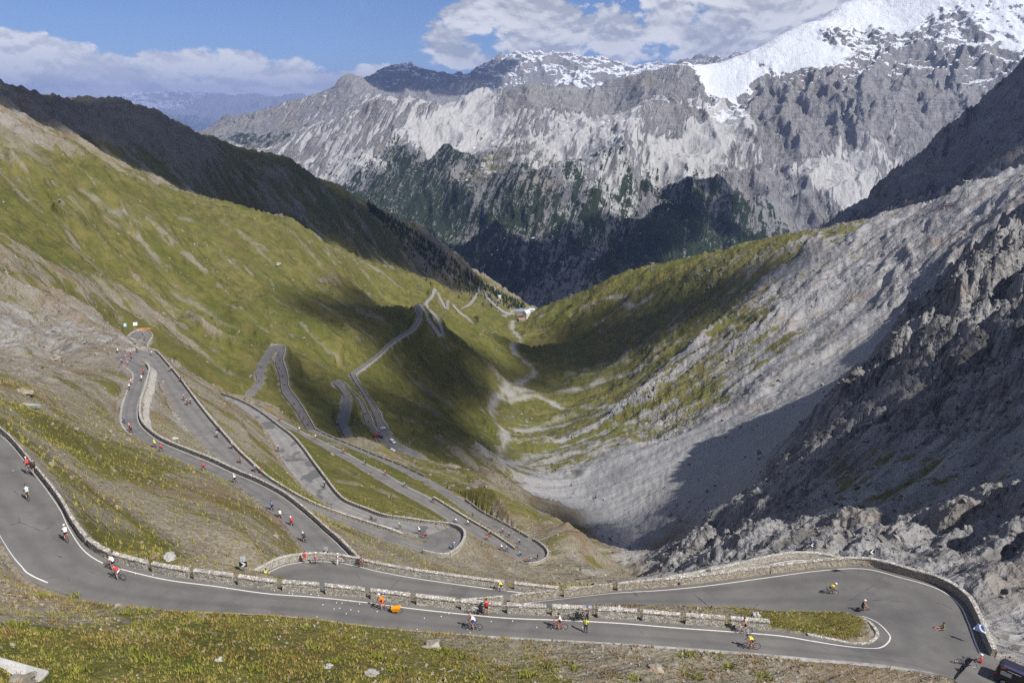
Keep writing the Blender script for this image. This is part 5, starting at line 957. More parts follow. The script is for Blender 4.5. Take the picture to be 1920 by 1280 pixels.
ME['handlebar'] = join_tubes('handlebar', [([(.345, 0, .90), (.42, 0, .98)], .014), ([(.42, -.21, .98), (.42, .21, .98)], .013), ([(.42, .21, .98), (.50, .21, .98), (.53, .21, .92), (.47, .21, .86)], .012), ([(.42, -.21, .98), (.50, -.21, .98), (.53, -.21, .92), (.47, -.21, .86)], .012)], FRB)
def saddle_me():
    V = [(-.32, -.07, .95), (-.32, .07, .95), (-.18, .06, .95), (-.04, .02, .945), (-.04, -.02, .945), (-.18, -.06, .95)]; V2 = [(x, y * .8, z + .035) for x, y, z in V]
    Fc = [(5, 4, 3, 2, 1, 0), (6, 7, 8, 9, 10, 11)] + [(i, (i + 1) % 6, 6 + (i + 1) % 6, 6 + i) for i in range(6)]; return mesh_np('saddle', np.array(V + V2), Fc, [BAG], False)
ME['saddle'] = saddle_me()
ME['crankset'] = join_tubes('crankset', [([(-.02, .05, .28), (-.02, .06, .12)], .011), ([(-.02, -.05, .28), (-.02, -.06, .44)], .011), ([(-.02, .05, .12), (-.02, .15, .12)], .018), ([(-.02, -.05, .44), (-.02, -.15, .44)], .018), ([(-.02, -.055, .28), (-.02, -.045, .28)], .09)], ALU, 10)
ME['pannier'] = box_mesh('pannier', .34, .14, .34, BAG, .03)
def mini_bike_me():
    V, Fc = [], []
    for x in (-.5, .5):
        v, f = torus_np(.33, .028, 12, 4); n = len(V); V += [(a + x, b, c_ + .345) for a, b, c_ in v]; Fc += [tuple(i + n for i in q) for q in f]
    for pts, r in [([(-.02, 0, .28), (-.17, 0, .95)], .024), ([(-.02, 0, .28), (.36, 0, .80)], .026), ([(-.14, 0, .76), (.35, 0, .86)], .022), ([(.345, 0, .95), (.50, 0, .34)], .022), ([(-.5, 0, .34), (-.15, 0, .77)], .018), ([(.43, -.21, .98), (.43, .21, .98)], .022), ([(-.3, 0, .96), (-.05, 0, .95)], .05)]:
        v, f = tube_np(pts, r, 4); n = len(V); V += v; Fc += [tuple(i + n for i in q) for q in f]
    return mesh_np('bicycle', np.array(V), Fc, [FRB], True)
ME['mini_bike'] = mini_bike_me()
def set_mat(o, m, slot=0):
    o.material_slots[slot].link = 'OBJECT'; o.material_slots[slot].material = m
def place(o, p, heading, lean=0.0, pitch=0.0): o.location = p; o.rotation_euler = (lean, pitch, heading)
def bicycle(p, heading, label, frame=FRB, lean=0.0, panniers=False, group=None, turn=0.0):
    b = empty('bicycle', p); place(b, p, heading, lean); b.scale = (1.1,) * 3; tag(b, label, 'bicycle', group)
    for n in ('frame', 'fork', 'handlebar', 'saddle', 'crankset'):
        o = obj(n, ME[n], b)
        if n in ('frame', 'fork'): set_mat(o, frame)
    for x in (-.5, .5):
        w = obj('wheel', ME['wheel'], b, (x, 0, .345)); w.rotation_euler = (0, random.random() * 6, turn if x > 0 else 0); obj('tyre', ME['tyre'], w)
    if panniers:
        for y in (-.15, .15): obj('pannier', ME['pannier'], b, (-.5, y, .42))
    return b
# ------------------------------------------------------------------ people
def skin_body(name, verts, edges, radii, region, sub=1):
    """continuous body grown round a skeleton; region gives a material slot per joint"""
    me = bpy.data.meshes.new('sk'); me.from_pydata(verts, edges, []); o = bpy.data.objects.new('sk', me); COL.objects.link(o)
    m = o.modifiers.new('s', 'SKIN'); m.use_smooth_shade = True; m.branch_smoothing = .4
    for i, v in enumerate(me.skin_vertices[0].data): v.radius = radii[i] if isinstance(radii[i], tuple) else (radii[i], radii[i]); v.use_root = (i == 0)
    if sub: s = o.modifiers.new('u', 'SUBSURF'); s.levels = sub; s.render_levels = sub
    dg = bpy.context.evaluated_depsgraph_get(); em = bpy.data.meshes.new_from_object(o.evaluated_get(dg)); bpy.data.objects.remove(o); em.name = name; em.materials.clear()
    E = [(np.array(verts[a]), np.array(verts[b]), region[a], region[b]) for a, b in edges]; idx = []
    for f in em.polygons:
        c = np.array(f.center[:]); best = (9, 0)
        for a, b, ra, rb in E:
            t = np.clip(np.dot(c - a, b - a) / (np.dot(b - a, b - a) + 1e-9), 0, 1); d = np.linalg.norm(c - a - (b - a) * t)
            if d < best[0]: best = (d, rb if t > .35 else ra) if ra != rb else (d, ra)
        idx.append(best[1])
    for k in range(4): em.materials.append(SKIN)
    em.polygons.foreach_set('material_index', np.array(idx, np.int32)); em.polygons.foreach_set('use_smooth', np.ones(len(em.polygons), bool)); return em
# slots: 0 skin, 1 top, 2 bottom, 3 shoes
def skeleton(J, legskin=True):
    """J: dict of joint positions"""
    names = ['pelvis', 'belly', 'chest', 'neck', 'head0', 'head1', 'shL', 'elL', 'wrL', 'shR', 'elR', 'wrR', 'hipL', 'knL', 'anL', 'toL', 'hipR', 'knR', 'anR', 'toR']
    ed = [('pelvis', 'belly'), ('belly', 'chest'), ('chest', 'neck'), ('neck', 'head0'), ('head0', 'head1'), ('chest', 'shL'), ('shL', 'elL'), ('elL', 'wrL'), ('chest', 'shR'), ('shR', 'elR'), ('elR', 'wrR'), ('pelvis', 'hipL'), ('hipL', 'knL'), ('knL', 'anL'), ('anL', 'toL'), ('pelvis', 'hipR'), ('hipR', 'knR'), ('knR', 'anR'), ('anR', 'toR')]
    rad = dict(pelvis=(.15, .12), belly=(.14, .11), chest=(.16, .12), neck=.062, head0=.085, head1=.088, shL=.068, shR=.068, elL=.046, elR=.046, wrL=.034, wrR=.034, hipL=.098, hipR=.098, knL=.062, knR=.062, anL=.042, anR=.042, toL=.038, toR=.038)
    reg = dict(pelvis=2, belly=1, chest=1, neck=0, head0=0, head1=0, shL=1, shR=1, elL=0, elR=0, wrL=0, wrR=0, hipL=2, hipR=2, knL=0 if legskin else 2, knR=0 if legskin else 2, anL=0 if legskin else 2, anR=0 if legskin else 2, toL=3, toR=3)
    ix = {n: i for i, n in enumerate(names)}; return [J[n] for n in names], [(ix[a], ix[b]) for a, b in ed], [rad[n] for n in names], [reg[n] for n in names]
def mir(J, **R):
    for k in list(J):
        if k.endswith('L') and k[:-1] + 'R' not in J: x, y, z = J[k]; J[k[:-1] + 'R'] = (x, -y, z)
    J.update(R); return J
POSE = {}
POSE['ride'] = mir(dict(pelvis=(-.19, 0, 1.03), belly=(-.10, 0, 1.17), chest=(.08, 0, 1.36), neck=(.19, 0, 1.47), head0=(.26, 0, 1.56), head1=(.30, 0, 1.65), shL=(.11, .19, 1.38), elL=(.30, .25, 1.16), wrL=(.45, .21, 1.03), hipL=(-.15, .11, .98), knL=(.14, .12, .66), anL=(-.04, .13, .24), toL=(.10, .14, .17)), knR=(.24, -.13, .86), anR=(-.03, -.13, .55), toR=(.11, -.14, .49))
POSE['low'] = mir(dict(pelvis=(-.20, 0, 1.04), belly=(-.07, 0, 1.14), chest=(.15, 0, 1.26), neck=(.28, 0, 1.33), head0=(.37, 0, 1.40), head1=(.43, 0, 1.48), shL=(.18, .19, 1.27), elL=(.34, .24, 1.08), wrL=(.49, .21, .98), hipL=(-.15, .11, .98), knL=(.14, .12, .66), anL=(-.04, .13, .24), toL=(.10, .14, .17)), knR=(.24, -.13, .86), anR=(-.03, -.13, .55), toR=(.11, -.14, .49))
POSE['upright'] = mir(dict(pelvis=(-.19, 0, 1.03), belly=(-.16, 0, 1.20), chest=(-.06, 0, 1.42), neck=(0, 0, 1.56), head0=(.04, 0, 1.65), head1=(.06, 0, 1.75), shL=(-.04, .19, 1.43), elL=(.18, .26, 1.20), wrL=(.40, .21, 1.05), hipL=(-.15, .11, .98), knL=(.14, .12, .66), anL=(-.04, .13, .24), toL=(.10, .14, .17)), knR=(.24, -.13, .86), anR=(-.03, -.13, .55), toR=(.11, -.14, .49))
POSE['stand'] = mir(dict(pelvis=(0, 0, .95), belly=(0, 0, 1.10), chest=(0, 0, 1.34), neck=(0, 0, 1.50), head0=(.02, 0, 1.59), head1=(.03, 0, 1.69), shL=(0, .19, 1.38), elL=(-.03, .26, 1.12), wrL=(.08, .27, .90), hipL=(0, .10, .90), knL=(.02, .11, .50), anL=(-.02, .12, .09), toL=(.12, .14, .045)))
POSE['photo'] = mir(dict(pelvis=(0, 0, .95), belly=(0, 0, 1.10), chest=(.01, 0, 1.34), neck=(.03, 0, 1.50), head0=(.06, 0, 1.58), head1=(.08, 0, 1.68), shL=(0, .19, 1.39), elL=(.20, .30, 1.36), wrL=(.24, .10, 1.56), hipL=(0, .11, .90), knL=(.02, .14, .50), anL=(-.02, .17, .09), toL=(.12, .20, .045)))
POSE['sit'] = mir(dict(pelvis=(0, 0, .12), belly=(-.04, 0, .28), chest=(-.05, 0, .50), neck=(.0, 0, .66), head0=(.03, 0, .75), head1=(.05, 0, .85), shL=(-.03, .19, .54), elL=(.10, .27, .34), wrL=(.30, .22, .30), hipL=(.04, .11, .10), knL=(.46, .16, .26), anL=(.84, .14, .06), toL=(.90, .16, .15)))
POSE['hold'] = mir(dict(pelvis=(0, 0, .95), belly=(0, 0, 1.10), chest=(.02, 0, 1.34), neck=(.04, 0, 1.50), head0=(.06, 0, 1.58), head1=(.08, 0, 1.68), shL=(.02, .19, 1.38), elL=(.10, .30, 1.14), wrL=(.34, .26, 1.02), hipL=(0, .10, .90), knL=(.08, .12, .50), anL=(.02, .14, .09), toL=(.16, .16, .045)), knR=(-.06, -.12, .50), anR=(-.14, -.14, .10), toR=(0, -.15, .045))
for k in POSE:
    ME['body_' + k] = skin_body('body', *skeleton(POSE[k]), sub=1)
    ME['bodyT_' + k] = skin_body('body', *skeleton(POSE[k], False), sub=1) if k in ('stand', 'hold') else None
for k in ('ride', 'low', 'stand', 'sit'): ME['tiny_' + k] = skin_body('body', *skeleton(POSE[k]), sub=0)
def hand_me():
    V = []; Fc = []
    def add(pts, r, k=5):
        v, f = tube_np(pts, r, k); n = len(V); V.extend(v); Fc.extend([tuple(i + n for i in q) for q in f])
    add([(-.02, 0, 0), (.03, 0, 0), (.075, 0, -.004)], [.028, .038, .036], 6)
    for i, (y, l) in enumerate([(.030, .070), (.010, .080), (-.010, .075), (-.029, .058)]): add([(.07, y, 0), (.07 + l * .5, y * 1.1, -.008), (.07 + l * .75, y * 1.1, -.035), (.07 + l * .6, y, -.06)], [.0095, .009, .0085, .007])
    add([(.02, .035, 0), (.05, .062, -.012), (.085, .060, -.035)], [.012, .011, .009]); return mesh_np('hand', np.array(V), Fc, [SKIN], True)
ME['hand'] = hand_me()
def helmet_me():
    bm = bmesh.new(); bmesh.ops.create_uvsphere(bm, u_segments=14, v_segments=8, radius=1.0); bmesh.ops.delete(bm, geom=[v for v in bm.verts if v.co.z < -.15], context='VERTS')
    for v in bm.verts: v.co = Vector((v.co.x * .150 - .01, v.co.y * .112, v.co.z * .115)); 
    r = bmesh.ops.solidify(bm, geom=bm.faces[:], thickness=.015); me = bpy.data.meshes.new('helmet'); bm.to_mesh(me); bm.free(); me.materials.append(WHITE); return me
ME['helmet'] = helmet_me()
def hair_me():
    bm = bmesh.new(); bmesh.ops.create_uvsphere(bm, u_segments=12, v_segments=7, radius=1.0); bmesh.ops.delete(bm, geom=[v for v in bm.verts if v.co.z < -.05 and v.co.x > -.2], context='VERTS')
    for v in bm.verts: v.co = Vector((v.co.x * .112 - .015, v.co.y * .102, v.co.z * .108)) * (1 + .04 * random.random())
    me = bpy.data.meshes.new('hair'); bm.to_mesh(me); bm.free(); me.materials.append(HAIR); return me
ME['hair'] = hair_me()
def face_me():
    V = []; Fc = []
    def add(pts, r, k=5):
        v, f = tube_np(pts, r, k); n = len(V); V.extend(v); Fc.extend([tuple(i + n for i in q) for q in f])
    add([(.088, 0, .025), (.112, 0, -.012), (.090, 0, -.022)], [.008, .014, .010]); n0 = len(Fc)
    for y in (-.032, .032): add([(.082, y, .022), (.092, y, .022)], [.013, .008])
    add([(.080, -.024, -.055), (.092, 0, -.057), (.080, .024, -.055)], .006); n1 = len(Fc)
    for y in (-.092, .092): add([(.0, y, .025), (-.008, y * 1.12, .0), (.0, y, -.025)], [.012, .016, .010])
    m = [0] * n0 + [1] * (n1 - n0) + [0] * (len(Fc) - n1); return mesh_np('face', np.array(V), Fc, [SKIN, HAIR], True, None, m)
ME['face'] = face_me()
PS = 1.1
def person(p, heading, pose, top, bottom, label, head='helmet', headcol=WHITE, shoes=SHOE, long=False, sleeves=None, lean=0.0, group=None):
    J = POSE[pose]; o = empty('person', p); place(o, p, heading, lean); o.scale = (PS,) * 3; tag(o, label, 'person', group)
    b = obj('body', ME['bodyT_' + pose] if long and ME.get('bodyT_' + pose) else ME['body_' + pose], o)
    for i, m in enumerate((sleeves or SKIN, top, bottom, shoes)): set_mat(b, m, i)
    if sleeves: set_mat(b, SKIN, 0)
    h0, h1 = Vector(J['head0']), Vector(J['head1']); ax = (h1 - h0).normalized(); pit = math.atan2(ax.x, ax.z) * .6
    h = obj('helmet' if head == 'helmet' else 'hair', ME['helmet' if head == 'helmet' else 'hair'], o, h1 + ax * .035 - Vector((.0, 0, .01))); h.rotation_euler = (0, pit, 0); set_mat(h, headcol)
    f = obj('face', ME['face'], o, h0 + ax * .06); f.rotation_euler = (0, pit, 0)
    for s in ('L', 'R'):
        e, w = Vector(J['el' + s]), Vector(J['wr' + s]); d = (w - e).normalized(); hd = obj('hand', ME['hand'], o, w + d * .02); hd.rotation_euler = d.to_track_quat('X', 'Z').to_euler()
        if s == 'R': hd.scale = (1, -1, 1)
    return o
def tiny_rider(p, heading, top, bottom, label, group, pose='ride', bike=True, helm=WHITE):
    o = obj('person', ME['tiny_' + pose]); place(o, p, heading); o.scale = (1.25,) * 3; tag(o, 'rider ' + label, 'person', group)
    for i, m in enumerate((SKIN, top, bottom, SHOE)): set_mat(o, m, i)
    J = POSE[pose]; h = obj('helmet', ME['helmet'], o, Vector(J['head1']) + Vector((0, 0, .03))); set_mat(h, helm); h.scale = (1.15, 1.15, 1.15)
    if bike:
        b = obj('bicycle', ME['mini_bike']); place(b, p, heading); b.scale = (1.25,) * 3; tag(b, 'bicycle ' + label, 'bicycle', group + ', bicycles')
    return o
# ------------------------------------------------------------------ finding the road surface under a photo pixel
_rq = []
for k, (L, R) in ROAD3.items(): M = .5 * (L + R); _rq.append((k, M, L, R))
def on_road(u, v, name):
    L, R = ROAD3['near' if name == 'nearA' else name]
    if name == 'nearA': L, R = L[:25 * 8], R[:25 * 8]
    M = .5 * (L + R); d = rays(u, v); best = None
    for i in range(len(M) - 1):
        z = .5 * (M[i, 2] + M[i + 1, 2]); q = d * (z / d[2]); e = math.hypot(q[0] - M[i, 0], q[1] - M[i, 1])
        if best is None or e < best[0]: best = (e, i)
    i = best[1]; a, b = M[max(i - 1, 0)], M[min(i + 1, len(M) - 1)]
    z = M[i, 2] + .03
    # height along the road at the foot of the perpendicular
    for _ in range(2):
        q = d * (z / d[2]); t = np.dot((q - a)[:2], (b - a)[:2]) / (np.dot((b - a)[:2], (b - a)[:2]) + 1e-9); z = a[2] + (b[2] - a[2]) * np.clip(t, 0, 1) + .028
    q = d * (z / d[2]); t = (b - a); return Vector(q), math.atan2(t[1], t[0])
# ------------------------------------------------------------------ riders and people on the near roads
def rider(u, v, road, up, top, bottom, label, pose='ride', frame=FRB, head='helmet', headcol=WHITE, dh=0.0, lean=0.0, panniers=False, shoes=SHOE, sh=None):
    """up: +1 rides along the road's section order, -1 against it"""
    p, h = on_road(u, v, road); h = (h if up > 0 else h + PI) + dh
    bicycle(p, h, 'bicycle ridden by the ' + label, frame, lean, panniers)
    return person(p, h, pose, top, bottom, label, head, headcol, shoes, False, sh, lean)
rider(213, 1068, 'nearA', -1, WHITE, BLACK, 'cyclist in white and black top close to the left parapet bend', 'ride', FRB, headcol=DARK)
rider(223, 1086, 'nearA', -1, RED, WHITE, 'cyclist in dark red jersey and white shorts ahead of the bend', 'low', FRB, headcol=RED)
rider(125, 1012, 'nearA', -1, WHITE, BLACK, 'cyclist in plain white jersey riding up beside the left parapet', 'upright', FRR, headcol=WHITE)
rider(53, 935, 'nearA', -1, LBLU, YEL, 'cyclist in pale blue jersey and yellow shorts out in mid road', 'upright', FRB, headcol=DARK)
rider(54, 882, 'nearA', -1, RED, BLACK, 'cyclist in bright red jersey hugging the wall at far left', 'ride', FRB, headcol=WHITE)
rider(66, 886, 'nearA', -1, DARK, BLACK, 'dark-clad cyclist between the red jersey and the left wall', 'ride', FRB, headcol=DARK)
rider(717, 1142, 'nearA', -1, ORA, ORA, 'cyclist all in orange towing a yellow trailer', 'ride', FRR, headcol=WHITE, shoes=WSHOE)
rider(888, 1180, 'nearA', -1, WHITE, BLU, 'cyclist in white jersey and blue shorts passing the photographer', 'ride', FRB, headcol=PINK)
rider(1048, 1180, 'nearA', -1, WHITE, BLACK, 'cyclist in white shirt on a red bicycle before the yellow vest', 'upright', FRR, headcol=DARK)
rider(1394, 1187, 'nearA', -1, SKIN, BLACK, 'bare-chested cyclist in black shorts by the last wall block', 'upright', FRW, 'hair', HAIR)
rider(1408, 1216, 'nearA', -1, YEL, BLACK, 'cyclist in yellow and black jersey crouched along the road edge', 'low', FRR, headcol=DARK)
rider(1557, 1114, 'near', -1, YEL, BLACK, 'cyclist in yellow jersey riding into the wide right-hand hairpin', 'low', FRB, headcol=WHITE, dh=-.15)
rider(1617, 1151, 'near', -1, DARK, BLACK, 'cyclist in dark shirt with black panniers at the grass island tip', 'upright', FRB, headcol=WHITE, panniers=True, dh=.25)
rider(940, 1108, 'second', 1, YEL, BLACK, 'cyclist in yellow jersey on the second road level behind the walls', 'low', FRW, headcol=WHITE, dh=PI)
# yellow two-wheeled trailer behind the orange rider
p, h = on_road(743, 1148, 'nearA'); tr = empty('bike_trailer', p); place(tr, p, h + PI); tag(tr, 'orange-yellow cargo trailer hitched behind the orange cyclist', 'trailer')
MAT_TARP = cmat('trailer_tarp', (.85, .33, .012), .6)
bm = bmesh.new(); vs = [bm.verts.new(q) for q in [(-.35, -.30, .30), (.35, -.24, .22), (.35, .24, .22), (-.35, .30, .30), (-.50, -.34, .80), (.55, -.26, .62), (.55, .26, .62), (-.50, .34, .80)]]
for f in [(3, 2, 1, 0), (4, 5, 6, 7), (0, 1, 5, 4), (1, 2, 6, 5), (2, 3, 7, 6), (3, 0, 4, 7)]: bm.faces.new([vs[i] for i in f])
bmesh.ops.bevel(bm, geom=bm.edges[:], offset=.035, segments=2, affect='EDGES'); me = bpy.data.meshes.new('cargo_box'); bm.to_mesh(me); bm.free(); me.materials.append(MAT_TARP); obj('cargo_box', me, tr)
w = obj('wheel', ME['wheel'], tr, (-.42, -.02, .26)); w.scale = (.76,) * 3; obj('tyre', ME['tyre'], w)
tube('tow_bar', [(-.42, .0, .26), (.35, 0, .28), (.75, 0, .42), (1.0, 0, .40)], .018, FRB, tr)
# standing and sitting people
def stander(u, v, road, heading, pose, top, bottom, label, **kw):
    p, h = on_road(u, v, road); return person(p, heading, pose, top, bottom, label, **kw)
stander(1098, 1186, 'nearA', 1.2, 'stand', HIVIS, DARK, 'marshal in lime yellow vest and dark trousers standing in the road', head='hair', headcol=HAIR, long=True)
stander(1101, 1165, 'nearA', 2.6, 'stand', DARK, BLACK, 'person in black with a blue cap beside the parked dark bicycles', head='helmet', headcol=BLU, long=True)
stander(912, 1152, 'nearA', 1.5, 'photo', RED, BLACK, 'photographer in red shirt with raised arms by the parapet', head='hair', headcol=HAIR)
p, h = on_road(892, 1150, 'nearA'); bicycle(p, h + PI, 'white bicycle leaning on the stone parapet beside the photographer', FRW, -.12, True)
p, h = on_road(1072, 1163, 'nearA'); bicycle(p, h + PI, 'dark bicycle with bags leaning on the parapet behind the yellow vest', FRB, -.12, True)
p, h = on_road(1088, 1162, 'nearA'); bicycle(p, h + PI, 'second dark bicycle parked against the parapet nearest the yellow vest', FRB, -.10, False)
stander(1768, 1181, 'near', PI - .05, 'sit', GRN, DARK, 'person in green shirt sitting on the asphalt of the hairpin', head='hair', headcol=HAIR)
p, h = on_road(1818, 1262, 'near'); bicycle(p, -.25, 'bicycle with yellow-green bag standing by the van at bottom right', FRW, .08, True)
p, h = on_road(1806, 1246, 'near'); bicycle(p, -.15, 'dark bicycle parked behind the red and white rider near the van', FRB, .08)
p, h = on_road(1836, 1256, 'near'); person(p, 2.4, 'hold', RED, RED, 'cyclist in red and white kit standing with bicycles beside the van', 'helmet', WHITE)
# resting behind the near parapet, on the strip of grass
def rester(u, v, z, heading, top, bottom, label, **kw):
    q = atz(u, v, z); return person(Vector(q), heading, 'sit', top, bottom, label, **kw)
rester(1333, 1150, -57.0 + .5, .4, LBLU, DARK, 'person in blue and white top sitting behind the grass strip', head='hair', headcol=HAIR)
rester(1141, 1151, -57.9 + .6, 2.8, BLU, DARK, 'person in blue shirt and white cap resting behind the parapet', headcol=WHITE)
rester(1147, 1160, -57.6 + .6, 2.6, DARK, DARK, 'person in dark top leaning over the parapet wall beside the blue shirt', headcol=WHITE)
# second road level
stander(572, 1054, 'second', -1.3, 'stand', RED, RED, 'person in red kit standing at the inside of the second level bend', head='hair', headcol=HAIR)
p, h = on_road(594, 1056, 'second'); bicycle(p, h, 'dark bicycle held by the rider in white and red at the second level wall', FRB, .05); person(p + Vector((-.1, -.1, 0)), h, 'upright', PINK, DARK, 'cyclist in pinkish white top stopped against the second level wall', 'helmet', WHITE)
p, h = on_road(634, 1056, 'second'); person(p + Vector((0, -.25, 0)), h + .2, 'hold', WHITE, WHITE, 'person dressed all in white standing with a bicycle at the second level', 'helmet', WHITE, shoes=WSHOE, long=True); bicycle(p + Vector((.3, .1, 0)), h + PI, 'bicycle held by the person all in white', FRW, .05)
p, h = on_road(677, 1062, 'second'); person(p + Vector((0, .2, 0)), h - .3, 'hold', DARK, RED, 'person in dark top and red shorts wheeling a bicycle on the second level', 'hair', HAIR); bicycle(p, h + PI, 'black bicycle wheeled by the person in dark top', FRB, .05)
p, h = on_road(489, 1084, 'second'); person(p + Vector((0, .2, 0)), -1.2, 'sit', YEL, BLU, 'person in plain yellow shirt sitting at the left tip of the second level', 'hair', HAIR)
p, h = on_road(498, 1078, 'second'); person(p + Vector((0, .2, 0)), -.6, 'sit', HIVIS, BLACK, 'person in yellow and black jersey sitting against the second level wall', 'helmet', DARK)
# ------------------------------------------------------------------ small riders farther down
COLS = {'w': (WHITE, 'white'), 'r': (RED, 'red'), 'd': (DARK, 'dark'), 'b': (BLU, 'blue'), 'y': (YEL, 'yellow'), 'o': (ORA, 'orange'), 'g': (GRN, 'green'), 'p': (PINK, 'pink')}
PLACES = {
 ('third', 'on the road just below the second level', 1, 0): [(526, 972, 'w'), (548, 986, 'r'), (571, 1016, 'd'), (511, 957, 'b'), (441, 905, 'w')],
 ('third', 'on the road curving under the left hillside', 1, 0): [(383, 882, 'r'), (303, 846, 'r'), (291, 838, 'y'), (244, 808, 'r'), (247, 812, 'd'), (234, 793, 'b'), (246, 722, 'p'), (243, 731, 'w'), (270, 702, 'r'), (266, 714, 'w')],
 ('third', 'at the upper left bend', 1, 1): [(229, 684, 'r'), (240, 688, 'r'), (236, 673, 'p'), (247, 677, 'd'), (246, 668, 'r'), (221, 663, 'w'), (258, 661, 'd'), (285, 666, 'w')],
 ('third', 'on the wide road down from the upper left bend', 1, 0): [(320, 696, 'w'), (339, 715, 'r'), (345, 750, 'p'), (351, 759, 'd'), (357, 756, 'w'), (410, 807, 'r'), (407, 820, 'w'), (435, 841, 'd'), (450, 868, 'o'), (477, 884, 'b'), (490, 888, 'r')],
 ('third', 'at the middle hairpin with the island', 1, 0): [(697, 978, 'd'), (751, 992, 'g'), (787, 1001, 'w'), (798, 1010, 'r'), (850, 1030, 'b')],
 ('third', 'on the patched pale road', 1, 0): [(609, 914, 'd'), (522, 846, 'd')],
 ('fifth', 'on the straight strand above the lower hairpin', -1, 0): [(525, 790, 'r'), (562, 808, 'w'), (592, 823, 'w'), (645, 850, 'r'), (685, 872, 'd'), (723, 891, 'r'), (760, 913, 'b'), (812, 942, 'd'), (855, 980, 'w'), (878, 985, 'w'), (914, 1013, 'o'), (918, 1006, 'd'), (941, 1031, 'w'), (951, 1034, 'b'), (976, 1044, 'b'), (988, 1054, 'r'), (995, 1053, 'w')],
 ('fifth', 'on the outer strand of the lower hairpin', 1, 0): [(887, 970, 'd'), (943, 1000, 'r'), (955, 1008, 'd'), (974, 1021, 'd'), (1008, 1048, 'd')],
 ('sixth', 'on the far narrow hairpin', 1, 0): [(522, 667, 'd'), (525, 676, 'd'), (524, 690, 'w'), (531, 706, 'd'), (534, 722, 'd'), (552, 758, 'd'), (563, 775, 'd'), (570, 785, 'd'), (578, 797, 'd'), (490, 690, 'd'), (486, 715, 'd')],
 ('fourth', 'on the small bend with the orange fence', 1, 0): [(268, 628, 'd'), (272, 638, 'd'), (271, 648, 'd'), (244, 645, 'd')],
 ('seventh', 'on the shaded valley road strands', 1, 0): [(686, 776, 'd'), (691, 792, 'd'), (657, 741, 'r')],
}
ORD = ['first', 'second', 'third', 'fourth', 'fifth', 'sixth', 'seventh', 'eighth', 'ninth', 'tenth', 'eleventh', 'twelfth', 'thirteenth', 'fourteenth']
for (road, where, up, st), lst in PLACES.items():
    byc = {}
    for (u, v, c_) in lst: byc.setdefault(c_, []).append((u, v))
    for c_, ll in byc.items():
        for q, (u, v) in enumerate(sorted(ll, key=lambda a: -a[1])):
            p, h = on_road(u, v, road); h = h if up > 0 else h + PI
            pos = '' if len(ll) == 1 else (', nearest' if q == 0 else ', %s nearest' % ORD[min(q, 13)])
            lab = 'in %s top %s%s' % (COLS[c_][1], where, pos)
            tiny_rider(p, h + random.uniform(-.15, .15), COLS[c_][0], BLACK if c_ != 'd' else DARK, lab, 'riders ' + where, 'stand' if (st and q % 2 == 0) else random.choice(['ride', 'low']), not (st and q % 2 == 0), random.choice([WHITE, WHITE, DARK, RED]))
# ------------------------------------------------------------------ crumpled cups on the near road
CUPS = [(606,1134),(631,1129),(641,1132),(627,1142),(638,1140),(657,1144),(671,1146),(650,1151),(595,1156),(675,1132),(656,1127),(706,1147),(795,1158),(826,1156),(842,1151),(881,1185),(922,1165),(781,1180),(1006,1175),(962,1164),(1091,1176),(515,1108),(541,1112),(549,1113),(582,1115),(596,1116),(255,1076),(286,1077),(427,1103),(24,882)]
V = []; Fc = []; kk = 8
for r, z in ((.032, 0), (.055, .11), (.048, .11), (.027, .010)):
    for i in range(kk): V.append((r * math.cos(2 * PI * i / kk) * (1 + .18 * math.sin(i * 2.3)), r * math.sin(2 * PI * i / kk), z + .012 * math.sin(i * 1.7)))
for r in range(3): Fc += [(r * kk + i, r * kk + (i + 1) % kk, (r + 1) * kk + (i + 1) % kk, (r + 1) * kk + i) for i in range(kk)]
Fc += [tuple(range(kk))[::-1], tuple(range(3 * kk, 4 * kk))]; ME['cup'] = mesh_np('paper_cup', np.array(V), Fc, [cmat('white_paper', (.82, .82, .8), .8)], True)
for i, (u, v) in enumerate(CUPS):
    p, h = on_road(u, v, 'nearA'); o = obj('paper_cup', ME['cup']); o.location = p + Vector((0, 0, .05)); o.rotation_euler = (PI / 2, random.uniform(-.2, .2), random.random() * 6)
    lab = 'white paper cup littering the near road before the orange cyclist' if 590 < u < 680 else ('white paper cup on the near road right of the yellow trailer' if u > 700 else 'white paper cup along the near road left of the litter patch')
    tag(o, lab, 'paper cup', 'paper cups on the near road')
# ------------------------------------------------------------------ van at the lower right
MAT_VAN = cmat('van_paint', (.022, .022, .034), .25, .6); MAT_GLASS = cmat('dark_glass', (.02, .022, .026), .08, .6); MAT_PANEL = cmat('pale_sticker', (.42, .43, .42), .5); MAT_TL = cmat('tail_light', (.40, .012, .012), .2, .5); MAT_LETTER = cmat('white_lettering', (.72, .74, .80), .5); MAT_TRIM = cmat('grey_trim', (.16, .16, .17), .5)
a_ = Vector(atz(1862, 1276, -54.1)); b_ = Vector(atz(1912, 1298, -54.1)); hv_ = math.atan2((b_ - a_).y, (b_ - a_).x)
van = empty('van', a_); van.rotation_euler = (0, 0, hv_); tag(van, 'dark van with tail light and pale side panel parked at bottom right corner', 'van')
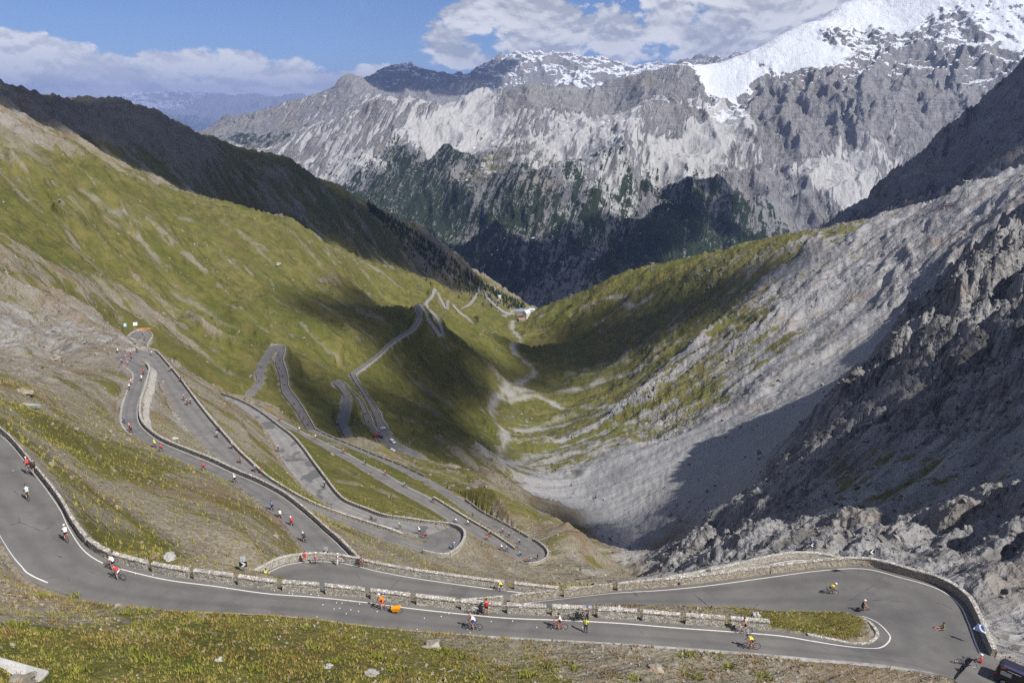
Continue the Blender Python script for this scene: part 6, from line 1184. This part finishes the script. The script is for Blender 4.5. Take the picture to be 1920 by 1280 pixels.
# local frame: x forward (rear at 0), near side at y = 0, body to y = +1.8
prof = [(0.0, .34), (-.03, .9), (.04, 1.30), (.22, 1.86), (.50, 1.95), (3.1, 1.92), (3.9, 1.30), (4.6, 1.08), (4.75, .70), (4.72, .34)]
bm = bmesh.new(); secs = []
for y, ins in ((0.0, 0), (.03, .0), (.9, 0), (1.77, 0), (1.8, 0)):
    row = []
    for (x, z) in prof:
        tum = .14 * max(0, (z - 1.05)) / .9; yy = y + (tum if y < .9 else (-tum if y > .9 else 0)); zz = z + (.03 if .4 < y < 1.4 and z > 1.5 else 0)
        if y in (0.0, 1.8): zz = z - .015; 
        row.append(bm.verts.new((x, yy, zz)))
    secs.append(row)
for r0, r1 in zip(secs[:-1], secs[1:]):
    for i in range(len(prof) - 1): bm.faces.new((r0[i], r0[i + 1], r1[i + 1], r1[i]))
bm.faces.new(secs[0]); bm.faces.new(secs[-1][::-1]); bmesh.ops.recalc_face_normals(bm, faces=bm.faces); bmesh.ops.bevel(bm, geom=[e for e in bm.edges if e.is_manifold and e.calc_face_angle(0) > .5], offset=.04, segments=2, affect='EDGES')
me = bpy.data.meshes.new('body'); bm.to_mesh(me); bm.free(); me.materials.append(MAT_VAN); obj('body', me, van)
def quad(name, pts, mat, parent, th=.02):
    P0 = [Vector(q) for q in pts]; n = (P0[1] - P0[0]).cross(P0[2] - P0[0]).normalized(); V = [tuple(q) for q in P0] + [tuple(q + n * th) for q in P0]; k = len(P0)
    Fc = [tuple(range(k))[::-1], tuple(range(k, 2 * k))] + [(i, (i + 1) % k, k + (i + 1) % k, k + i) for i in range(k)]; return obj(name, mesh_np(name, np.array(V), Fc, [mat], False), parent)
quad('side_panel', [(.42, .035, 1.12), (1.35, .035, 1.12), (1.35, .088, 1.52), (.42, .088, 1.52)], MAT_PANEL, van, .02)
quad('window', [(1.5, .035, 1.12), (2.3, .035, 1.12), (2.3, .10, 1.62), (1.5, .10, 1.62)], MAT_GLASS, van, .02)
quad('window', [(2.4, .035, 1.12), (3.5, .035, 1.12), (3.05, .10, 1.62), (2.4, .10, 1.62)], MAT_GLASS, van, .02)
quad('rear_window', [(.02, 1.5, 1.30), (.02, .3, 1.30), (.16, .36, 1.70), (.16, 1.44, 1.70)], MAT_GLASS, van, .05)
for y0 in (.02, 1.62): quad('tail_light', [(-.04, y0 + .16, .85), (-.04, y0, .85), (.01, y0, 1.2), (.01, y0 + .16, 1.2)], MAT_TL, van, .04)
quad('side_marker', [(-.0, -.012, .86), (.12, -.012, .86), (.12, .0, 1.16), (.03, .0, 1.16)], MAT_TL, van, .03)
quad('rear_bumper', [(-.06, 1.75, .36), (-.06, .05, .36), (-.06, .05, .62), (-.06, 1.75, .62)], MAT_TRIM, van, .06)
quad('roof_stripe', [(.55, .16, 1.958), (3.0, .16, 1.936), (3.0, .52, 1.975), (.55, .52, 1.995)], cmat('roof_banner', (.05, .05, .11), .3), van, .015)
quad('logo', [(.35, .10, 1.80), (.60, .10, 1.82), (.82, .12, 1.88), (.60, .13, 1.885), (.62, .12, 1.865), (.38, .115, 1.84)], cmat('orange_logo', (.75, .10, .02), .4), van, .02)
for x in (.78, 3.85):
    for y in (.06, 1.74):
        w = obj('wheel', mesh_np('wheel', np.array(tube_np([(0, -.11, 0), (0, .11, 0)], .33, 18)[0]), tube_np([(0, -.11, 0), (0, .11, 0)], .33, 18)[1], [RUBBER], False), van, (x, y, .33))
        V, Fc = torus_np(.19, .02, 14, 4)
        for i in range(7):
            a = 2 * PI * i / 7; v, f = tube_np([(0, 0, 0), (.19 * math.cos(a), 0, .19 * math.sin(a))], .022, 4); n = len(V); V += v; Fc += [tuple(j + n for j in q) for q in f]
        obj('rim', mesh_np('rim', np.array(V), Fc, [ALU], False), w, (0, -.12 if y < 1 else .12, 0))
tx = bpy.data.curves.new('lettering', 'FONT'); tx.body = 'mountainb'; tx.size = .26; tx.extrude = .004; to = bpy.data.objects.new('lettering', tx); COL.objects.link(to)
dg = bpy.context.evaluated_depsgraph_get(); tme = bpy.data.meshes.new_from_object(to.evaluated_get(dg)); bpy.data.objects.remove(to); tme.name = 'lettering'; tme.materials.clear(); tme.materials.append(MAT_LETTER)
o = obj('lettering', tme, van, (.9, .09, 1.70)); o.rotation_euler = (PI / 2 - .5, 0, 0); o.location = (.95, .088, 1.70)
# ------------------------------------------------------------------ parked cars on the far car park
def car_me(name, L=4.2, W=1.75, H=1.45, kind='hatch'):
    pr = [(0, .35), (0, .75), (.10, .92), (.75, .98), (1.25, 1.42), (2.9, H), (3.75, .98), (4.15, .85), (4.2, .35)] if kind == 'hatch' else [(0, .35), (0, .85), (.10, 1.0), (.9, 1.08), (1.35, 1.85), (4.4, 1.9), (4.6, 1.7), (4.62, .35)]
    bm = bmesh.new(); rows = []
    for y in (0, W):
        rows.append([bm.verts.new((-(x) + L / 2, (y - W / 2) * (1 - .14 * max(0, z - 1.0)), z)) for x, z in pr])
    for i in range(len(pr) - 1): bm.faces.new((rows[0][i], rows[0][i + 1], rows[1][i + 1], rows[1][i]))
    bm.faces.new(rows[0][::-1]); bm.faces.new(rows[1]); bmesh.ops.recalc_face_normals(bm, faces=bm.faces); bmesh.ops.bevel(bm, geom=bm.edges[:], offset=.05, segments=1, affect='EDGES')
    me = bpy.data.meshes.new('body'); bm.to_mesh(me); bm.free(); me.materials.append(WHITE); return me
ME['car'] = car_me('car'); ME['minivan'] = car_me('van', 4.6, 1.9, 1.9, 'van')
v_, f_ = tube_np([(0, -.1, 0), (0, .1, 0)], .31, 12); ME['car_wheel'] = mesh_np('wheel', np.array(v_), f_, [RUBBER], False)
def car(u, v, heading, col, label, me='car', road='car_park', s=1.0):
    p, h = on_road(u, v, road); c = empty('parked_car', p); place(c, p, h + heading); c.scale = (s,) * 3; tag(c, label, 'car'); b = obj('body', ME[me], c); set_mat(b, col)
    for x in (-1.3, 1.3):
        for y in (-.8, .8): obj('wheel', ME['car_wheel'], c, (x, y, .31))
    z0, z1 = (1.0, 1.36) if me == 'car' else (1.15, 1.7)
    for y in (-1, 1): quad('window', [(-1.1, y * (.835 if me == 'car' else .9), z0), (.9, y * (.835 if me == 'car' else .9), z0), (.55, y * (.815 if me == 'car' else .86), z1), (-.75, y * (.815 if me == 'car' else .86), z1)][::y], MAT_GLASS, c, .03)
    quad('windscreen', [(1.30, -.70, 1.0), (1.30, .70, 1.0), (.90, .62, 1.38), (.90, -.62, 1.38)] if me == 'car' else [(1.36, -.75, 1.12), (1.36, .75, 1.12), (1.0, .7, 1.76), (1.0, -.7, 1.76)], MAT_GLASS, c, .05)
    for y in (-.6, .6): quad('headlight', [(2.06, y - .15, .62), (2.06, y + .15, .62), (2.04, y + .15, .78), (2.04, y - .15, .78)], WHITE, c, .08)
car(736, 829, .1, cmat('white_paint', (.78, .78, .8), .3, .5), 'white van parked alone on the earth car park', 'minivan'); car(706, 817, 2.0, cmat('red_paint', (.35, .015, .02), .3, .5), 'dark red car at the valley road bend'); car(715, 820, .6, cmat('navy_paint', (.03, .05, .09), .3, .5), 'navy car beside the dark red one'); car(718, 804, 1.5, cmat('silver_paint', (.5, .55, .62), .3, .5), 'silver-blue car standing on the inner valley road strand', 'car', 'seventh'); car(735, 845, .3, cmat('white_paint', (.7, .7, .7), .3, .5), 'small white car at the lower edge of the car park', 'car')
# ------------------------------------------------------------------ signs
MAT_SIGNW = cmat('sign_white', (.78, .80, .82), .4); MAT_SIGNB = cmat('sign_black', (.02, .02, .022), .4); MAT_SIGNG = cmat('sign_back', (.45, .50, .54), .5)
def chevron_sign(p, heading, label, flip=1, s=1.0, two=True):
    r = empty('chevron_sign', p); r.rotation_euler = (0, 0, heading); r.scale = (s,) * 3; tag(r, label, 'road sign')
    tube('post', [(0, 0, -.3), (0, 0, 1.9)], .035, MAT_STEEL, r)
    b = quad('board', [(-.45, -.04, .75), (.45, -.04, .75), (.45, -.04, 1.45), (-.45, -.04, 1.45)], MAT_SIGNB, r, .025)
    f = flip; quad('arrow_mark', [(-.30 * f, -.07, .80), (-.02 * f, -.07, .80), (.34 * f, -.07, 1.10), (-.02 * f, -.07, 1.40), (-.30 * f, -.07, 1.40), (.06 * f, -.07, 1.10)][::f], MAT_SIGNW, b, .008)
    if two: quad('rear_board', [(.30, .05, 1.30), (-.28, .02, 1.30), (-.28, .02, 2.10), (.30, .05, 2.10)], MAT_SIGNG, r, .025)
def gp(u, v, t0=30): c = hit(u, v, t0=t0); return Vector((c[0], c[1], float(zgrid(ZF, c[0], c[1]))))
chevron_sign(gp(458, 1072), .1, 'black and white chevron sign behind the parapet left of the second level tip', 1)
p = Vector(atz(612, 1046, -66)); p.z = float(zgrid(ZF, p.x, p.y)); chevron_sign(p, -.2, 'black and white chevron sign behind the second level wall', -1)
for (u, v, lab) in ((1521, 1034, 'white chevron sign standing over the hidden hairpin wall'), (1632, 1050, 'white chevron sign behind the outer wall of the right-hand hairpin')):
    q = Vector(atz(u, v, -69 if u < 1600 else -54.3)); d_ = Vector((q.x, q.y, 0)).normalized(); q = q + d_ * 1.2; q.z -= .5; chevron_sign(q, .3, lab, -1, 1.0, False)
q, h = on_road(872, 930, 'fifth'); q = q + Vector((1.4, 1.6, 0)); r = empty('information_board', q); r.rotation_euler = (0, 0, -.35); tag(r, 'pale blue-grey notice board on a post at the lower road lay-by', 'notice board'); tube('post', [(0, 0, -.5), (0, 0, 2.2)], .06, MAT_STEEL, r); bd = quad('board', [(-.75, -.05, 1.6), (.75, -.05, 1.6), (.75, -.05, 3.6), (-.75, -.05, 3.6)], cmat('board_face', (.50, .58, .66), .4), r, .06); quad('bent_arrow', [(-.65, -.12, 1.75), (-.2, -.12, 2.2), (-.1, -.12, 2.5), (.1, -.12, 2.55), (.1, -.12, 2.7), (-.3, -.12, 2.65), (-.65, -.12, 2.1)], MAT_SIGNB, bd, .01)
# hillside bend: orange safety net, two tall pale boards
p0, h = on_road(252, 621, 'fourth'); p1, _h = on_road(288, 622, 'fourth'); r = empty('safety_fence', p0); tag(r, 'orange safety netting round the small far bend', 'fence'); d_ = p1 - p0; n_ = 9
MAT_NET = cmat('orange_net', (.62, .19, .05), .7); MAT_NETY = cmat('yellow_net', (.62, .38, .05), .7)
for i in range(n_):
    a = d_ * (i / n_) + Vector((0, 3.0 + 2.5 * math.sin(PI * i / n_), 0)); b = d_ * ((i + 1) / n_) + Vector((0, 3.0 + 2.5 * math.sin(PI * (i + 1) / n_), 0)); quad('net_panel', [a, b, b + Vector((0, .1, .85)), a + Vector((0, .1, .85))], MAT_NETY if i in (4, 5) else MAT_NET, r, .05); tube('post', [a, a + Vector((0, 0, 1.4))], .06, MAT_STEEL, r, 5)
for (u, v, lab, c_, w_) in ((235, 614, 'tall pale blue board left of the orange netting', cmat('board_blue', (.42, .60, .78), .5), .8), (254, 612, 'tilted white board above the orange netting', MAT_SIGNW, 1.2)):
    p = gp(u, v, 300); r = empty('sign_board', p); r.rotation_euler = (0, 0, .3); tag(r, lab, 'board'); quad('panel', [(-w_, 0, .6), (w_, 0, .6), (w_, .6, 2.6), (-w_, .6, 2.6)], c_, r, .12)
    for x in (-w_ * .8, w_ * .8): tube('leg', [(x, .1, -.6), (x, .3, 2.0)], .07, MAT_STEEL, r, 5)
# pale plastic sheet caught on the inside of the hairpin wall
q = Vector(atz(1836, 1184, -53.9)); nx, ny = 9, 7; V = []; 
for j in range(ny):
    for i in range(nx):
        a, b = i / (nx - 1) - .5, j / (ny - 1); V.append((a * (1.25 - .7 * b), -.12 * math.sin(a * 9 + b * 4) - .1 * b, .05 + b * .75 + .05 * math.sin(a * 7)))
me = mesh_np('plastic_sheet', np.array(V), [(j * nx + i, j * nx + i + 1, (j + 1) * nx + i + 1, (j + 1) * nx + i) for j in range(ny - 1) for i in range(nx - 1)], [cmat('sheet', (.55, .66, .88), .5)], True); o = obj('plastic_sheet', me, None, q); o.rotation_euler = (-.5, 0, -.7); sm_ = o.modifiers.new('t', 'SOLIDIFY'); sm_.thickness = .02; tag(o, 'crumpled pale blue plastic sheet at the foot of the hairpin wall', 'plastic sheet')
# ------------------------------------------------------------------ inn and outbuildings down the valley
MAT_WALLW = cmat('white_render', (.62, .60, .57), .8); MAT_WALLP = cmat('pink_render', (.42, .33, .30), .8); MAT_ROOFB = cmat('blue_grey_roof', (.20, .25, .33), .5); MAT_ROOFG = cmat('bright_metal_roof', (.55, .60, .66), .4); MAT_WOOD = cmat('dark_timber', (.07, .045, .03), .8)
def house(p, rz, Lx, Ly, H, rh, wall, roof, label, nwin, floors, chim=True):
    r = empty('house', p); r.rotation_euler = (0, 0, rz); tag(r, label, 'building')
    V = [(-Lx / 2, -Ly / 2, -4), (Lx / 2, -Ly / 2, -4), (Lx / 2, Ly / 2, -4), (-Lx / 2, Ly / 2, -4), (-Lx / 2, -Ly / 2, H), (Lx / 2, -Ly / 2, H), (Lx / 2, Ly / 2, H), (-Lx / 2, Ly / 2, H), (-Lx / 2, 0, H + rh), (Lx / 2, 0, H + rh)]
    obj('wall', mesh_np('wall', np.array(V), [(0, 1, 5, 4), (1, 2, 6, 9, 5), (2, 3, 7, 6), (3, 0, 4, 8, 7)], [wall], False), r)
    e = .7; k = rh / (Ly / 2); V = [(-Lx / 2 - e, -Ly / 2 - e, H - e * k + .1), (Lx / 2 + e, -Ly / 2 - e, H - e * k + .1), (Lx / 2 + e, 0, H + rh + .1), (-Lx / 2 - e, 0, H + rh + .1), (-Lx / 2 - e, Ly / 2 + e, H - e * k + .1), (Lx / 2 + e, Ly / 2 + e, H - e * k + .1)]; V += [(x, y, z + .3) for x, y, z in V]
    rf = obj('roof', mesh_np('roof', np.array(V), [(6, 7, 8, 9), (9, 8, 11, 10), (0, 1, 7, 6), (5, 4, 10, 11), (0, 6, 9, 3), (3, 9, 10, 4), (1, 2, 8, 7), (2, 5, 11, 8), (3, 2, 1, 0), (4, 5, 2, 3)], [roof], False), r)
    if chim: obj('chimney', box_mesh('chimney', .9, .9, 2.0, MAT_WALLW, .04), rf, (Lx * .2, Ly * .12, H + rh * .7))
    for f in range(floors):
        for i in range(nwin):
            x = (i + .5 - nwin / 2) * Lx / nwin; z = 1.0 + f * 2.7; w = quad('window', [(x - .55, -Ly / 2 - .02, z), (x + .55, -Ly / 2 - .02, z), (x + .55, -Ly / 2 - .02, z + 1.4), (x - .55, -Ly / 2 - .02, z + 1.4)], MAT_WOOD, r, .06); quad('pane', [(x - .42, -Ly / 2 - .09, z + .13), (x + .42, -Ly / 2 - .09, z + .13), (x + .42, -Ly / 2 - .09, z + 1.27), (x - .42, -Ly / 2 - .09, z + 1.27)], MAT_GLASS, w, .01)
    quad('door', [(-Lx * .36, -Ly / 2 - .02, 0), (-Lx * .36 + 1.2, -Ly / 2 - .02, 0), (-Lx * .36 + 1.2, -Ly / 2 - .02, 2.2), (-Lx * .36, -Ly / 2 - .02, 2.2)], MAT_WOOD, r, .08)
house(gp(977, 589, 1000), .05, 21, 11, 8, 3.5, MAT_WALLP, MAT_ROOFB, 'long inn with blue-grey roof at the valley bottom', 8, 2); house(gp(987, 593, 1000), .9, 13, 10, 8.5, 4.5, MAT_WALLW, MAT_ROOFG, 'white gabled house with bright metal roof before the long inn', 4, 2); house(gp(997, 584, 1000), .1, 12, 8, 5, 2.2, MAT_WALLW, MAT_ROOFG, 'low white outbuilding right of the long inn', 4, 1, False); house(gp(978, 600, 1000), .3, 13, 9, 3, .8, MAT_WALLP, cmat('terrace_red', (.40, .25, .22), .8), 'low reddish terrace building in front of the white house', 3, 1, False)
for (u, v, s, lab) in ((936, 557, .8, 'small pale hut above the trees left of the inn'), (1026, 566, .7, 'small pale hut on the knoll right of the inn')): house(gp(u, v, 1000), .4, 9 * s, 6 * s, 3.5 * s, 2 * s, MAT_WALLW, MAT_ROOFG, lab, 2, 1, False)
# ------------------------------------------------------------------ cableway pylons
def pylon(p, h, w, label, rz=0.0):
    r = empty('cableway_pylon', p); r.rotation_euler = (0, 0, rz); tag(r, label, 'pylon'); b = w * .5; tp = w * .34; t = h * .016 + .12
    for sx in (-1, 1):
        for sy in (-1, 1): tube('leg', [(sx * b, sy * b, -3), (sx * tp * .62, sy * tp * .62, h * .55), (sx * tp * 1.15, sy * tp * .7, h)], t, MAT_STEEL, r, 5)
    n = 6
    for i in range(n):
        z0, z1 = h * i / n, h * (i + 1) / n; f = lambda z: np.interp(z, [0, h * .55, h], [b, tp * .62, tp * 1.1])
        for sy in (-1, 1):
            s = 1 if i % 2 else -1; tube('brace', [(-s * f(z0), sy * f(z0) * .9, z0), (s * f(z1), sy * f(z1) * .9, z1)], t * .6, MAT_STEEL, r, 4)
    tube('cross_arm', [(-w * .85, 0, h), (w * .85, 0, h)], t * 1.6, MAT_STEEL, r, 5)
    for s in (-1, 1): tube('saddle_arm', [(s * w * .75, 0, h), (s * w * .85, 0, h + h * .10)], t, MAT_STEEL, r, 5)
def rp(u, v, d): q = atd(u, v, d); return Vector((q[0], q[1], float(zgrid(ZF, q[0], q[1]))))
pylon(gp(1222, 509, 900), 16, 5.5, 'steel cableway pylon on the grassy right-hand spur'); pylon(gp(1808, 372, 700), 22, 8, 'tall lattice cableway pylon high on the grey right-hand slope', .2); pylon(gp(1568, 436, 900), 13, 4.5, 'lattice cableway pylon on the ridge saddle at right centre'); pylon(gp(1070, 560, 1200), 9, 5, 'small cableway pylon on the knoll above the inn')
p = gp(1226, 722, 700); r = empty('marker_post', p); tag(r, 'lone pale marker post on the debris slope right of the stream', 'post'); tube('post', [(0, 0, -1), (0, 0, 5.0)], .35, MAT_SIGNW, r, 6); tube('cap', [(0, 0, 5.0), (0, 0, 5.4)], [.5, .3], MAT_STEEL, r, 6)
